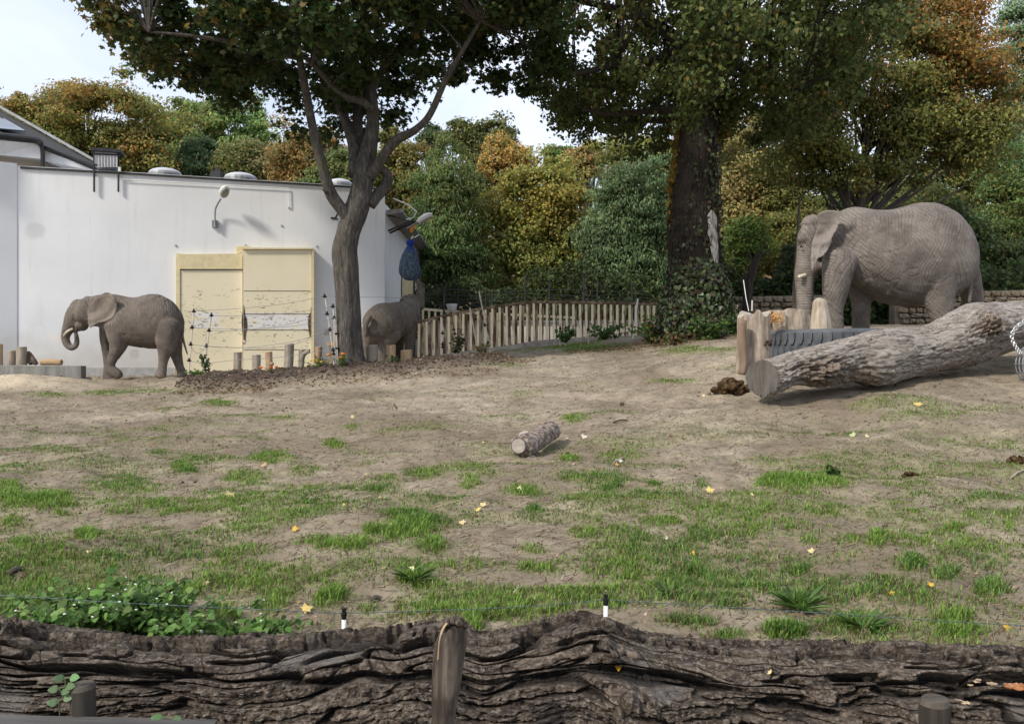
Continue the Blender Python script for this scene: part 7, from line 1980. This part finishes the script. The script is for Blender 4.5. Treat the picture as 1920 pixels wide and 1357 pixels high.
# undergrowth and the far wood
def mass(name, boxes, cols, seed, lsz, kind='quad'):
    r = np.random.default_rng(seed); P_, C_ = [], []
    for (x0, x1, y0, y1, D, dd, n) in boxes:
        px = r.uniform(x0, x1, n); f = r.uniform(0, 1, n) ** .8; D_ = D + r.uniform(-dd, dd, n)
        top = y0 + (y1 - y0) * .30 * (vnoise(px * .025, np.full(n, D), None, seed) + .6) ; py = y1 + (top - y1) * f
        P_.append(np.stack([(px - CX) * D_ / FPX, D_, EYE - (py - CY) * D_ / FPX], 1))
    pos = np.vstack(P_); N = len(pos)
    g = ground_z(pos[:, 0], pos[:, 1], False); pos[:, 2] = np.maximum(pos[:, 2], g + .05)
    V, F, K = leaves(pos, lsz * r.uniform(.6, 1.3, N), r.normal(0, .6, (N, 3)) + (0, -.4, .6), kind, r, .6)
    col = palette(r, N, cols, .22) * (1 + .25 * vnoise(pos[:, 0] * .9, pos[:, 2] * .9, pos[:, 1] * .5, seed))[:, None]
    o = obj(name, (V, [F]), M_LEAF, None, np.repeat(np.clip(col, .004, .9), K, 0)); o['kind'] = 'stuff'
    return o
mass('undergrowth', [(770, 1260, 500, 640, 33.5, 1.0, 7000), (1330, 1560, 470, 600, 29, 1.0, 6500), (1540, 2000, 480, 600, 30, 1.5, 7500), (1550, 1700, 535, 615, 25.8, .5, 4200), (980, 1250, 560, 640, 31.6, .4, 2200)], [(.038, .062, .020), (.055, .085, .026), (.03, .045, .016), (.075, .095, .028)], 301, .2)
mass('far_woods', [(-700, 2700, 330, 640, 72, 4, 22000), (-700, 2700, 300, 600, 80, 3, 9000)], [(.040, .055, .022), (.055, .068, .026), (.03, .04, .018)], 302, 1.0)

# ------------------------------------------------------------------ grass, straw and crumbs of soil
r = np.random.default_rng(401)
def ground_samples(n, xr=(-11, 11), yr=(3.9, 25)):
    # even over the ground as seen: more per square metre close by
    Y = 1 / r.uniform(1 / yr[1], 1 / yr[0], n) if False else r.uniform(yr[0] ** .35, yr[1] ** .35, n) ** (1 / .35)
    X = r.uniform(-1, 1, n) * (Y * .70 + 1.5)
    return X, Y
X, Y = ground_samples(2200000)
Z = ground_z(X, Y)
m = grass_mask(X, Y, Z)
clump = sstep(-.25, .55, vnoise(X * 9, Y * 9, seed=405)) * .7 + .3
keep = r.uniform(0, 1, len(X)) < m ** 1.25 * clump * .95
X, Y, Z, m = X[keep], Y[keep], Z[keep], m[keep]
n = len(X); print('grass blades', n)
h = (.018 + .046 * m ** 1.5) * r.uniform(.5, 1.3, n) * (1 + .25 * (Y < 7))
an = r.uniform(0, 2 * math.pi, n); lean = r.uniform(.25, 1.1, n) * h
bx, by = np.cos(an), np.sin(an); wd_ = .0022 + .0022 * r.uniform(0, 1, n) + .00012 * Y
sx, sy = -by * wd_, bx * wd_
b0 = np.stack([X - sx, Y - sy, Z - .004], 1); b1 = np.stack([X + sx, Y + sy, Z - .004], 1)
m0 = np.stack([X + bx * lean * .35 - sx * .75, Y + by * lean * .35 - sy * .75, Z + h * .62], 1); m1 = np.stack([X + bx * lean * .35 + sx * .75, Y + by * lean * .35 + sy * .75, Z + h * .62], 1)
tp = np.stack([X + bx * lean, Y + by * lean, Z + h * .95], 1)
V = np.stack([b0, b1, m1, m0, tp], 1).reshape(-1, 3); base_i = np.arange(n)[:, None] * 5
col = palette(r, n, [(.160, .275, .042), (.195, .32, .052), (.125, .215, .036), (.23, .33, .07)], .18)
dry = (r.uniform(0, 1, n) < np.clip(.6 - m * .65, .03, .5))[:, None]
col = np.where(dry, palette(r, n, [(.21, .17, .085), (.16, .13, .06), (.12, .125, .04)], .2), col)
blue = (sstep(.1, .45, vnoise(X * .7, Y * 1.2, seed=409)) * .6 > r.uniform(0, 1, n))[:, None]
col = np.where(blue & ~dry, col * (.55, .66, .8), col)
o = obj('grass', (V, [base_i + np.array([[0, 1, 2, 3]]), base_i + np.array([[3, 2, 4]])]), M_GRASS, None, np.repeat(col, 5, 0), origin=(0, 0, 0)); o['kind'] = 'stuff'
# straw and twiggy litter
X, Y = ground_samples(60000); Z = ground_z(X, Y); n = len(X)
an = r.uniform(0, math.pi, n); L = r.uniform(.008, .045, n) * (1 + .05 * Y); w_ = r.uniform(.0010, .0022, n) * (1 + .06 * Y)
d = np.stack([np.cos(an) * L, np.sin(an) * L, r.uniform(-.15, .25, n) * L], 1); s_ = np.stack([-np.sin(an) * w_, np.cos(an) * w_, np.zeros(n)], 1)
c = np.stack([X, Y, Z + .006], 1)
V = np.stack([c - d - s_, c - d + s_, c + d + s_ + (0, 0, .003), c + d - s_], 1).reshape(-1, 3)
o = obj('straw_litter', (V, [np.arange(n * 4).reshape(n, 4)]), M_GRASS, None, np.repeat(palette(r, n, [(.30, .23, .14), (.13, .09, .055), (.06, .042, .028), (.40, .33, .22)], .25), 4, 0), origin=(0, 0, 0)); o['kind'] = 'stuff'
# soil crumbs
X, Y = ground_samples(15000); bedX = r.uniform(-8, 0, 9000); bedY = r.uniform(17.2, 21, 9000)
sel = bed_h(bedX, bedY) > .2; X = np.concatenate([X, bedX[sel]]); Y = np.concatenate([Y, bedY[sel]]); isbed = bed_h(X, Y) > .2
Z = ground_z(X, Y); n = len(X); s_ = np.minimum(r.gamma(1.6, .0034, n), .016) * (1 + .05 * Y) + .002; s_ = np.where(isbed, s_ * 1.6, s_)
oct_ = np.array([(1, 0, 0), (0, 1, 0), (-1, 0, 0), (0, -1, 0), (0, 0, .8), (0, 0, -.6)], float)
V = (np.stack([X, Y, Z], 1)[:, None, :] + s_[:, None, None] * (oct_[None] * r.uniform(.6, 1.3, (n, 1, 3)) + r.normal(0, .12, (n, 6, 3)))).reshape(-1, 3)
tri = np.array([(0, 1, 4), (1, 2, 4), (2, 3, 4), (3, 0, 4), (1, 0, 5), (2, 1, 5), (3, 2, 5), (0, 3, 5)])
F = (np.arange(n)[:, None, None] * 6 + tri[None]).reshape(-1, 3)
col = palette(r, n, [(.16, .115, .075), (.10, .07, .045), (.30, .23, .16), (.09, .065, .045)], .2); col = np.where(isbed[:, None], col * .6, col)
t = NT('crumb'); M_CRUMB = t.out(t.attr('tint'), None, .95)
o = obj('soil_crumbs', (V, [F]), M_CRUMB, None, np.repeat(col, 6, 0), origin=(0, 0, 0)); o['kind'] = 'stuff'
# dry leaves drifted along the bed, the corral and the ivy tree
zones = [(-7.3, -5.2, 16.9, 18.0, 420), (-5.0, -.2, 17.6, 18.6, 380), (1.5, 6.6, 20.6, 22.4, 1500), (-.8, .6, 19.6, 21, 260), (-10, 8, 10, 19, 260)]
X = np.concatenate([r.uniform(a_, b_, k_) for a_, b_, _, _, k_ in zones]); Y = np.concatenate([r.uniform(a_, b_, k_) for _, _, a_, b_, k_ in zones])
n = len(X); Z = ground_z(X, Y) + .02
V, F, K = leaves(np.stack([X, Y, Z], 1), r.uniform(.03, .075, n), r.normal(0, .45, (n, 3)) + (0, 0, 1), 'oval', r, 0, .4)
o = obj('leaf_litter', (V, [F]), M_LEAF, None, np.repeat(palette(r, n, [(.20, .13, .07), (.27, .18, .095), (.12, .08, .045), (.36, .27, .15)], .25), K, 0), origin=(0, 0, 0)); o['kind'] = 'stuff'
